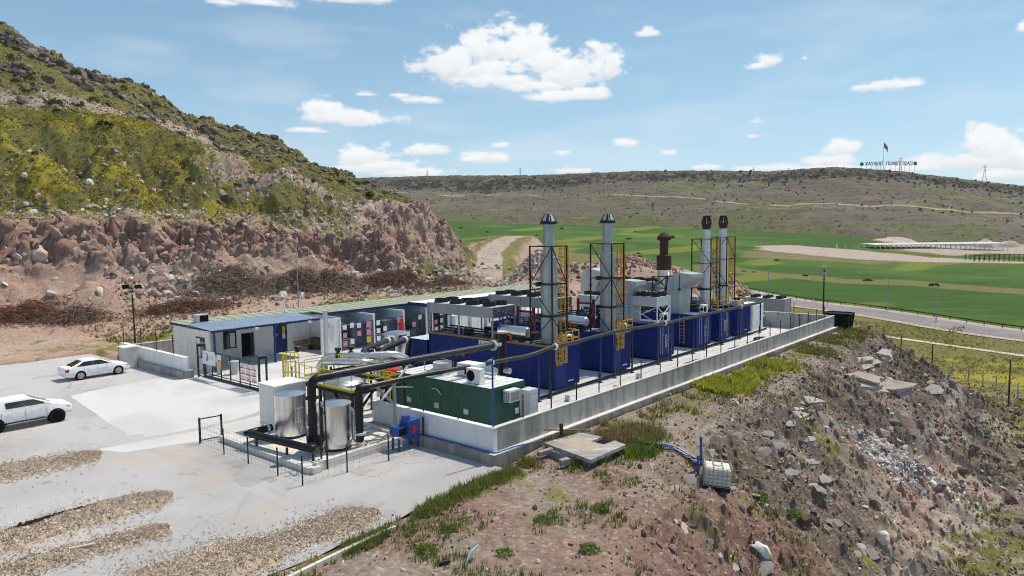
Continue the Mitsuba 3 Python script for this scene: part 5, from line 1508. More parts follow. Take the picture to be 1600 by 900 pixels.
part(d, 'notice', MB().box(34.6, 34.85, 57.48, 57.497, 1.5, 1.75), M_SIGNR)
part(k, 'back_wall', MB().box(26.62, 73.0, 59.75, 59.87, 0, 3.3), M_CREAM)
part(k, 'left_end', MB().box(26.6, 26.72, 57.5, 59.74, 0, 3.3), M_CREAM)
part(k, 'porch_end', MB().box(38.2, 38.3, 53.46, 57.49, 0, 3.2), M_CREAM)
part(k, 'porch_front', MB().box(36.5, 38.4, 53.3, 53.42, 0, 3.1), M_CREAM)
part(k, 'notice', MB().box(36.85, 37.25, 53.27, 53.297, 1.5, 2.2), M_SIGNY)
part(k, 'notice', MB().box(36.9, 37.4, 53.27, 53.297, 2.35, 2.75), M_SIGNP)
part(k, 'notice', MB().box(37.5, 37.85, 53.27, 53.297, 1.2, 2.6), M_PALEBLUE)
mb = MB()
mb.add([(26.4, 57.0, 3.46), (38.2, 57.0, 3.46), (38.2, 60.05, 3.56), (26.4, 60.05, 3.56), (26.4, 57.0, 3.38), (38.2, 57.0, 3.38), (38.2, 60.05, 3.48), (26.4, 60.05, 3.48)], [(0, 1, 2, 3), (7, 6, 5, 4), (4, 5, 1, 0), (6, 7, 3, 2), (5, 6, 2, 1), (7, 4, 0, 3)])
mb.add([(38.2, 55.5, 3.42), (73.2, 55.3, 3.42), (73.2, 59.9, 3.56), (38.2, 60.05, 3.562), (38.2, 55.5, 3.34), (73.2, 55.3, 3.34), (73.2, 59.9, 3.48), (38.2, 60.05, 3.48)], [(0, 1, 2, 3), (7, 6, 5, 4), (4, 5, 1, 0), (6, 7, 3, 2), (5, 6, 2, 1), (7, 4, 0, 3)])
rf = part(k, 'roof', mb, M_ROOFGREEN)
mb = MB()
for x in np.arange(27, 73, 1.0):
    y0 = 57.02 if x < 38.2 else 55.6
    za = 3.46 if x < 38.2 else 3.42
    mb.bar((x, y0, za + .02), (x, 59.9, 3.575), .04, .03)
part(rf, 'seams', mb, M_ROOFGREEN, kind='stuff')
part(k, 'roof_edge', MB().box(26.35, 26.45, 57.0, 60.0, 3.3, 3.5), M_NAVY)
part(k, 'roof_fascia', MB().box(38.25, 73.1, 55.26, 55.31, 3.2, 3.42), M_NAVY)
n = 44
e = np.linspace(26.55, 36.45, n + 1)
v, f = [], []
for i, x in enumerate(e):
    zz = .05 if i % 2 else 0.0
    v += [(x, 53.3, 3.30 + zz), (x, 57.25, 3.50 + zz)]
    if i:
        f.append((2 * i - 2, 2 * i, 2 * i + 1, 2 * i - 1))
part(k, 'canopy', MB().add(v, f), M_CANOPY)
part(k, 'canopy_beam', MB().box(26.6, 36.45, 53.32, 53.42, 3.12, 3.27), M_NAVY)
part(k, 'canopy_beam', MB().box(26.62, 26.7, 53.43, 57.2, 3.21, 3.33), M_NAVY)
for x in (26.75, 31.95):
    part(k, 'canopy_post', MB().box(x, x + .14, 53.32, 53.46, 0, 3.1), M_BLUEDARK)
for x in (30.2, 35.2):
    part(k, 'flood_light', MB().box(x, x + .28, 53.15, 53.31, 2.98, 3.16), M_WHITE)
k = thing('roof_condenser', 'boxy condenser with a dark fan face on the left end of the green roof', 'air conditioner')
part(k, 'casing', MB().box(27.5, 28.5, 57.5, 58.2, 3.5, 4.15), M_GREYLT)
part(k, 'fan_grille', MB().box(27.75, 28.46, 57.48, 57.497, 3.56, 4.08), M_DARK)
k = thing('satellite_dish', 'small grey satellite dish on the edge of the green roof', 'dish')
part(k, 'bowl', MB().lathe([(0.001, 0), (.22, .05), (.4, .16), (.38, .17), (.001, .02)], (0, 0, 0), 18).xform(lambda v: np.stack([35.7 + v[:, 0] * .8 + v[:, 2] * .4, 57.6 - v[:, 2] * .9 + .3 * v[:, 0], 4.0 + v[:, 1] + v[:, 2] * .2], 1)), M_GREYLT, smooth=40)
part(k, 'mast', MB().bar((35.75, 57.75, 3.45), (35.75, 57.75, 4.0), .05), M_GREY)
k = thing('bench', 'brown wooden bench in the shade of the office porch', 'bench')
for q in range(4):
    part(k, 'seat_slat', MB().box(36.0, 37.6, 56.3 + q * .12, 56.4 + q * .12, .43, .47), M_WOOD)
for q in range(3):
    part(k, 'back_slat', MB().box(36.0, 37.6, 56.8, 56.84, .55 + q * .15, .67 + q * .15), M_WOOD)
for x in (36.05, 37.45):
    part(k, 'leg', MB().box(x, x + .08, 56.3, 56.86, 0, .43), M_BLACK)
k = thing('side_table', 'dark wooden cupboard at the right end of the office porch', 'cupboard')
part(k, 'body', MB().box(37.75, 38.15, 55.6, 56.9, .05, 1.05), M_WOOD)
part(k, 'top', MB().box(37.7, 38.18, 55.55, 56.95, 1.053, 1.1), M_BROWN)
k = single('grey_column', 'thick pale grey column standing between the porch and the caged bays', 'column', MB().box(35.35, 35.62, 51.0, 51.27, 0, 4.1).box(35.28, 35.69, 50.93, 51.34, 4.103, 4.2).box(35.25, 35.72, 50.9, 51.37, .003, .05), M_GREYLT)

rs = np.random.default_rng(12)
M_SLATE = mat('slate_panel', (.10, .125, .15), .5)
BX = [38.45, 42.3, 46.0, 49.8, 53.6, 57.4, 61.2]
for i, (a, b) in enumerate(zip(BX, BX[1:])):
    k = thing('caged_bay', f'caged electrical bay hung with warning plates, {ORD[i]} right of the office porch', 'enclosure', 'caged electrical bays')
    part(k, 'column', MB().box(a, a + .16, 53.25, 53.42, 0, 3.1), M_WHITE)
    part(k, 'partition', MB().box(a + .02, a + .12, 53.43, 57.4, 0, 2.95), M_PALEBLUE)
    part(k, 'top_beam', MB().box(a, a + .14, 53.43, 57.4, 2.953, 3.08), M_WHITE)
    part(k, 'rear_panel', MB().box(a + .17, b - .01, 57.4, 57.48, 0, 3.3), M_PALEBLUE)
    mid = a + (b - a) * .55
    for x in (a + .2, mid, mid + (b - mid) * .5, b - .06):
        part(k, 'cage_post', MB().bar((x, 53.3, 0), (x, 53.3, 2.48), .05), M_NAVY)
    for z in (.1, 1.6, 2.45):
        part(k, 'cage_rail', MB().bar((a + .2, 53.3, z), (b - .06, 53.3, z), .045), M_NAVY)
    mb = MB()
    for x in np.arange(a + .25, b - .1, .3):
        mb.bar((x, 53.31, .1), (x, 53.31, 2.45), .005)
    for z in np.arange(.2, 2.4, .3):
        mb.bar((a + .2, 53.31, z), (b - .06, 53.31, z), .005)
    part(k, 'cage_mesh', mb, M_NAVY, kind='stuff')
    ms = [M_SIGNW, M_SIGNW, M_SIGNW, M_SIGNP]
    for c, x in enumerate((a + .35, a + 1.15, a + 1.95)):
        for z in (.5, 1.25, 2.0):
            if rs.random() < .62:
                part(k, 'plate', MB().box(x, x + .42, 53.24, 53.265, z - .05 + .1 * (c % 2), z + .40 + .1 * (c % 2)), ms[int(rs.integers(4))])
    for z, m in ((.45, M_SIGNY), (1.15, M_SIGNP), (1.9, M_SIGNP)):
        part(k, 'plate', MB().box(b - .85, b - .38, 53.24, 53.265, z, z + .55), m)
    eq = thing('transformer', f'dark green transformer inside the {ORD[i]} caged bay', 'transformer', 'transformers in the caged bays')
    part(eq, 'tank', MB().box(a + .6, a + 1.9, 54.6, 55.8, .15, 1.9), M_GREEN)
    sg = thing('switchgear', f'dark grey switchgear standing at the right inside the {ORD[i]} caged bay', 'switchgear', 'switchgear in the caged bays')
    part(sg, 'cabinet', MB().box(a + 2.0, b - .15, 54.2, 55.2, .05, 2.1), M_SLATE)
    part(sg, 'plinth', MB().box(a + .3, a + 1.95, 53.7, 54.2, .05, .95), M_SLATE)
    for q in range(5):
        part(eq, 'cooling_fin', MB().box(a + .7 + q * .24, a + .76 + q * .24, 54.35, 54.597, .3, 1.7), M_GREEN)
    for q in range(3):
        part(eq, 'bushing', MB().lathe([(.05, 1.9), (.1, 1.95), (.05, 2.05), (.1, 2.12), (.04, 2.3), (0, 2.3)], (a + .85 + q * .4, 55.2, 0), 8), M_GREYLT)
single('grey_column', 'white end column of the last caged bay', 'column', MB().box(61.2, 61.36, 53.25, 53.42, 0, 3.1), M_WHITE)
k = thing('flat_shed', 'low shed with a flat white roof and dark edge behind the first fan cooler', 'shed')
part(k, 'roof', MB().box(48.4, 61.5, 52.6, 55.2, 3.45, 3.56), M_WHITE)
part(k, 'edge', MB().box(48.34, 48.397, 52.55, 55.25, 3.2, 3.57), M_NAVY)
part(k, 'edge', MB().box(48.34, 61.5, 52.54, 52.597, 3.2, 3.57), M_NAVY)
for x in (48.5, 55, 61.2):
    part(k, 'post', MB().box(x, x + .14, 52.65, 52.8, 0, 3.45), M_WHITE)
single('fire_extinguisher', 'red fire extinguisher cabinet by the caged bays', 'extinguisher', MB().box(45.2, 45.65, 52.7, 53.0, .9, 1.9).lathe([(.14, 1.9), (.16, 2.3), (.05, 2.4), (0, 2.42)], (45.45, 52.85, 0), 10), M_RED)
# the far stretch: more white cabinets seen between cooler legs
for i in range(4):
    k = thing('grey_cabinet', f'pale grey switch cabinet in the row behind the coolers, {ORD[i]} from the left', 'cabinet', 'pale cabinets behind the coolers')
    part(k, 'body', MB().box(50 + i * 2.4, 51.9 + i * 2.4, 50.2, 51.2, .1, 2.3), M_GREYLT if i % 2 else M_PALEBLUE)
    for q in range(2):
        part(k, 'door', MB().box(50.06 + i * 2.4 + q * .92, 50.9 + i * 2.4 + q * .92, 50.17, 50.197, .2, 2.2), M_WHITE)
k = thing('utility_box', 'small white meter cabinet with a brown frame at the end of the gate wall', 'cabinet')
part(k, 'body', MB().box(22.95, 23.9, 60.6, 61.75, .0, 1.7), M_CONCLT)
part(k, 'lid', MB().box(22.85, 24.0, 60.5, 61.85, 1.703, 1.78), M_WHITE)
part(k, 'door', MB().box(22.925, 22.948, 60.68, 61.65, .25, 1.6), M_GREYLT)
part(k, 'frame', MB().box(22.92, 22.947, 61.66, 61.75, .2, 1.68), M_BROWN)
k = thing('sign_panel', 'white panel leaning inside the gate under the name board', 'panel')
part(k, 'sheet', MB().box(26.6, 26.66, 52.1, 52.75, .0, 1.5), M_WHITE)
k = thing('yard_bin', 'pale grey bin inside the gate below the name board', 'bin')
part(k, 'body', MB().lathe([(.3, 0), (.38, .95), (.4, .96), (.4, 1.02), (0, 1.08)], (27.4, 51.6, 0), 14), M_GREYLT, smooth=35)
for i, (x, y, h) in enumerate(((29.2, 46.5, .9), (31.5, 44.5, 1.2))):
    post(x, y, 0, h, .05, f'short black stake in the bare yard behind the white cabinet, {"left" if i == 0 else "right"} one', None)

# lamp posts and the mast
k = thing('street_lamp', 'tall dark lamp post with flood heads behind the gate wall', 'lamp post')
part(k, 'pole', MB().tube([(26.0, 66.2, 0), (26.0, 66.2, 6.1)], [.09, .06], 8), M_BLACK)
part(k, 'crossbar', MB().bar((25.7, 66.5, 6.1), (26.3, 65.9, 6.1), .07), M_BLACK)
for s in (-1, 1):
    part(k, 'flood_head', MB().box(26 + .4 * s - .22, 26 + .4 * s + .22, 66.2 - .35 * s - .18, 66.2 - .35 * s + .18, 6.05, 6.38), M_DARK)
part(k, 'camera', MB().box(25.95, 26.2, 66.0, 66.2, 5.5, 5.68), M_WHITE)
k = thing('mast', 'thin grey lightning mast rising behind the office roof', 'mast')
part(k, 'pole', MB().tube([(40.2, 62.4, 0), (40.2, 62.4, 10.6)], [.07, .035], 8), M_GREY)
k = thing('street_lamp', 'tall dark lamp post with two flood heads beyond the far corner of the wall', 'lamp post')
part(k, 'pole', MB().tube([(83, 25.0, -1), (83, 25.0, 6.0)], [.1, .07], 8), M_BLACK)
for s in (-.55, .1):
    part(k, 'flood_head', MB().box(82.75, 83.25, 24.8, 25.3, 5.85 + s, 6.15 + s), M_GREY)

# ================================================================== THE TWO VEHICLES
def loft(st):
    """A closed body from stations (x, z bottom, z waist, z shoulder, z top, half width bottom, waist, shoulder, top)."""
    rings = []
    for x, zb, zw, zs, zt, wb, ww, ws, wt in st:
        h = [(0, zb), (wb, zb + .01), (ww * .985, (zb + zw) / 2), (ww, zw), (ws, zs), (wt, zt - .012), (wt * .5, zt), (0, zt + .004)]
        ring = h + [(-a, b) for a, b in h[-2:0:-1]]
        rings.append([(x, a, b) for a, b in ring])
    n, m = len(rings[0]), len(rings)
    v = np.array(rings).reshape(-1, 3)
    f = [(k * n + j, (k + 1) * n + j, (k + 1) * n + (j + 1) % n, k * n + (j + 1) % n) for k in range(m - 1) for j in range(n)]
    f = np.array(f)
    f = np.vstack([f[:, [0, 1, 2]], f[:, [0, 2, 3]]] + [np.array([(0, j, j + 1) for j in range(1, n - 1)]), np.array([((m - 1) * n, (m - 1) * n + j + 1, (m - 1) * n + j) for j in range(1, n - 1)])])
    t = trimesh.Trimesh(v, f)
    t.fix_normals()
    return t


def refine_st(st, k=3):
    st = np.array(st, float)
    xs = np.unique(np.concatenate([np.linspace(a, b, k + 1) for a, b in zip(st[:-1, 0], st[1:, 0])]))
    return [[x] + [float(PchipInterpolator(st[:, 0], st[:, i])(x)) for i in range(1, st.shape[1])] for x in xs]


def manifold(t):
    return m3.Manifold(m3.Mesh(vert_properties=np.asarray(t.vertices, np.float32), tri_verts=np.asarray(t.faces, np.uint32)))


def ycyl(x, z, r, y0, y1, n=28):
    return m3.Manifold.cylinder(abs(y1 - y0), r, r, n).rotate([-90, 0, 0]).translate([x, min(y0, y1), z])


def panel(c, u0, u1, v0, v1, off, th=.012):
    """A thin pane on the quad c (bottom left, bottom right, top right, top left), lifted off along its normal."""
    c = np.asarray(c, float)
    at = lambda u, v: (c[0] * (1 - u) + c[1] * u) * (1 - v) + (c[3] * (1 - u) + c[2] * u) * v
    n = np.cross(c[1] - c[0], c[3] - c[0])
    n /= np.linalg.norm(n)
    p = [at(u0, v0), at(u1, v0), at(u1, v1), at(u0, v1)]
    v = [q + n * off for q in p] + [q - n * th for q in p]
    return MB().add(v, [(0, 1, 2, 3), (7, 6, 5, 4), (0, 4, 5, 1), (1, 5, 6, 2), (2, 6, 7, 3), (3, 7, 4, 0)])


def vehicle(name, label, cat, ox, oy, st, gh, wheels, r, tw, cut=None, bed=None, extra=None, rimmat=M_RIM):
    """gh: greenhouse (belt z, roof z, x rear low, x front low, half width low, x rear high, x front high, half width high)."""
    k = thing(name, label, cat)
    mv = lambda v: v + np.array([ox, oy, 0.0])
    P = lambda mb: MB().add(mv(mb.get()[0]), mb.get()[1])
    body = manifold(loft(refine_st(st)))
    for wx in wheels:
        for s in (-1, 1):
            body -= ycyl(wx, r, r * 1.16, s * .55, s * 1.3)
    if bed:
        body -= m3.Manifold.cube([bed[1] - bed[0], bed[3] * 2, 1]).translate([bed[0], -bed[3], bed[2]])
    part(k, 'body', P(MB().mesh(body)), M_CARWHITE, smooth=32)
    zb, zr, a0, a1, wl, b0, b1, wh = gh
    lv = [(zb - .06, a0 - .03, a1 + .03, wl), (zb, a0, a1, wl), ((zb + zr - .07) / 2, (a0 + b0 - .02) / 2, (a1 + b1 + .05) / 2, (wl + wh + .01) / 2), (zr - .07, b0 - .02, b1 + .05, wh + .01), (zr - .03, b0 + .05, b1 - .02, wh - .045), (zr - .006, b0 + .18, b1 - .13, wh - .14), (zr + .006, b0 + .4, b1 - .35, wh - .32)]
    rings = []
    for z, x0, x1, w in lv:                                                # rounded corners, bowed front and rear
        c = .13 if z < zr - .02 else .10
        ring = []
        for cx_, cy_, a_ in ((x1 - c, w - c, 0), (x0 + c, w - c, 90), (x0 + c, -w + c, 180), (x1 - c, -w + c, 270)):
            ring += [(cx_ + c * math.cos(math.radians(a_ + q)), cy_ + c * math.sin(math.radians(a_ + q)), z) for q in (0, 30, 60, 90)]
        rings.append(ring)
    n_ = len(rings[0])
    v = np.array(rings).reshape(-1, 3)
    f = np.array([(i * n_ + j, i * n_ + (j + 1) % n_, (i + 1) * n_ + (j + 1) % n_, (i + 1) * n_ + j) for i in range(len(lv) - 1) for j in range(n_)])
    f = np.vstack([f[:, [0, 1, 2]], f[:, [0, 2, 3]], [((len(lv) - 1) * n_, (len(lv) - 1) * n_ + j, (len(lv) - 1) * n_ + j + 1) for j in range(1, n_ - 1)]])
    part(k, 'cabin', P(MB().add(v, f)), M_CARWHITE, smooth=50)
    lo, hi = lv[1], lv[3]
    side = {s: [(lo[1], s * lo[3], lo[0]), (lo[2], s * lo[3], lo[0]), (hi[2], s * hi[3], hi[0]), (hi[1], s * hi[3], hi[0])] for s in (-1, 1)}
    for s in (-1, 1):
        c = side[s] if s < 0 else [side[s][1], side[s][0], side[s][3], side[s][2]]
        for u0, u1 in (((.11, .515), (.525, .91)) if s < 0 else ((.09, .475), (.485, .89))) if not bed else (((.20, .545), (.555, .93)) if s < 0 else ((.07, .445), (.455, .80))):
            part(k, 'side_window', P(panel(c, u0, u1, .07, .82, .014)), M_CARGLASS)
        y = s * (st[len(st) // 2][6] + .005)
        m = MB().lathe([(0.001, -.07), (.09, -.06), (.11, 0), (.09, .06), (.001, .07)], (0, 0, 0), 12)
        m.xform(lambda v: np.stack([a1 - .42 + v[:, 2] * .9, s * (wl + .16) + v[:, 0] * 1.2, zb + .09 + v[:, 1] * .85], 1))
        part(k, 'mirror', P(m), M_CARWHITE, smooth=40)
    part(k, 'windscreen', P(panel([(lo[2], -lo[3], lo[0]), (lo[2], lo[3], lo[0]), (hi[2], hi[3], hi[0]), (hi[2], -hi[3], hi[0])], .11, .89, .03, .97, .014)), M_CARGLASS)
    part(k, 'rear_window', P(panel([(lo[1], lo[3], lo[0]), (lo[1], -lo[3], lo[0]), (hi[1], -hi[3], hi[0]), (hi[1], hi[3], hi[0])], .13, .87, .06, .92, .014)), M_CARGLASS)
    for wx in wheels:
        for s in (-1, 1):
            y0 = s * (tw - .10)
            w = part(k, 'wheel', P(MB().lathe([(r * .74, -.11), (r * .93, -.11), (r, -.07), (r, .07), (r * .93, .11), (r * .74, .11)], (0, 0, 0), 28).xform(lambda v: np.stack([wx + v[:, 0], y0 + s * v[:, 2], r + v[:, 1]], 1))), M_TYRE, smooth=40)
            mb = MB().lathe([(r * .78, .06), (r * .72, .095), (r * .66, .05), (r * .2, .03), (0.001, .03)], (0, 0, 0), 24)
            for a in np.arange(5) * 2 * math.pi / 5:
                mb.bar((r * .1 * math.cos(a), r * .1 * math.sin(a), .08), (r * .7 * math.cos(a), r * .7 * math.sin(a), .085), r * .17, .03)
            part(w, 'rim', P(mb.xform(lambda v: np.stack([wx + v[:, 0], y0 + s * v[:, 2], r + v[:, 1]], 1))), rimmat, smooth=30)
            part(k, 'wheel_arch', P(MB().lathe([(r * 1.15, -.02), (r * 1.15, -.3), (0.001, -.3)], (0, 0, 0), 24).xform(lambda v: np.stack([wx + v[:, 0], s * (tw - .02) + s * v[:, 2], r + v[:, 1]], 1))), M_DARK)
    for nm, m, box in extra or ():
        part(k, nm, P(MB().box(*box)), m)
    return k


W = .87
sed = [(-1.03, .42, .62, .86, .93, .60, .74, .72, .60), (-.97, .30, .60, .90, 1.0, .70, .84, .80, .70), (-.6, .24, .60, .93, 1.04, .74, .89, .83, .74), (0, .20, .60, .93, 1.03, .76, .905, .85, .76), (.7, .19, .60, .93, .97, .76, .905, .85, .78), (1.9, .19, .60, .92, .96, .76, .905, .85, .78),
       (2.35, .19, .60, .90, .985, .76, .90, .84, .76), (2.75, .20, .58, .84, .94, .76, .90, .83, .74), (3.15, .22, .54, .77, .86, .72, .88, .80, .70), (3.4, .26, .50, .69, .77, .66, .82, .74, .60), (3.53, .34, .48, .60, .66, .54, .70, .64, .5)]
vehicle('parked_car', 'white four door saloon car parked by the white gate wall', 'car', 19.14, 59.75, sed, (.985, 1.46, -.60, 2.42, .82, .34, 1.38, .61), (0, 2.65), .33, .905,
        extra=[('tail_light', M_TAIL, (-1.0, -.76, -.868, -.50, .70, .90)), ('tail_light', M_TAIL, (-1.0, -.76, .50, .868, .70, .90)), ('number_plate', M_SIGNW, (-1.055, -1.03, -.26, .26, .60, .71)), ('headlight', M_LAMP, (3.22, 3.44, -.83, -.5, .62, .73)), ('headlight', M_LAMP, (3.22, 3.44, .5, .83, .62, .73)),
               ('grille', M_DARK, (3.44, 3.535, -.42, .42, .46, .58)), ('rear_bumper', M_GREYLT, (-1.06, -1.0, -.62, .62, .42, .47)), ('door_handle', M_CARWHITE, (.55, .72, -.925, -.89, .82, .85)), ('door_handle', M_CARWHITE, (1.5, 1.67, -.925, -.89, .82, .85)), ('door_gap', M_DARK, (1.17, 1.18, -.912, -.90, .3, .92)), ('door_gap', M_DARK, (.25, .26, -.912, -.90, .45, .92)), ('fog_lamp', M_DARK, (3.38, 3.47, -.74, -.55, .36, .45))])
pick = [(-1.25, .55, .80, 1.10, 1.16, .75, .86, .86, .80), (-1.15, .48, .80, 1.14, 1.19, .80, .90, .88, .82), (0, .45, .80, 1.15, 1.20, .80, .91, .88, .82), (.7, .40, .78, 1.15, 1.20, .80, .91, .88, .80), (2.3, .40, .78, 1.15, 1.21, .80, .91, .87, .80), (2.6, .40, .76, 1.13, 1.25, .80, .91, .86, .78), (3.0, .42, .74, 1.10, 1.22, .80, .91, .85, .76), (3.4, .46, .72, 1.02, 1.13, .78, .90, .82, .70), (3.7, .48, .68, .98, 1.05, .70, .84, .76, .60), (3.83, .52, .66, .88, .93, .66, .80, .74, .58)]
vehicle('pickup_truck', 'white double cab pickup truck cut off by the left edge of the photo', 'pickup truck', 10.83, 47.66, pick, (1.22, 1.72, -.02, 2.84, .86, .22, 1.80, .70), (0, 3.0), .39, .92, bed=(-1.15, -.08, .72, .72), rimmat=M_DARK,
        extra=[('headlight', M_LAMP, (3.45, 3.74, -.84, -.5, .80, .92)), ('headlight', M_LAMP, (3.45, 3.74, .5, .84, .80, .92)), ('grille', M_DARK, (3.72, 3.84, -.45, .45, .58, .80)), ('fog_lamp', M_DARK, (3.68, 3.80, -.74, -.52, .52, .64)), ('door_handle', M_CARWHITE, (.60, .80, -.94, -.9, .95, .99)), ('door_handle', M_CARWHITE, (1.75, 1.94, -.94, -.9, .97, 1.01)), ('door_gap', M_DARK, (1.45, 1.462, -.918, -.905, .5, 1.08)), ('door_gap', M_DARK, (.30, .312, -.918, -.905, .5, 1.08)), ('sill_trim', M_DARK, (.42, 2.5, -.905, -.80, .395, .45)), ('bumper_trim', M_DARK, (3.62, 3.80, -.62, .62, .47, .55)), ('door_gap', M_DARK, (2.5, 2.512, -.918, -.905, .5, 1.06)), ('side_step', M_GREY, (.55, 2.45, -.97, -.86, .36, .41))])

# ================================================================== ROCKS, GRASS, BRUSH
VC = {'type': 'mesh_attribute', 'name': 'vertex_color'}
M_ROCKS = mat('loose_rock', VC, .92, spec=.15)
scene['bsdf_leaf'] = {'type': 'principledthin', 'base_color': VC, 'roughness': .7, 'diff_trans': .7, 'spec_trans': 0.0}
M_LEAF = 'bsdf_leaf'


def rock_variant(seed, sub=1, slab=False):
    r = np.random.default_rng(seed)
    m = trimesh.creation.icosphere(subdivisions=sub)
    v = np.array(m.vertices)
    for _ in range(5 + 3 * sub):                                            # facet it: cut by random planes
        n = r.normal(size=3)
        n /= np.linalg.norm(n)
        d = v @ n
        c = r.uniform(.45, .8)
        v -= np.outer(np.maximum(d - c, 0), n)
    v *= 1 + (nnoise(v * 2.1 + seed, seed)[:, None] - .5) * .35
    v *= r.uniform([.75, .6, .4], [1.2, 1.0, .8]) if not slab else [1.5, .9, .16]
    return v, np.array(m.faces)


RV0 = [rock_variant(s, 0) for s in range(8)]
RV1 = [rock_variant(20 + s, 1) for s in range(8)]
SV = [rock_variant(40 + s, 1, True) for s in range(6)]


def rotmat(ax, ay, az):
    return trimesh.transformations.euler_matrix(ax, ay, az)[:3, :3]


def rotations(r, n, tilt=1.0):
    if tilt == 'slope':                                                  # lying on the bank, dipping with it
        return np.stack([rotmat(.52 + r.normal() * .2, r.normal() * .2, -.4 + r.normal() * .5) for _ in range(n)])
    q = r.normal(size=(n, 4)) * [1, tilt, tilt, 1]
    q /= np.linalg.norm(q, axis=1, keepdims=True)
    w, x, y, z = q.T
    return np.stack([np.stack([1 - 2 * (y * y + z * z), 2 * (x * y - z * w), 2 * (x * z + y * w)], -1), np.stack([2 * (x * y + z * w), 1 - 2 * (x * x + z * z), 2 * (y * z - x * w)], -1), np.stack([2 * (x * z - y * w), 2 * (y * z + x * w), 1 - 2 * (x * x + y * y)], -1)], 1)


def ordinal(i):
    tens = ['', '', 'twenty', 'thirty', 'forty', 'fifty', 'sixty', 'seventy', 'eighty', 'ninety']
    if i < 19:
        return (ORD[:19])[i]
    n, m = divmod(i + 1, 10)
    return tens[n] + '-' + ORD[m - 1] if m else (tens[n][:-1] + 'ieth')


def ranked(what, x, y, zones):
    """Labels that number things from left to right, as one sees them, within each zone."""
    u, D = to_uD(np.asarray(x), np.asarray(y))
    out = [None] * len(x)
    for zn in sorted(set(zones)):
        ids = sorted((i for i in range(len(x)) if zones[i] == zn), key=lambda i: u[i] / D[i])
        for j, i in enumerate(ids):
            out[i] = f'{what} {zn}, {ordinal(j)} from the left'
    return out


def hill_zone(x, y):
    k = hill(np.asarray(x), np.asarray(y))[1]
    return [('low on the hill', 'half way up the hill', 'high on the hill', 'along the hill crest')[int(np.searchsorted([4.45, 5.1, 5.75], q))] for q in k]


def scatter(variants, pos, size, col, r, tilt=1.0, sink=.25):
    """One mesh of many copies, coloured copy by copy."""
    V, F, C, n0 = [], [], [], 0
    pick_ = r.integers(len(variants), size=len(pos))
    R = rotations(r, len(pos), tilt)
    for i, (v, f) in enumerate(variants):
        s = np.nonzero(pick_ == i)[0]
        if not len(s):
            continue
        q = np.einsum('nij,vj->nvi', R[s], v) * size[s][:, None, None] + pos[s][:, None, :]
        q[..., 2] += (size[s] * (.5 - sink))[:, None] * .6
        V.append(q.reshape(-1, 3))
        F.append((f[None] + (np.arange(len(s)) * len(v))[:, None, None] + n0).reshape(-1, 3))
        C.append(np.repeat(col[s], len(v), 0))
        n0 += len(s) * len(v)
    return np.vstack(V), np.vstack(F), np.vstack(C)


def palette(r, n, cols, var=.16):
    c = np.array(cols)[r.integers(len(cols), size=n)]
    return np.clip(c * (1 + r.normal(size=(n, 1)) * var), .01, .9)


def stuff(name, label, cat, vfc, m):
    return single(name, label, cat, (vfc[0], vfc[1]), m, kind='stuff', color=vfc[2])


def spots(r, n, x0, x1, y0, y1, dens=None, tries=6):
    """Random points in a rectangle, thinned by a density function with values from 0 to 1."""
    x, y = r.uniform(x0, x1, n * tries), r.uniform(y0, y1, n * tries)
    if dens is not None:
        keep = r.random(len(x)) < dens(x, y)
        x, y = x[keep], y[keep]
    return x[:n], y[:n]


GREYROCK = [(.23, .20, .18), (.165, .145, .13), (.30, .265, .24), (.115, .098, .09), (.21, .15, .125)]
REDROCK = [(.22, .13, .10), (.30, .19, .15), (.17, .10, .085), (.36, .27, .22)]
PALEROCK = [(.52, .48, .43), (.44, .40, .37), (.60, .57, .53), (.38, .31, .27)]
LICHEN = [(.13, .12, .10), (.19, .17, .145), (.25, .22, .19), (.16, .15, .11), (.30, .265, .235)]
r = np.random.default_rng(101)


def on_bank(x, y):
    d = land(x, y)[1]
    return d


# pebbles and stones over the bank
dens = lambda x, y: np.where(on_bank(x, y) > -.5, .55 + .45 * (nfbm(P3(x, y, .3, 2), 3, 7) > .5), .16 * (y < 20.9)) * np.clip(62 / (x + 6 * 0 + 8), .25, 1)
x, y = spots(r, 34000, 9, 92, -5.5, 21.3, dens)
z = ground_z(x, y)
s = np.clip(r.lognormal(-2.95, .55, len(x)), .022, .22)
stuff('bank_stones', 'loose small stones strewn over the bare bank below the side wall', 'stones', scatter(RV0, np.stack([x, y, z], 1), s, palette(r, len(x), GREYROCK + REDROCK[:2] + PALEROCK[:1], .22), r), M_ROCKS)
dens = lambda x, y: np.where(on_bank(x, y) > .5, (.10 + .90 * (nfbm(P3(x, y, .16, 5), 3, 17) > .52)), .02 * (y < 20.6)) * (.25 + .75 * (x > 42)) * np.clip(.35 + on_bank(x, y) / 9, 0, 1)
x, y = spots(r, 2300, 12, 93, -5.5, 20.9, dens)
z = ground_z(x, y)
s = np.clip(r.lognormal(-1.95, .5, len(x)), .08, .42)
stuff('bank_rubble', 'broken brown and grey rubble lying on the bank slope', 'rubble', scatter(RV1, np.stack([x, y, z], 1), s, palette(r, len(x), GREYROCK + REDROCK, .2), r), M_ROCKS)
x, y = spots(r, 520, 24, 80, 0, 19, lambda x, y: (on_bank(x, y) > .5) * (nfbm(P3(x, y, .2, 9), 3, 27) > .53) * .9)
z = ground_z(x, y)
s = np.clip(r.lognormal(-1.7, .45, len(x)), .09, .42)
stuff('slate_scree', 'flat grey slate flakes sliding down the bank', 'scree', scatter(SV, np.stack([x, y, z], 1), s, palette(r, len(x), [(.27, .26, .25), (.34, .32, .30), (.21, .20, .20), (.40, .37, .34)], .15), r, 'slope'), M_ROCKS)
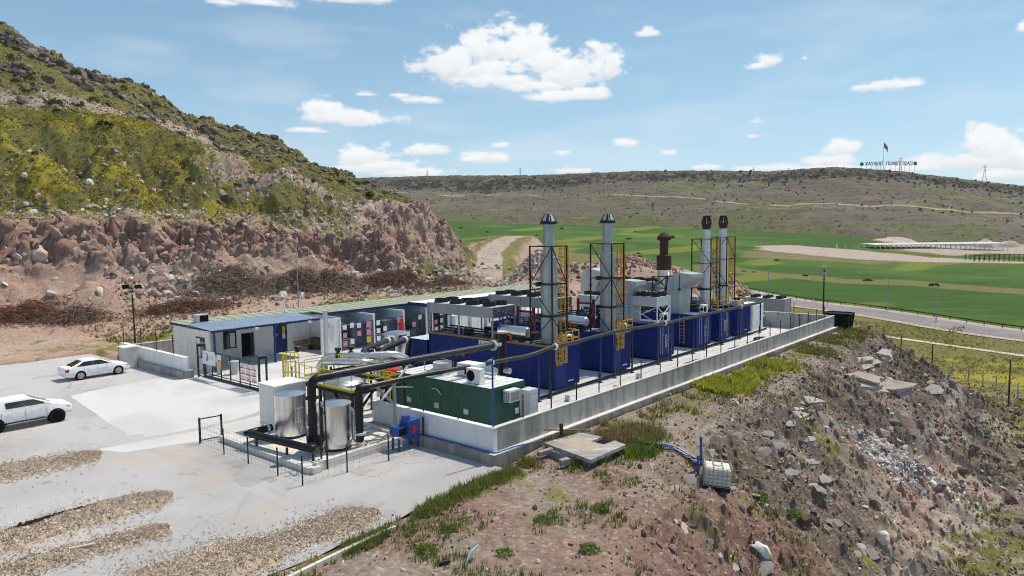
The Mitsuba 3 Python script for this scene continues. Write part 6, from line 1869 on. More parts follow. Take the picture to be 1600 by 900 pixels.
# white lime spill
for cx, cy, n, sx, sy in ((50.9, 10.9, 900, 1.0, 1.25), (53.4, 8.2, 330, .9, .9)):
    x, y = r.normal(cx, sx, n), r.normal(cy, sy, n)
    x = x - (y - cy) * .35
    z = ground_z(x, y)
    stuff('lime_spill', 'chalk white broken rock spilled down the middle of the bank' if n > 200 else 'small lower patch of chalk white broken rock on the bank', 'rubble', scatter(RV1, np.stack([x, y, z], 1), np.clip(r.lognormal(-2.5, .6, n), .03, .34), palette(r, n, [(.72, .71, .70), (.62, .60, .59), (.5, .46, .43)], .08), r), M_ROCKS)


def boulder(name, label, cat, x, y, s, col, seed, group=None, variants=RV1, tilt=1.0, rot=None, sub=2, squash=(1, 1, 1)):
    rr = np.random.default_rng(seed)
    v, f = rock_variant(seed, sub, variants is SV)
    if variants is not SV:
        v = v + (nfbm(v * 2.5 + seed, 3, seed)[:, None] - .5) * .22 * v
    R = rotations(rr, 1, tilt)[0] if rot is None else rot
    v = (v * np.asarray(squash)) @ R.T * s + [x, y, float(ground_z(x, y)[0]) + s * .18]
    c = np.clip(np.array(col) * (1 + (nfbm(v * 3.0, 3, seed) - .5)[:, None] * .8), .01, .9)
    k = thing(name, label, cat, group)
    scene[k] = mikit.ply((v, f), M_ROCKS, smooth=True if variants is SV else False, color=c)
    return k


NAMED = [  # world x, y, size, colour, label
    (39.4, 8.7, .62, (.62, .57, .53), 'large pale boulder low on the bank, near the bottom right corner'),
    (28.2, 10.7, .6, (.70, .68, .66), 'chalky white boulder on the bank below the wire caged tank'),
    (35.0, 11.1, .5, (.15, .07, .055), 'dark red brown boulder half way down the bank'),
    (47.5, 9.6, .6, (.24, .15, .10), 'rust brown boulder with a flat face on the middle of the bank'),
    (49.3, 11.3, .5, (.20, .15, .13), 'dark boulder beside the chalk white spill'),
    (43.2, 9.9, .5, (.19, .125, .11), 'broad brown boulder above the red slide mark'),
    (33.9, 13.0, .45, (.27, .17, .13), 'reddish rock just downhill of the wire caged tank'),
    (57.5, 7.6, .6, (.17, .11, .09), 'brown boulder near the foot of the bank at the right edge'),
    (35.8, 10.4, .42, (.36, .27, .17), 'tan mossy rock beside the dark red boulder')]
for i, (bx, by, bs, bc, bl) in enumerate(NAMED):
    boulder('boulder', bl, 'boulder', bx, by, bs, bc, 300 + i)
x, y = spots(r, 40, 40, 92, -2, 15, lambda x, y: (on_bank(x, y) > 3) * (.2 + .8 * (nfbm(P3(x, y, .12, 5), 3, 37) > .5)))
LB = ranked('angular brown boulder', x, y, ['on the lower bank' if q > 6.5 else 'on the upper bank' for q in on_bank(x, y)])
for i in range(len(x)):
    boulder('boulder', LB[i], 'boulder', x[i], y[i], r.uniform(.35, .62), palette(r, 1, GREYROCK[:2] + REDROCK)[0], 400 + i, 'boulders among the rubble of the bank', sub=1)
SL = [(60.5, 14.9, 1.7, 'wide pale rock slab jutting from the upper bank, left one of the pair'), (63.6, 13.6, 1.6, 'wide pale rock slab jutting from the upper bank, right one of the pair'), (67.0, 17.0, 1.3, 'long thin pale rock ledge just below the crest of the bank'), (72.5, 16.4, 1.2, 'tilted pale ledge near the far end of the bank crest'), (64.8, 16.0, 1.0, 'small grey ledge between the crest and the wide slabs'), (49.3, 15.4, .9, 'streaky whitish slab leaning on the middle of the bank'), (45.8, 15.2, .8, 'narrow pale slab lying left of the whitish one'), (38.4, 13.0, .62, 'grey slate slab above the wire caged tank'), (41.0, 12.9, .6, 'grey slate slab right of the wire caged tank'), (74.5, 12.6, 1.3, 'bluish grey slab near the silhouette of the bank'), (78.5, 12.0, 1.2, 'grey slab at the far toe of the bank')]
def ledge(seed, s):
    """A broken flat slab: a jagged outline with a chipped lower layer."""
    rr = np.random.default_rng(seed)
    mb = MB()
    for q in range(3):
        n = int(rr.integers(7, 11))
        a = np.sort(rr.uniform(0, 2 * math.pi, n)) + np.linspace(0, .3, n)
        rad = rr.uniform(.55, 1.1, n)
        poly = shapely.Polygon([(rad[i] * math.cos(a[i]) * 1.5, rad[i] * math.sin(a[i]) * .62) for i in range(n)]).buffer(0).convex_hull if q else shapely.Polygon([(rad[i] * math.cos(a[i]) * 1.5, rad[i] * math.sin(a[i]) * .62) for i in range(n)]).buffer(0)
        poly = max(getattr(poly, 'geoms', [poly]), key=lambda g: g.area)
        m = trimesh.creation.extrude_polygon(poly, .17, engine='earcut')
        m = m.subdivide()
        v = np.array(m.vertices)
        v += (nnoise(v * 3 + seed + q, seed)[:, None] - .5) * [.18, .18, .10]
        mb.add((v + [rr.uniform(-.25, .25) * q, -.16 * q, -.2 * q]) * s, m.faces)
    return mb.get()


for i, (sx, sy, s_, lab) in enumerate(SL):
    v, f = ledge(600 + i, s_ * .85)
    v = v @ rotmat(.50 + .10 * math.sin(i * 3), .10 * math.cos(i), -.45 + .25 * math.sin(i * 5)).T + [sx, sy, float(ground_z(sx, sy)[0]) + .10 * s_]
    c = np.array((.43 - .1 * (i > 6), .385 - .06 * (i > 6), .35 - .03 * (i > 6)))
    c = np.clip(c * (1 + (nfbm(v * 2.5, 3, i) - .5)[:, None] * .9), .02, .9)
    k = thing('rock_slab', lab, 'rock slab')
    scene[k] = mikit.ply((v, f), M_ROCKS, color=c)

# ---- hill: rocks, shrubs
hk = lambda x, y: hill(x, y)[1]
hr = np.random.default_rng(202)
x, y = spots(hr, 3600, 16, 118, 102, 150, lambda x, y: (lambda k: ((k > 3.85) & (k < 6.6)) * (.06 + .94 * np.clip((nfbm(P3(x, y, .11, 3), 4, 47) - .47) * 5 + .9 * np.clip((k - 5.4) * 1.3, 0, 1), 0, 1)) * np.where((k > 4.08) & (k < 5.15) & (x < 64), .07, 1))(hk(x, y)))
z = ground_z(x, y)
s = np.clip(hr.lognormal(-1.25, .5, len(x)), .12, .85)
stuff('hill_rocks', 'grey lichened rocks scattered over the grassy hillside and its crest', 'rocks', scatter(RV1, np.stack([x, y, z], 1), s, palette(hr, len(x), LICHEN, .25), hr), M_ROCKS)
x, y = spots(hr, 1000, 16, 112, 90, 113, lambda x, y: (lambda k: ((k > 2.02) & (k < 2.96)) * np.where(x > 82, .4, 1) * (.25 + .75 * (nfbm(P3(x, y, .22, 27), 3, 157) > .48)))(hk(x, y)))
z = ground_z(x, y)
s = np.clip(hr.lognormal(-.55, .42, len(x)), .25, 1.35)
stuff('face_rocks', 'big reddish blocks sticking out of the raw quarry face', 'rocks', scatter(RV1, np.stack([x, y, z], 1), s, palette(hr, len(x), [(.31, .205, .17), (.40, .29, .245), (.24, .155, .13), (.48, .38, .335), (.36, .25, .215)], .16), hr, sink=.95), M_ROCKS)
x, y = spots(hr, 4600, 16, 118, 80, 112, lambda x, y: (lambda k: np.where((k > .5) & (k < 2.05), .05 + .95 * (x > 34) * (nfbm(P3(x, y, .14, 7), 4, 57) > .50), np.where((k > 2.9) & (k < 4.05), .35, .25 * (k > 1.9))))(hk(x, y)))
z = ground_z(x, y)
s = np.clip(hr.lognormal(-1.45, .55, len(x)), .08, .8)
stuff('quarry_rubble', 'pale and reddish rubble lying under and on the quarry face', 'rubble', scatter(RV1, np.stack([x, y, z], 1), s, palette(hr, len(x), PALEROCK + REDROCK[:2] + [(.45, .36, .31)], .2), hr), M_ROCKS)
x, y = spots(hr, 1500, 34, 100, 66, 92, lambda x, y: .2 + .8 * (nfbm(P3(x, y, .12, 9), 4, 58) > .52))
z = ground_z(x, y)
stuff('back_rubble', 'grey stones lying on the rough ground behind the office', 'rubble', scatter(RV1, np.stack([x, y, z], 1), np.clip(hr.lognormal(-1.5, .5, len(x)), .08, .7), palette(hr, len(x), PALEROCK + GREYROCK, .2), hr), M_ROCKS)
for i, (mx, my, n, sx, sy, lab, pal) in enumerate(((107, 85, 900, 4.0, 3.2, 'cone of pale quarry rubble right of the dirt road', PALEROCK + REDROCK[1:2] + [(.45, .36, .31)]), (128, 78, 1100, 11, 3.4, 'long low bank of red brown rubble behind the chimneys', REDROCK + [(.30, .22, .18)]), (109.5, 49.5, 500, 2.4, 2.2, 'tan spoil heap behind the twin pale chimneys', [(.42, .33, .22), (.34, .27, .19), (.5, .42, .32)]))):
    x, y = hr.normal(mx, sx, n), hr.normal(my, sy, n)
    z = ground_z(x, y)
    stuff('rubble_heap', lab, 'rubble heap', scatter(RV1, np.stack([x, y, z], 1), np.clip(hr.lognormal(-1.25, .45, n), .12, .8), palette(hr, n, pal, .2), hr), M_ROCKS)
x, y = spots(hr, 44, 28, 112, 104, 146, lambda x, y: (lambda k: (k > 5.1 - 1.0 * (x > 64)) & (k < 6.3))(hk(x, y)))
LB = ranked('dark grey boulder', x, y, hill_zone(x, y))
for i in range(len(x)):
    boulder('hill_boulder', LB[i], 'boulder', x[i], y[i], hr.uniform(.6, 1.25), palette(hr, 1, LICHEN[:3])[0], 800 + i, 'dark boulders on the hillside', sub=1)
x, y = spots(hr, 26, 26, 100, 84, 101, lambda x, y: (lambda k: (k > .6) & (k < 2.2))(hk(x, y)) * 1.0)
LB = ranked('pale fallen block', x, y, ['at the foot of the quarry face'] * len(x))
for i in range(len(x)):
    boulder('fallen_block', LB[i], 'boulder', x[i], y[i], hr.uniform(.5, 1.1), palette(hr, 1, PALEROCK + [(.36, .26, .22)])[0], 900 + i, 'fallen blocks under the quarry face', sub=1)


OUT = [(37.2, 138.6, 3.6, 1.1), (40.3, 141.2, 4.2, 1.3), (41.6, 137.4, 4.4, 1.2), (46.5, 141.5, 3.4, 1.1), (50.3, 138.3, 3.6, 1.1), (52.1, 133.8, 2.6, .8), (44.6, 130.7, 3.0, .8), (57.5, 135.3, 2.8, .9), (71.0, 124.4, 3.2, .8), (68.6, 133.8, 2.8, .9), (83.4, 133.4, 2.6, .8), (64.2, 110.9, 2.4, .7), (76, 137, 2.4, .8), (35.0, 131.0, 3.6, .9)]
LB = ranked('dark broken rock outcrop', [q[0] for q in OUT], [q[1] for q in OUT], ['on the upper hill'] * len(OUT))
for i, (ox, oy, w, s) in enumerate(OUT):
    n = 26
    x, y = ox + np.clip(hr.normal(0, .36, n), -.7, .7) * w, oy + np.clip(hr.normal(0, .15, n), -.3, .3) * w
    y = y - (x - ox) * .35
    k = thing('rock_outcrop', LB[i], 'rock outcrop', 'rock outcrops on the upper hill')
    v, f, c = scatter(RV1, np.stack([x, y, ground_z(x, y)], 1), np.clip(hr.lognormal(math.log(s * .8), .3, n), .45, 1.7), palette(hr, n, [(.115, .10, .09), (.16, .14, .125), (.21, .185, .165), (.13, .12, .09)], .18), hr, sink=.5)
    scene[k] = mikit.ply((v, f), M_ROCKS, color=c)


def leaf_ball(seed, n, size, flat=.7, leaf=.10):
    rr = np.random.default_rng(seed)
    d = rr.normal(size=(n, 3))
    d /= np.linalg.norm(d, axis=1, keepdims=True)
    d[:, 2] = np.abs(d[:, 2])
    lump = .65 + .7 * nfbm(d * 1.9 + seed, 3, seed)
    p = d * (rr.uniform(.35, 1, (n, 1)) ** .5) * lump[:, None] * size * [1, 1, flat]
    a, b = rr.normal(size=(n, 3)), rr.normal(size=(n, 3))
    a /= np.linalg.norm(a, axis=1, keepdims=True)
    b /= np.linalg.norm(b, axis=1, keepdims=True)
    L = leaf * size * rr.uniform(.6, 1.5, (n, 1))
    v = np.stack([p - a * L, p + a * L, p + b * L * 1.3], 1).reshape(-1, 3)
    return v, np.arange(3 * n).reshape(-1, 3)


SHRUB = [leaf_ball(s, 260, 1.0, hr.uniform(.55, .85), .13) for s in range(6)]
SHP = []
for i, (v, f) in enumerate(SHRUB):
    c = np.array([(.060, .075, .026), (.085, .095, .034), (.045, .060, .026), (.12, .125, .04), (.075, .085, .05), (.10, .105, .03)][i])
    cc = np.repeat(np.clip(c * (1 + hr.normal(size=(len(f), 1)) * .3), .01, .5), 3, 0)
    SHP.append(mikit.ply((v, f), M_LEAF, color=cc))


def shrub(label, group, x, y, s, i, name='shrub'):
    k = thing(name, label, 'shrub', group)
    zz = float(ground_z(x, y)[0])
    scene[k] = {**SHP[i % 6], 'to_world': T().translate([float(x), float(y), zz - .08 * s]).rotate([0, 0, 1], float(i * 67 % 360)).scale([float(s), float(s * (.8 + .3 * ((i * 7) % 5) / 5)), float(s)])}
    return k


x, y = spots(hr, 120, 20, 116, 103, 146, lambda x, y: (lambda k: np.where((k > 3.9) & (k < 6.4), .25 + .75 * (nfbm(P3(x, y, .08, 13), 3, 67) > .52) * (y > 112), 0))(hk(x, y)))
LB = ranked('low round shrub', x, y, hill_zone(x, y))
for i in range(len(x)):
    shrub(LB[i], 'shrubs on the hillside', x[i], y[i], hr.uniform(.45, 1.15), i)


# ---- grass
def tufts(x, y, z, h, col, rr, blades=6, spread=.5, width=.035, lean=.5):
    n = len(x)
    a = rr.uniform(0, 2 * math.pi, (n, blades))
    o = rr.uniform(0, 1, (n, blades)) ** .6 * spread * h[:, None]
    bx, by = x[:, None] + o * np.cos(a), y[:, None] + o * np.sin(a)
    t = rr.uniform(0, 2 * math.pi, (n, blades))
    hh = h[:, None] * rr.uniform(.55, 1.15, (n, blades))
    l = lean * hh * rr.uniform(.2, 1, (n, blades))
    w = width * hh / .3 * rr.uniform(.7, 1.4, (n, blades))
    c, s_ = np.cos(t), np.sin(t)
    zb = np.broadcast_to(z[:, None] - .03, bx.shape)
    v = np.stack([np.stack([bx - s_ * w, by + c * w, zb], -1), np.stack([bx + s_ * w, by - c * w, zb], -1), np.stack([bx + c * l, by + s_ * l, zb + hh], -1)], 2).reshape(-1, 3)
    cc = np.repeat(np.clip(np.repeat(col, blades, 0) * (1 + rr.normal(size=(n * blades, 1)) * .18), .01, .6), 3, 0)
    return v, np.arange(len(v)).reshape(-1, 3), cc


G_OLIVE = [(.17, .19, .05), (.21, .22, .065), (.13, .155, .045), (.25, .24, .085)]
G_YELL = [(.34, .31, .03), (.27, .27, .04), (.40, .34, .03), (.18, .21, .045)]
G_FRESH = [(.13, .22, .04), (.17, .25, .05), (.10, .18, .035), (.20, .27, .06)]
G_DRY = [(.34, .245, .125), (.28, .20, .105), (.40, .31, .18)]
gr_ = np.random.default_rng(303)


def grass(label, n, box, dens, hmin, hmax, pal, blades=6, name='grass', **kw):
    x, y = spots(gr_, n, *box, dens, tries=8)
    z = ground_z(x, y)
    stuff(name, label, 'grass', tufts(x, y, z, gr_.uniform(hmin, hmax, len(x)), palette(gr_, len(x), pal, .12), gr_, blades, **kw), M_LEAF)


NZ = lambda x, y, k, s, t: (nfbm(P3(x, y, k, s), 3, s) > t)
grass('short olive grass with yellow flowers covering the hillside', 24000, (18, 116, 102, 148), lambda x, y: (lambda k: (k > 3.75) & (k < 6.5))(hk(x, y)) * (.6 + .4 * NZ(x, y, .1, 77, .47)), .14, .34, [(.23, .22, .085), (.28, .255, .10), (.20, .195, .075), (.33, .28, .085), (.26, .225, .12)], 5, width=.07, lean=1.0)
grass('yellow flowering weeds on the lower hillside meadow', 8000, (24, 66, 102, 120), lambda x, y: .35 + .6 * NZ(x, y, .09, 78, .49), .14, .32, [(.42, .38, .05), (.34, .32, .06), (.48, .40, .045), (.26, .27, .07)], 5, width=.07, lean=1.0)
grass('patchy grass on the rough ground behind the gate wall', 3800, (27, 100, 72, 92), lambda x, y: NZ(x, y, .10, 79, .53) * .9 + .04, .15, .4, G_OLIVE + G_DRY[:1] + G_FRESH[:1], 5, width=.045)
grass('fresh green grass lining the kerb of the parking area', 1700, (8, 24.2, 19.2, 21.2), lambda x, y: np.exp(-((y - park_edge(x) + .55) / .42) ** 2) * (.04 + .96 * NZ(x, y, .6, 80, .47)) * (y < park_edge(x) + .12), .10, .34, G_FRESH + G_OLIVE + G_DRY[:1], 9, lean=.9, width=.022)
grass('yellow green weeds massed under the middle of the side wall', 2300, (43.5, 56, 17.8, 21.5), lambda x, y: np.exp(-((y - 19.9) / .95) ** 2) * (.06 + .94 * NZ(x, y, .55, 81, .46)) * (1 - .6 * (x > 53)), .2, .5, [(.44, .46, .06), (.38, .42, .07), (.52, .50, .07), (.30, .37, .07)], 9, width=.035, lean=.8)
grass('thin dry and green weeds along the crest of the bank', 2300, (30, 82, 14, 21.5), lambda x, y: (on_bank(x, y) < 1.0) * (.03 + .97 * NZ(x, y, .45, 82, .56)) * (.3 + .7 * (x > 52)) * np.exp(-((y - 19.6) / 1.9) ** 2), .15, .45, G_OLIVE + G_DRY + G_FRESH[:1], 7, width=.024)
grass('scattered weeds on the bare ground at the bottom edge', 1700, (10, 34, 9, 20), lambda x, y: NZ(x, y, .5, 83, .57) * .8, .12, .36, G_FRESH + G_OLIVE, 8, width=.022)
grass('tall lush weeds round the cracked concrete hatch', 430, (25.6, 33.5, 16.6, 21.2), lambda x, y: np.clip(np.exp(-((x - 29.9) / .9) ** 2 - ((y - 17.3) / .5) ** 2) + np.exp(-((x - 27.0) / 1.1) ** 2 - ((y - 18.7) / .22) ** 2) * .7 + np.exp(-((x - 28.7) / .5) ** 2 - ((y - 21.0) / .35) ** 2), 0, 1), .25, .6, G_FRESH + G_YELL[1:2], 10, width=.022)
grass('dry straw coloured weeds at the foot of the near wall corner', 800, (24.6, 34, 17.4, 21.5), lambda x, y: np.clip(np.exp(-((x - 31.6) / 1.9) ** 2 - ((y - 19.2) / 1.1) ** 2) + np.exp(-((x - 27.8) / .8) ** 2 - ((y - 20.9) / .35) ** 2) + np.exp(-((x - 24.9) / .7) ** 2 - ((y - 20.4) / .5) ** 2) * .7, 0, 1), .2, .5, G_DRY + G_OLIVE[:1], 9, width=.02)
grass('sparse green tufts growing on the stony bank', 2600, (26, 90, -4, 17), lambda x, y: (on_bank(x, y) > .5) * NZ(x, y, .3, 84, .60) * .9, .15, .42, G_OLIVE + G_FRESH[:2], 7, width=.028)
grass('yellow flowered meadow grass between the bank and the road', 9000, (86, 150, -14, 46), lambda x, y: (land(x, y)[4] > .97) * (.25 + .75 * NZ(x, y, .08, 85, .47)), .14, .3, [(.27, .25, .045), (.21, .21, .06), (.24, .23, .055), (.33, .29, .04)], 5, width=.07, lean=1.0)
WD = ((25.1, 20.6, .5), (29.9, 17.0, .55), (30.6, 17.5, .5), (28.6, 21.05, .42), (20.6, 16.2, .35), (17.4, 15.3, .32), (22.6, 14.9, .38), (33.3, 12.8, .5), (34.7, 11.6, .45), (19.5, 13.3, .4), (16.0, 17.6, .4), (17.6, 18.2, .36))
LB = ranked('bushy green weed clump', [w[0] for w in WD], [w[1] for w in WD], ['on the dirt below the wall corner'] * len(WD))
for i, (wx, wy, s_) in enumerate(WD):
    k = thing('weed', LB[i], 'weed', 'green weed clumps on the dirt')
    v, f = leaf_ball(70 + i, 320, s_, .8, .12)
    v = v + [wx, wy, float(ground_z(wx, wy)[0]) - .02]
    scene[k] = mikit.ply((v, f), M_LEAF, color=np.repeat(palette(gr_, len(f), G_FRESH, .2), 3, 0))


# ---- wood chip rows on the paving
def chip_row(label, line, w, h, n, dark=None):
    k = thing('wood_chip_row', label, 'wood chips')
    rr = np.random.default_rng(n)
    L = dense(line, .12)
    t = np.gradient(L, axis=0)
    t /= np.linalg.norm(t, axis=1, keepdims=True)
    nr = np.stack([-t[:, 1], t[:, 0]], 1)
    q = np.linspace(-1, 1, 19)
    s = np.linspace(0, 1, len(L))
    ww = w * np.clip((1 - s) / .13, .02, 1) ** .5 * (.5 + 1.0 * nfbm(np.stack([s * len(L) * .12 * .8, s * 0, s * 0], -1), 4, n))
    X = L[:, None, 0] + nr[:, None, 0] * q[None] * ww[:, None]
    Y = L[:, None, 1] + nr[:, None, 1] * q[None] * ww[:, None]
    hh = h * (1 - q[None] ** 2) * np.minimum(1, ww[:, None] / w) * (.5 + nfbm(P3(X, Y, 1.2, 1), 4, n)) - .02
    part(k, 'heap', (np.stack([X, Y, hh], -1).reshape(-1, 3), grid_faces(len(L), 19)), mat('chip_base', concrete_fn((.44, .36, .28), (.29, .23, .175)), .95, spec=.1) if 'bsdf_chip_base' not in scene else 'bsdf_chip_base', smooth=True)
    i = rr.integers(len(L) - 1, size=n)
    u = rr.normal(0, .58, n) * np.where(rr.random(n) < .12, 1.9, 1)
    x, y = L[i, 0] + nr[i, 0] * u * ww[i] + rr.normal(0, .05, n), L[i, 1] + nr[i, 1] * u * ww[i] + rr.normal(0, .05, n)
    z = np.maximum(h * (1 - np.minimum(u * u, 1)) * np.minimum(1, ww[i] / w) * (.5 + nfbm(P3(x, y, 1.2, 1), 4, n)) - .02, .004) + .012
    chip = (np.array([(-1, -.3, 0), (1, -.22, .1), (.9, .3, .16), (-.8, .25, .05), (0, 0, -.25)]), np.array([(0, 1, 2), (0, 2, 3), (0, 4, 1), (2, 4, 3)]))
    v, f, c = scatter([chip], np.stack([x, y, z], 1), rr.uniform(.025, .075, n), palette(rr, n, [(.58, .50, .41), (.46, .37, .28), (.70, .64, .56), (.31, .23, .17), (.55, .49, .43)], .2), rr, .6, .5)
    part(k, 'chips', (v, f), M_ROCKS, kind='stuff', color=c)
    return k


chip_row('low row of wood chips at the left edge below the pickup', [(7.6, 38.9), (9.6, 38.8), (11.5, 38.5), (13.2, 37.9)], 1.25, .22, 6500)
chip_row('row of wood chips in the lower left with a black strip on top', [(5.6, 29.6), (7.4, 30.0), (9.6, 30.1), (11.4, 30.0), (12.9, 29.8)], 1.0, .26, 8000)
chip_row('narrow row of wood chips at the bottom left edge', [(5.0, 27.3), (6.8, 27.1), (8.8, 26.9), (11.4, 26.4)], .72, .2, 6500)
chip_row('broad row of wood chips along the grass at the bottom of the photo', [(8.0, 22.6), (10.2, 22.4), (12.2, 22.15), (14.4, 22.0), (17.3, 21.75)], 1.25, .28, 13000)
rr = np.random.default_rng(9)
n = 900
tt = rr.random(n)
x, y = 7.2 + 3.4 * tt, 30.55 + .28 * np.sin(tt * 3) + rr.normal(0, .09, n)
chipv = scatter(RV0, np.stack([x, y, np.full(n, .14)], 1), rr.uniform(.03, .09, n), palette(rr, n, [(.02, .02, .02), (.035, .03, .028)], .2), rr)
stuff('tar_strip', 'black tarry crumbs lying along the second wood chip row', 'tar', chipv, M_ROCKS)
k = single('plank_scrap', 'pale split wood scrap on the narrow wood chip row', 'wood scrap', MB().bar((8.05, 26.9, .24), (8.75, 26.62, .26), .1, .05), mat('raw_wood', (.60, .52, .42), .8))


# ---- brush piles
def brush(label, cx, cy, a, b, h, n, pal, ang=0.0, seed=1, L=1.5):
    k = thing('brush_pile', label, 'brush pile')
    rr = np.random.default_rng(seed)
    u = rr.normal(0, .46, (n, 2)) * np.where(rr.random((n, 1)) < .2, 1.7, 1)
    x, y = cx + (u[:, 0] * a * math.cos(ang) - u[:, 1] * b * math.sin(ang)), cy + (u[:, 0] * a * math.sin(ang) + u[:, 1] * b * math.cos(ang))
    top = h * np.exp(-(u ** 2).sum(1) * 1.6) * (.35 + 1.1 * nfbm(P3(x, y, .45, 4), 3, seed))
    z = ground_z(x, y) + top * rr.uniform(.2, 1, n)
    d = rr.normal(size=(n, 3)) * [1, 1, .45]
    d /= np.linalg.norm(d, axis=1, keepdims=True)
    ln = L * rr.uniform(.3, 1, n)
    c = rr.normal(size=(n, 3)) * .18 * ln[:, None]
    p0, p1, p2 = np.stack([x, y, z], 1) - d * ln[:, None] / 2, np.stack([x, y, z], 1) + c, np.stack([x, y, z], 1) + d * ln[:, None] / 2
    w = rr.uniform(.016, .05, n)[:, None]
    s1 = np.cross(d, [0.3, .2, 1.0])
    s1 /= np.linalg.norm(s1, axis=1, keepdims=True)
    s2 = np.cross(d, s1)
    ring = lambda p, k_: [p + s1 * w * k_, p + (-.5 * s1 + .87 * s2) * w * k_, p + (-.5 * s1 - .87 * s2) * w * k_]
    v = np.stack(ring(p0, 1.0) + ring(p1, .85) + ring(p2, .35), 1).reshape(-1, 3)
    base = np.array([(i, (i + 1) % 3, 3 + (i + 1) % 3, 3 + i) for i in range(3)] + [(3 + i, 3 + (i + 1) % 3, 6 + (i + 1) % 3, 6 + i) for i in range(3)])
    base = np.vstack([base[:, [0, 1, 2]], base[:, [0, 2, 3]]])
    f = (base[None] + (np.arange(n) * 9)[:, None, None]).reshape(-1, 3)
    part(k, 'twigs', (v, f), M_ROCKS, kind='stuff', color=np.repeat(palette(rr, n, pal, .25), 9, 0))
    g = np.linspace(-1.15, 1.15, 26)
    U, V_ = np.meshgrid(g, g, indexing='ij')
    X, Y = cx + (U * a * .62 * math.cos(ang) - V_ * b * .62 * math.sin(ang)), cy + (U * a * .62 * math.sin(ang) + V_ * b * .62 * math.cos(ang))
    Z = ground_z(X.ravel(), Y.ravel()).reshape(X.shape) + h * .62 * np.clip(1 - (U ** 2 + V_ ** 2) * .8, -.3, 1) * (.4 + 1.1 * nfbm(P3(X, Y, .45, 4), 3, seed)) - .12
    part(k, 'packed_core', (np.stack([X, Y, Z], -1).reshape(-1, 3), grid_faces(26, 26)), mat('brush_core', (.105, .075, .06), .95, spec=.05) if 'bsdf_brush_core' not in scene else 'bsdf_brush_core', smooth=True)


DEAD = [(.21, .15, .115), (.30, .22, .175), (.15, .11, .09), (.38, .30, .245)]
REDDEAD = [(.19, .085, .06), (.26, .13, .09), (.13, .065, .05), (.28, .18, .13)]
brush('red brown brush pile at the left edge behind the saloon car', 23.0, 88.3, 4.6, 2.6, 1.9, 2200, REDDEAD, .2, 1)
brush('tangled brush pile right of the red one at the left edge', 27.6, 85.8, 3.2, 1.8, 1.6, 1500, REDDEAD[:2] + DEAD, .1, 2)
brush('reddish brush heap behind the left end of the green roof', 40.0, 86.0, 6.0, 2.0, 1.4, 1900, REDDEAD + DEAD[:1], .1, 3)
brush('long grey brown brush heap under the quarry face, left part', 49.5, 91.2, 8.0, 2.8, 2.2, 3200, DEAD, .1, 4)
brush('long grey brown brush heap under the quarry face, middle part', 62.0, 91.0, 8.5, 2.8, 2.4, 3400, DEAD, -.1, 5)
brush('long brown brush heap under the quarry face, right part', 75.5, 90.0, 8.0, 2.6, 2.2, 3000, DEAD[:3] + REDDEAD[:2], -.1, 6)
brush('low brown brush heap beside the start of the dirt road', 87.0, 89.0, 5.0, 2.0, 1.5, 1700, DEAD + REDDEAD[:1], 0, 7)

# ---- things on the bank
k = thing('hatch_slab', 'cracked pale concrete hatch slab lying tilted below the wall corner', 'concrete slab')
zt = .52
mb = MB().prism([(26.15, 17.75), (29.1, 17.72), (29.35, 18.5), (28.45, 18.55), (28.5, 19.3), (29.5, 19.35), (29.45, 20.6), (26.9, 21.0)], 'z', zt - .16, zt)
part(k, 'top', mb, M_CONC)
part(k, 'dirt_patch', MB().prism([(26.9, 18.5), (28.3, 18.55), (28.5, 19.4), (28.9, 20.3), (27.3, 20.6)], 'z', zt, zt + .006), M_SHOULDER)
part(k, 'shaft', MB().box(26.5, 29.0, 18.1, 20.5, -.6, zt - .163), M_PLINTH)
part(k, 'dark_opening', MB().box(28.55, 29.4, 18.56, 19.28, zt - .155, zt - .1), M_DARK)
single('kerb_stone', 'broken grey kerb stone left of the concrete hatch', 'kerb stone', MB().bar((25.9, 20.55, .3), (26.7, 20.35, .34), .25, .2), M_CONC)
single('concrete_block', 'loose grey concrete block on the dirt near the hatch', 'block', MB().bar((25.55, 19.0, .28), (26.0, 18.85, .3), .3, .26), M_CONC)
k = single('timber_post', 'dark rotten timber post standing against the side wall', 'post', MB().bar((28.35, 20.95, .1), (28.3, 21.0, 1.15), .14), M_BROWN)
single('timber_plank', 'weathered plank leaning down from the side wall to the hatch', 'plank', MB().bar((27.5, 21.45, .95), (29.9, 20.4, .55), .14, .05), M_WOOD)
k = thing('caged_tank', 'white plastic liquid tank in a wire cage standing on the bank', 'tank')
bz = float(ground_z(30.5, 13.6)[0]) + .12
R = rotmat(.07, -.06, .5)
cage = lambda v: v @ R.T + [30.5, 13.75, bz]
bt = m3.Manifold.batch_hull([m3.Manifold.sphere(.1, 12).translate([a, b, c]) for a in (-.38, .38) for b in (-.46, .46) for c in (.27, .92)])
part(k, 'bottle', MB().mesh(bt).xform(cage), M_PLASTIC, smooth=40)
part(k, 'neck', MB().lathe([(.16, 1.02), (.16, 1.08), (0, 1.09)], (0, 0, 0), 14).xform(cage), M_PLASTIC)
mb = MB()
for z in np.linspace(.18, 1.08, 6):
    for a, b in (((-.52, -.6), (.52, -.6)), ((.52, -.6), (.52, .6)), ((.52, .6), (-.52, .6)), ((-.52, .6), (-.52, -.6))):
        mb.bar((*a, z), (*b, z), .02)
for q in np.linspace(-.52, .52, 6):
    mb.bar((q, -.6, .15), (q, -.6, 1.08), .02).bar((q, .6, .15), (q, .6, 1.08), .02)
for q in np.linspace(-.6, .6, 7):
    mb.bar((-.52, q, .15), (-.52, q, 1.08), .02).bar((.52, q, .15), (.52, q, 1.08), .02)
mb.bar((-.52, -.2, 1.09), (.52, -.2, 1.09), .03).bar((-.52, .2, 1.09), (.52, .2, 1.09), .03)
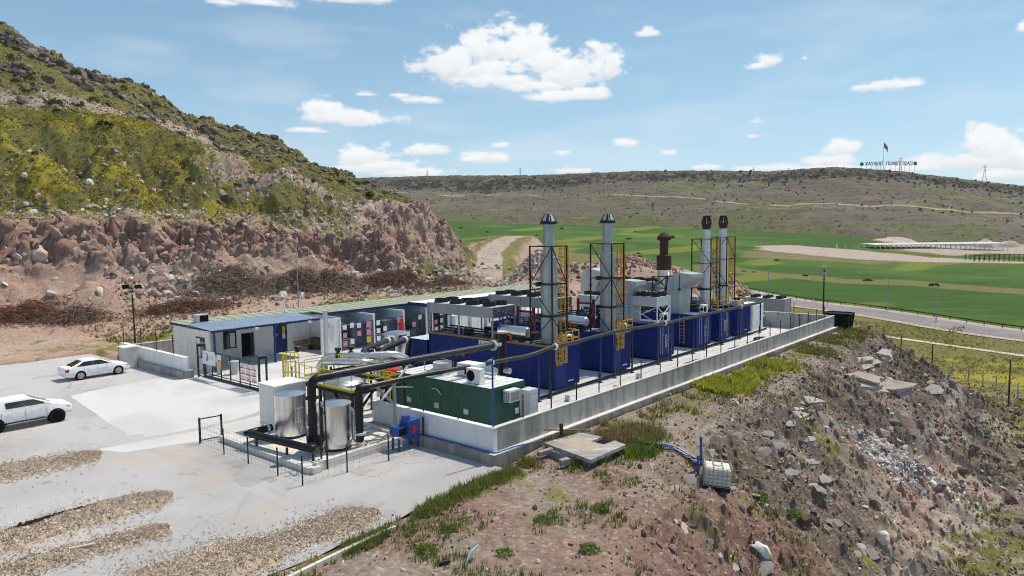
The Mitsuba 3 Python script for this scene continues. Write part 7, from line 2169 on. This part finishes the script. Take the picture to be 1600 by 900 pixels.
part(k, 'wire_cage', mb.xform(cage), M_GREY)
mb = MB()
for q in (-.5, 0, .4):
    mb.box(q, q + .12, -.6, .6, -.05, .15)
part(k, 'pallet', mb.xform(cage), M_BLACK)
for i, off in enumerate((0, .1, .2, .3)):
    pts = [(31.2 - off, 18.2), (31.25 - off, 17.2), (31.2 - off, 16.2), (31.15 - off * .5, 15.3)]
    p = [(px_, py_, float(ground_z(px_, py_)[0]) + .12 + .05 * (i % 2)) for px_, py_ in pts]
    p.append((30.75 + .06 * i, 14.75, float(ground_z(30.8, 14.75)[0]) + .35))
    single('hose', f'{("blue", "pale blue", "dark blue", "blue")[i]} hose of the bundle leading down to the caged tank, {ORD[i]} from above', 'hose', MB().tube(smoothpath(p, .3), .035, 7), [M_BLUEPAINT, M_PALEBLUE, M_NAVY, M_BLUEHOSE][i], smooth=40)
for i, (px_, py_, h) in enumerate(((30.95, 14.7, 1.35), (30.45, 14.6, .9))):
    gz = float(ground_z(px_, py_)[0])
    single('steel_stake', f'dark blue steel stake behind the caged tank, {"taller" if i == 0 else "shorter"} one', 'stake', MB().bar((px_, py_, gz - .2), (px_ - .05, py_, gz + h), .09), M_BLUEPAINT)
gz = float(ground_z(15.6, 16.0)[0])
single('pipe_scrap', 'short black corrugated pipe scrap lying on the dirt at the bottom', 'pipe scrap', MB().cyl((15.5, 16.5, gz + .08), (15.85, 16.35, gz + .1), .07, 12), M_BLACK, smooth=40)
single('hose_scrap', 'bent pale blue hose end sticking out of the dirt at the bottom', 'hose', MB().tube(smoothpath([(16.0, 15.8, gz - .05), (16.3, 15.9, gz + .3), (16.8, 15.95, gz + .42)], .2), .035, 7), mat('pale_hose', (.25, .48, .62), .4), smooth=40)
KB = dense([(10.2, 19.3), (12.6, 19.55), (15.0, 19.75), (17.0, 19.85)], .9)
k = thing('kerb', 'pale low kerb line running through the grass at the bottom', 'kerb')
for a, b in zip(KB, KB[1:]):
    d = (b - a) / np.linalg.norm(b - a) * .01
    part(k, 'kerb_piece', MB().bar((*(a + d), .05), (*(b - d), .05), .14, .2), M_CONCLT)
single('pale_pipe', 'thin white pipe sticking out of the plinth above the yellow weeds', 'pipe', MB().cyl((40.6, 21.5, .35), (40.9, 20.9, -.35), .05, 8), M_WHITE, smooth=40)

# ================================================================== FAR THINGS
def fz(x, y):
    return float(land(np.array([x]), np.array([y]))[0][0])


def pylon(label, u, D, h, w, zbase=None, seed=0):
    x, y = from_uD(u, D)
    z = fz(x, y) - 1 if zbase is None else zbase
    k = thing('pylon', label, 'pylon')
    t = h * .06
    L = [(0, w), (.45, w * .45), (.7, w * .22), (1.0, w * .10)]
    for sx in (-1, 1):
        for sy in (-1, 1):
            mb = MB()
            for (a, wa), (b, wb) in zip(L, L[1:]):
                mb.bar((x + sx * wa, y + sy * wa, z + a * h), (x + sx * wb, y + sy * wb, z + b * h), t * .16)
            part(k, 'leg', mb, M_GREY)
    mb = MB()
    for q in np.linspace(0, .95, 9):
        wa, wb = np.interp(q, [l[0] for l in L], [l[1] for l in L]), np.interp(q + .1, [l[0] for l in L], [l[1] for l in L])
        for (sx, sy), (tx, ty) in (((-1, -1), (1, -1)), ((1, -1), (-1, -1)), ((-1, -1), (-1, 1)), ((1, 1), (-1, 1))):
            mb.bar((x + sx * wa, y + sy * wa, z + q * h), (x + tx * wb, y + ty * wb, z + (q + .1) * h), t * .10)
    part(k, 'lacing', mb, M_GREY)
    for q, l in ((.74, .20), (.86, .16), (.97, .12)):
        part(k, 'cross_arm', MB().bar((x - _rt[0] * l * h, y - _rt[1] * l * h, z + q * h), (x + _rt[0] * l * h, y + _rt[1] * l * h, z + q * h), t * .2), M_GREY)


pylon('tall lattice pylon standing right of the hilltop lettering', 541, 822, 21, 2.6)
pylon('faint lattice pylon just right of the hilltop lettering', 449, 830, 22, 2.2)
for i, (u, D, h) in enumerate(((-125, 1080, 16), (14, 1060, 18), (36, 1090, 10), (330, 980, 16), (374, 970, 15))):
    pylon(f'tiny lattice pylon on the plateau skyline, {ORD[i]} from the left', u, D, h, 2.0)

# hilltop lettering between two round emblems
def word(text, u0, D0, u1, D1, z, height, m, parent, name):
    t = meshkit.text_mesh(text, height, .3, bold=True)
    v = np.array(t.vertices)
    w = v[:, 0].max()
    a, b = np.array(from_uD(u0, D0)), np.array(from_uD(u1, D1))
    d = (b - a) / w
    n = np.array([d[1], -d[0]]) / np.linalg.norm(d)
    q = np.c_[a[0] + d[0] * v[:, 0] + n[0] * v[:, 2], a[1] + d[1] * v[:, 0] + n[1] * v[:, 2], z + v[:, 1]]
    part(parent, name, MB().add(q, np.array(t.faces)), m)


k = thing('hilltop_sign', 'giant dark lettering on posts between two round emblems on the hilltop', 'sign')
zs = 74.5
M_SIGNDARK = mat('sign_dark', (.05, .045, .07), .6)
word('KAYSERİ', 388.6, 790, 407.8, 790, zs - .1, 3.7, M_SIGNDARK, k, 'lettering')
word('TİCARET', 410.8, 790, 427.0, 790, zs - .1, 3.7, M_SIGNDARK, k, 'lettering')
word('ODASI', 429.2, 790, 440.6, 790, zs - .1, 3.7, M_SIGNDARK, k, 'lettering')
mb = MB()
rs = np.random.default_rng(4)
for u in np.arange(422, 440, .95):
    if abs(u - 430) > .7:
        x, y = from_uD(u, 790)
        mb.box(x - .2, x + .2, y - .2, y + .2, zs - 1.3, zs - .75 + rs.uniform(-.1, .1))
part(k, 'small_line', mb, M_GREY, kind='stuff')
for u in (384.8, 443.2):
    x, y = from_uD(u, 790)
    n_ = np.array([-_fw[0], -_fw[1], 0])
    c = np.array([x, y, zs + 1.3])
    e = part(k, 'emblem', MB().cyl(c, c + n_ * .3, 2.1, 24), M_SIGNDARK)
    part(e, 'ring', MB().cyl(c + n_ * .31, c + n_ * .4, 1.55, 24), M_GREY)
    part(e, 'centre', MB().cyl(c + n_ * .41, c + n_ * .5, 1.1, 20), M_SIGNDARK)
for u in np.linspace(385, 443, 12):
    x, y = from_uD(u, 790.6)
    part(k, 'post', MB().bar((x, y, 66), (x, y, zs + .6), .25), M_GREY)
k = thing('flag', 'red flag on a tall pole above the hilltop lettering', 'flag')
x, y = from_uD(409.5, 792)
part(k, 'pole', MB().tube([(x, y, 66), (x, y, 99.5)], [.25, .12], 8), M_GREYLT)
g = np.linspace(0, 1, 9)
v, f = [], []
for i, a in enumerate(g):
    for b in g:
        uu, zz = 409.6 + a * 4.6, 99.3 - b * 5.6 - a * 5.5 + .4 * math.sin(a * 6)
        xx, yy = from_uD(uu, 792 + .8 * math.sin(a * 7 + b))
        v.append((xx, yy, zz))
fl = part(k, 'cloth', MB().add(v, grid_faces(9, 9)), M_RED)
xx, yy = from_uD(411.6, 791.1)
part(fl, 'crescent', MB().prism([(.9 * math.cos(a), .9 * math.sin(a)) for a in np.linspace(.6, 5.7, 14)] + [(.2 + .72 * math.cos(a), .72 * math.sin(a)) for a in np.linspace(5.5, .8, 12)], 'z', 0, .1).xform(lambda q: np.stack([xx + q[:, 0] * _rt[0] - q[:, 2] * _fw[0], yy + q[:, 0] * _rt[1] - q[:, 2] * _fw[1], 93.8 + q[:, 1]], 1)), M_SIGNW)

# building plot far right: pale steel frame shed, loose columns, a brown frame
k = thing('open_shed', 'long open white steel frame shed on the pale plot far right', 'steel frame')
zb = -6.6
fr = lambda u, D, z: (*from_uD(u, D), z)
us = np.linspace(214, 292, 27)
for u in us:
    for D in (420, 436):
        part(k, 'column', MB().bar(fr(u, D, zb - 1), fr(u, D, zb + 4.6), .35), M_WHITE)
for D in (420, 428, 436):
    part(k, 'purlin', MB().bar(fr(214, D, zb + 4.8), fr(292, D, zb + 4.8), .4), M_WHITE)
part(k, 'roof_sheet', MB().add([fr(213, 419, zb + 5.0), fr(293, 419, zb + 5.0), fr(293, 437, zb + 5.6), fr(213, 437, zb + 5.6)], [(0, 1, 2, 3)]), M_GREYLT)
for i, u in enumerate((195, 200, 205.4, 207.6, 211.3)):
    D = 428
    single('white_column', f'single white column standing left of the white frame shed, {ORD[i]} from the left', 'column', MB().bar(fr(u, D, zb - 1), fr(u, D, zb + 5.0), .7 if i in (0, 4) else .4), M_WHITE)
k = thing('rusty_trestle', 'rusty brown steel frame at the right edge below the white frame shed', 'steel frame')
for u in np.linspace(214, 258, 20):
    part(k, 'column', MB().bar(fr(u, 330, -8.5), fr(u, 330, -4.2), .33), M_RUST)
    part(k, 'column', MB().bar(fr(u + 1, 338, -8.5), fr(u + 1, 338, -4.2), .3), M_RUST)
for z in (-4.2, -5.8):
    part(k, 'beam', MB().bar(fr(213, 330, z), fr(259, 330, z), .25), M_RUST)
br = np.random.default_rng(77)
for i, (u, D, h, w, lab) in enumerate(((312, 470, 5, 8, 'pale dirt mound left of the pair at the right edge'), (329, 474, 5, 9, 'dark earth mound between the two pale ones'), (350, 470, 5.5, 12, 'pale sandy mound at the right edge beyond the frame shed'), (272, 505, 3.2, 17, 'chalky cutting at the foot of the grey slope'))):
    k = thing('dirt_mound', lab, 'mound')
    g = np.linspace(-1, 1, 30)
    U, V_ = np.meshgrid(g, g, indexing='ij')
    x, y = from_uD(u + U * w, D + V_ * w * .7)
    z = land(x, y)[0] + h * np.clip(1 - U ** 2 - V_ ** 2, 0, 1) * (.5 + nfbm(P3(x, y, .12, 2), 4, i)) - .4
    part(k, 'heap', (np.stack([x, y, z], -1).reshape(-1, 3), grid_faces(30, 30)), mat(f'mound{i % 2}', concrete_fn((.50, .43, .36), (.36, .29, .24)) if i != 1 else concrete_fn((.22, .16, .13), (.14, .11, .09)), .95, spec=.1), smooth=True)
# bushes in the crops and on the ditch
FBX = ((71, 400), (57, 330), (95, 292), (64, 310), (20, 560), (-20, 600), (45, 640), (104, 600), (150, 560), (-45, 640), (85, 520), (130, 350), (97, 286), (108, 262), (118, 236), (127, 214))
_bx = [from_uD(*q) for q in FBX]
LB = ranked('dark bush', [q[0] for q in _bx], [q[1] for q in _bx], ['in the green crops' if i < 12 else 'on the dry ditch between crops' for i in range(16)])
for i, (u, D) in enumerate(FBX):
    x, y = from_uD(u, D)
    k = thing('field_bush', LB[i], 'bush', 'lone bushes in the crops' if i < 12 else 'bushes on the ditch')
    s_ = br.uniform(.8, 1.6) * (1 if D < 450 else 1.5)
    scene[k] = {**SHP[[0, 2][i % 2]], 'to_world': T().translate([float(x), float(y), fz(x, y) - .2]).scale([float(s_ * 1.3), float(s_ * 1.1), float(s_)])}
x, y = from_uD(61, 575)
# scrub on the grey slope and the plateau rim
u, D = br.uniform(-330, 620, 9000), br.uniform(500, 1000, 9000)
x, y = from_uD(u, D)
kv = valley(x, y)[1]
keep = (kv > 1.02) & (kv < 3.93) & (br.random(9000) < np.where(kv > 2.95, .75, .28))
x, y, kv = x[keep], y[keep], kv[keep]
u, D = u[keep], D[keep]
z = land(x, y)[0] + np.where(kv > 2.9, .2, -.2)
stuff('slope_scrub', 'dark scrub and boulders dotting the grey slope and plateau rim', 'scrub', scatter(RV0, np.stack([x, y, z], 1), br.uniform(.6, 1.9, len(x)) * np.where(kv > 2.9, 1.5, 1), palette(br, len(x), [(.05, .055, .03), (.075, .07, .05), (.04, .042, .028), (.16, .145, .125)], .25), br), M_ROCKS)

# poles and fences on the meadow by the road
def pole_at(name, label, x, y, z, h, rad, m, group=None, lean=0.0, head=False):
    k = thing(name, label, 'lamp post' if head else 'post', group)
    part(k, 'pole', MB().tube([(x, y, z - .3), (x + lean, y, z + h)], [rad, rad * .7], 7), m)
    if head:
        part(k, 'lamp_head', MB().bar((x + lean, y, z + h), (x + lean - .9, y + .3, z + h + .15), .2, .1), M_GREYLT)
    return k


for i, (x, y) in enumerate(((168.7, 37.5), (154.5, 26.0), (143.8, 3.0), (186, 70), (178, 56), (200, 95))):
    pole_at('road_lamp', f'slim grey road lamp beside the valley road, {["third", "second", "first", "fifth", "fourth", "sixth"][i]} from the right', x, y, -8, 7.0, .11, M_GREY, 'road lamps along the valley road', head=True)
for i, (x, y, h, l) in enumerate(((109, 27.5, 3.0, .45), (104.5, 21.5, 4.2, 0), (96.5, 16.5, 4.6, .1), (88.9, 8.1, 4.8, 0))):
    pole_at('fence_pole', f'dark pole in the yellow meadow, {["leaning one farthest left", "second from the left", "third from the left", "at the right edge of the photo"][i]}', x, y, fz(x, y), h, .09, M_BROWN, lean=l)
FN = [(106.5, 20.5), (104.2, 17.6), (102.0, 15.2), (99.9, 13.2), (98.0, 11.5), (96.2, 10.0), (94.5, 8.7), (93.0, 7.7), (91.3, 6.4), (89.5, 5.0)]
for i, (x, y) in enumerate(FN):
    pole_at('meadow_fence_post', f'short grey fence post at the toe of the bank, {ORD[i]} from the far end', x, y, fz(x, y), 1.6, .07, M_GREY, 'posts of the fence at the toe of the bank')
k = thing('meadow_fence', 'sagging wire fence along the toe of the bank', 'fence')
mb = MB()
for a, b in zip(FN, FN[1:]):
    for h in (.4, .8, 1.2, 1.5):
        mb.bar((*a, fz(*a) + h), (*b, fz(*b) + h), .012)
part(k, 'wires', mb, M_GREY)
k = thing('warning_post', 'small white topped marker beyond the far corner of the bank', 'marker')
gz = float(ground_z(82.5, 18.9)[0])
part(k, 'post', MB().cyl((82.5, 18.9, gz), (82.5, 18.9, gz + .5), .06, 8), M_GREY)
part(k, 'head', MB().lathe([(0, gz + .45), (.28, gz + .5), (.28, gz + .62), (0, gz + .72)], (82.5, 18.9, 0), 12), M_SIGNW)

# ================================================================== THE AIR
scene['air'] = {'type': 'homogeneous', 'albedo': rgb(.95, .95, .96), 'sigma_t': 0.00008}
scene['camera']['medium'] = {'type': 'ref', 'id': 'air'}
scene['haze'] = {'type': 'cube', 'to_world': T().translate([500, 500, 46]).scale([3000, 3000, 62]), 'bsdf': {'type': 'null'}, 'interior': {'type': 'ref', 'id': 'air'}}
labels['haze'] = {'label': 'thin spring haze in the air of the valley', 'category': 'haze', 'kind': 'stuff'}

if _TEST := False:
    print(len(scene), len(labels))
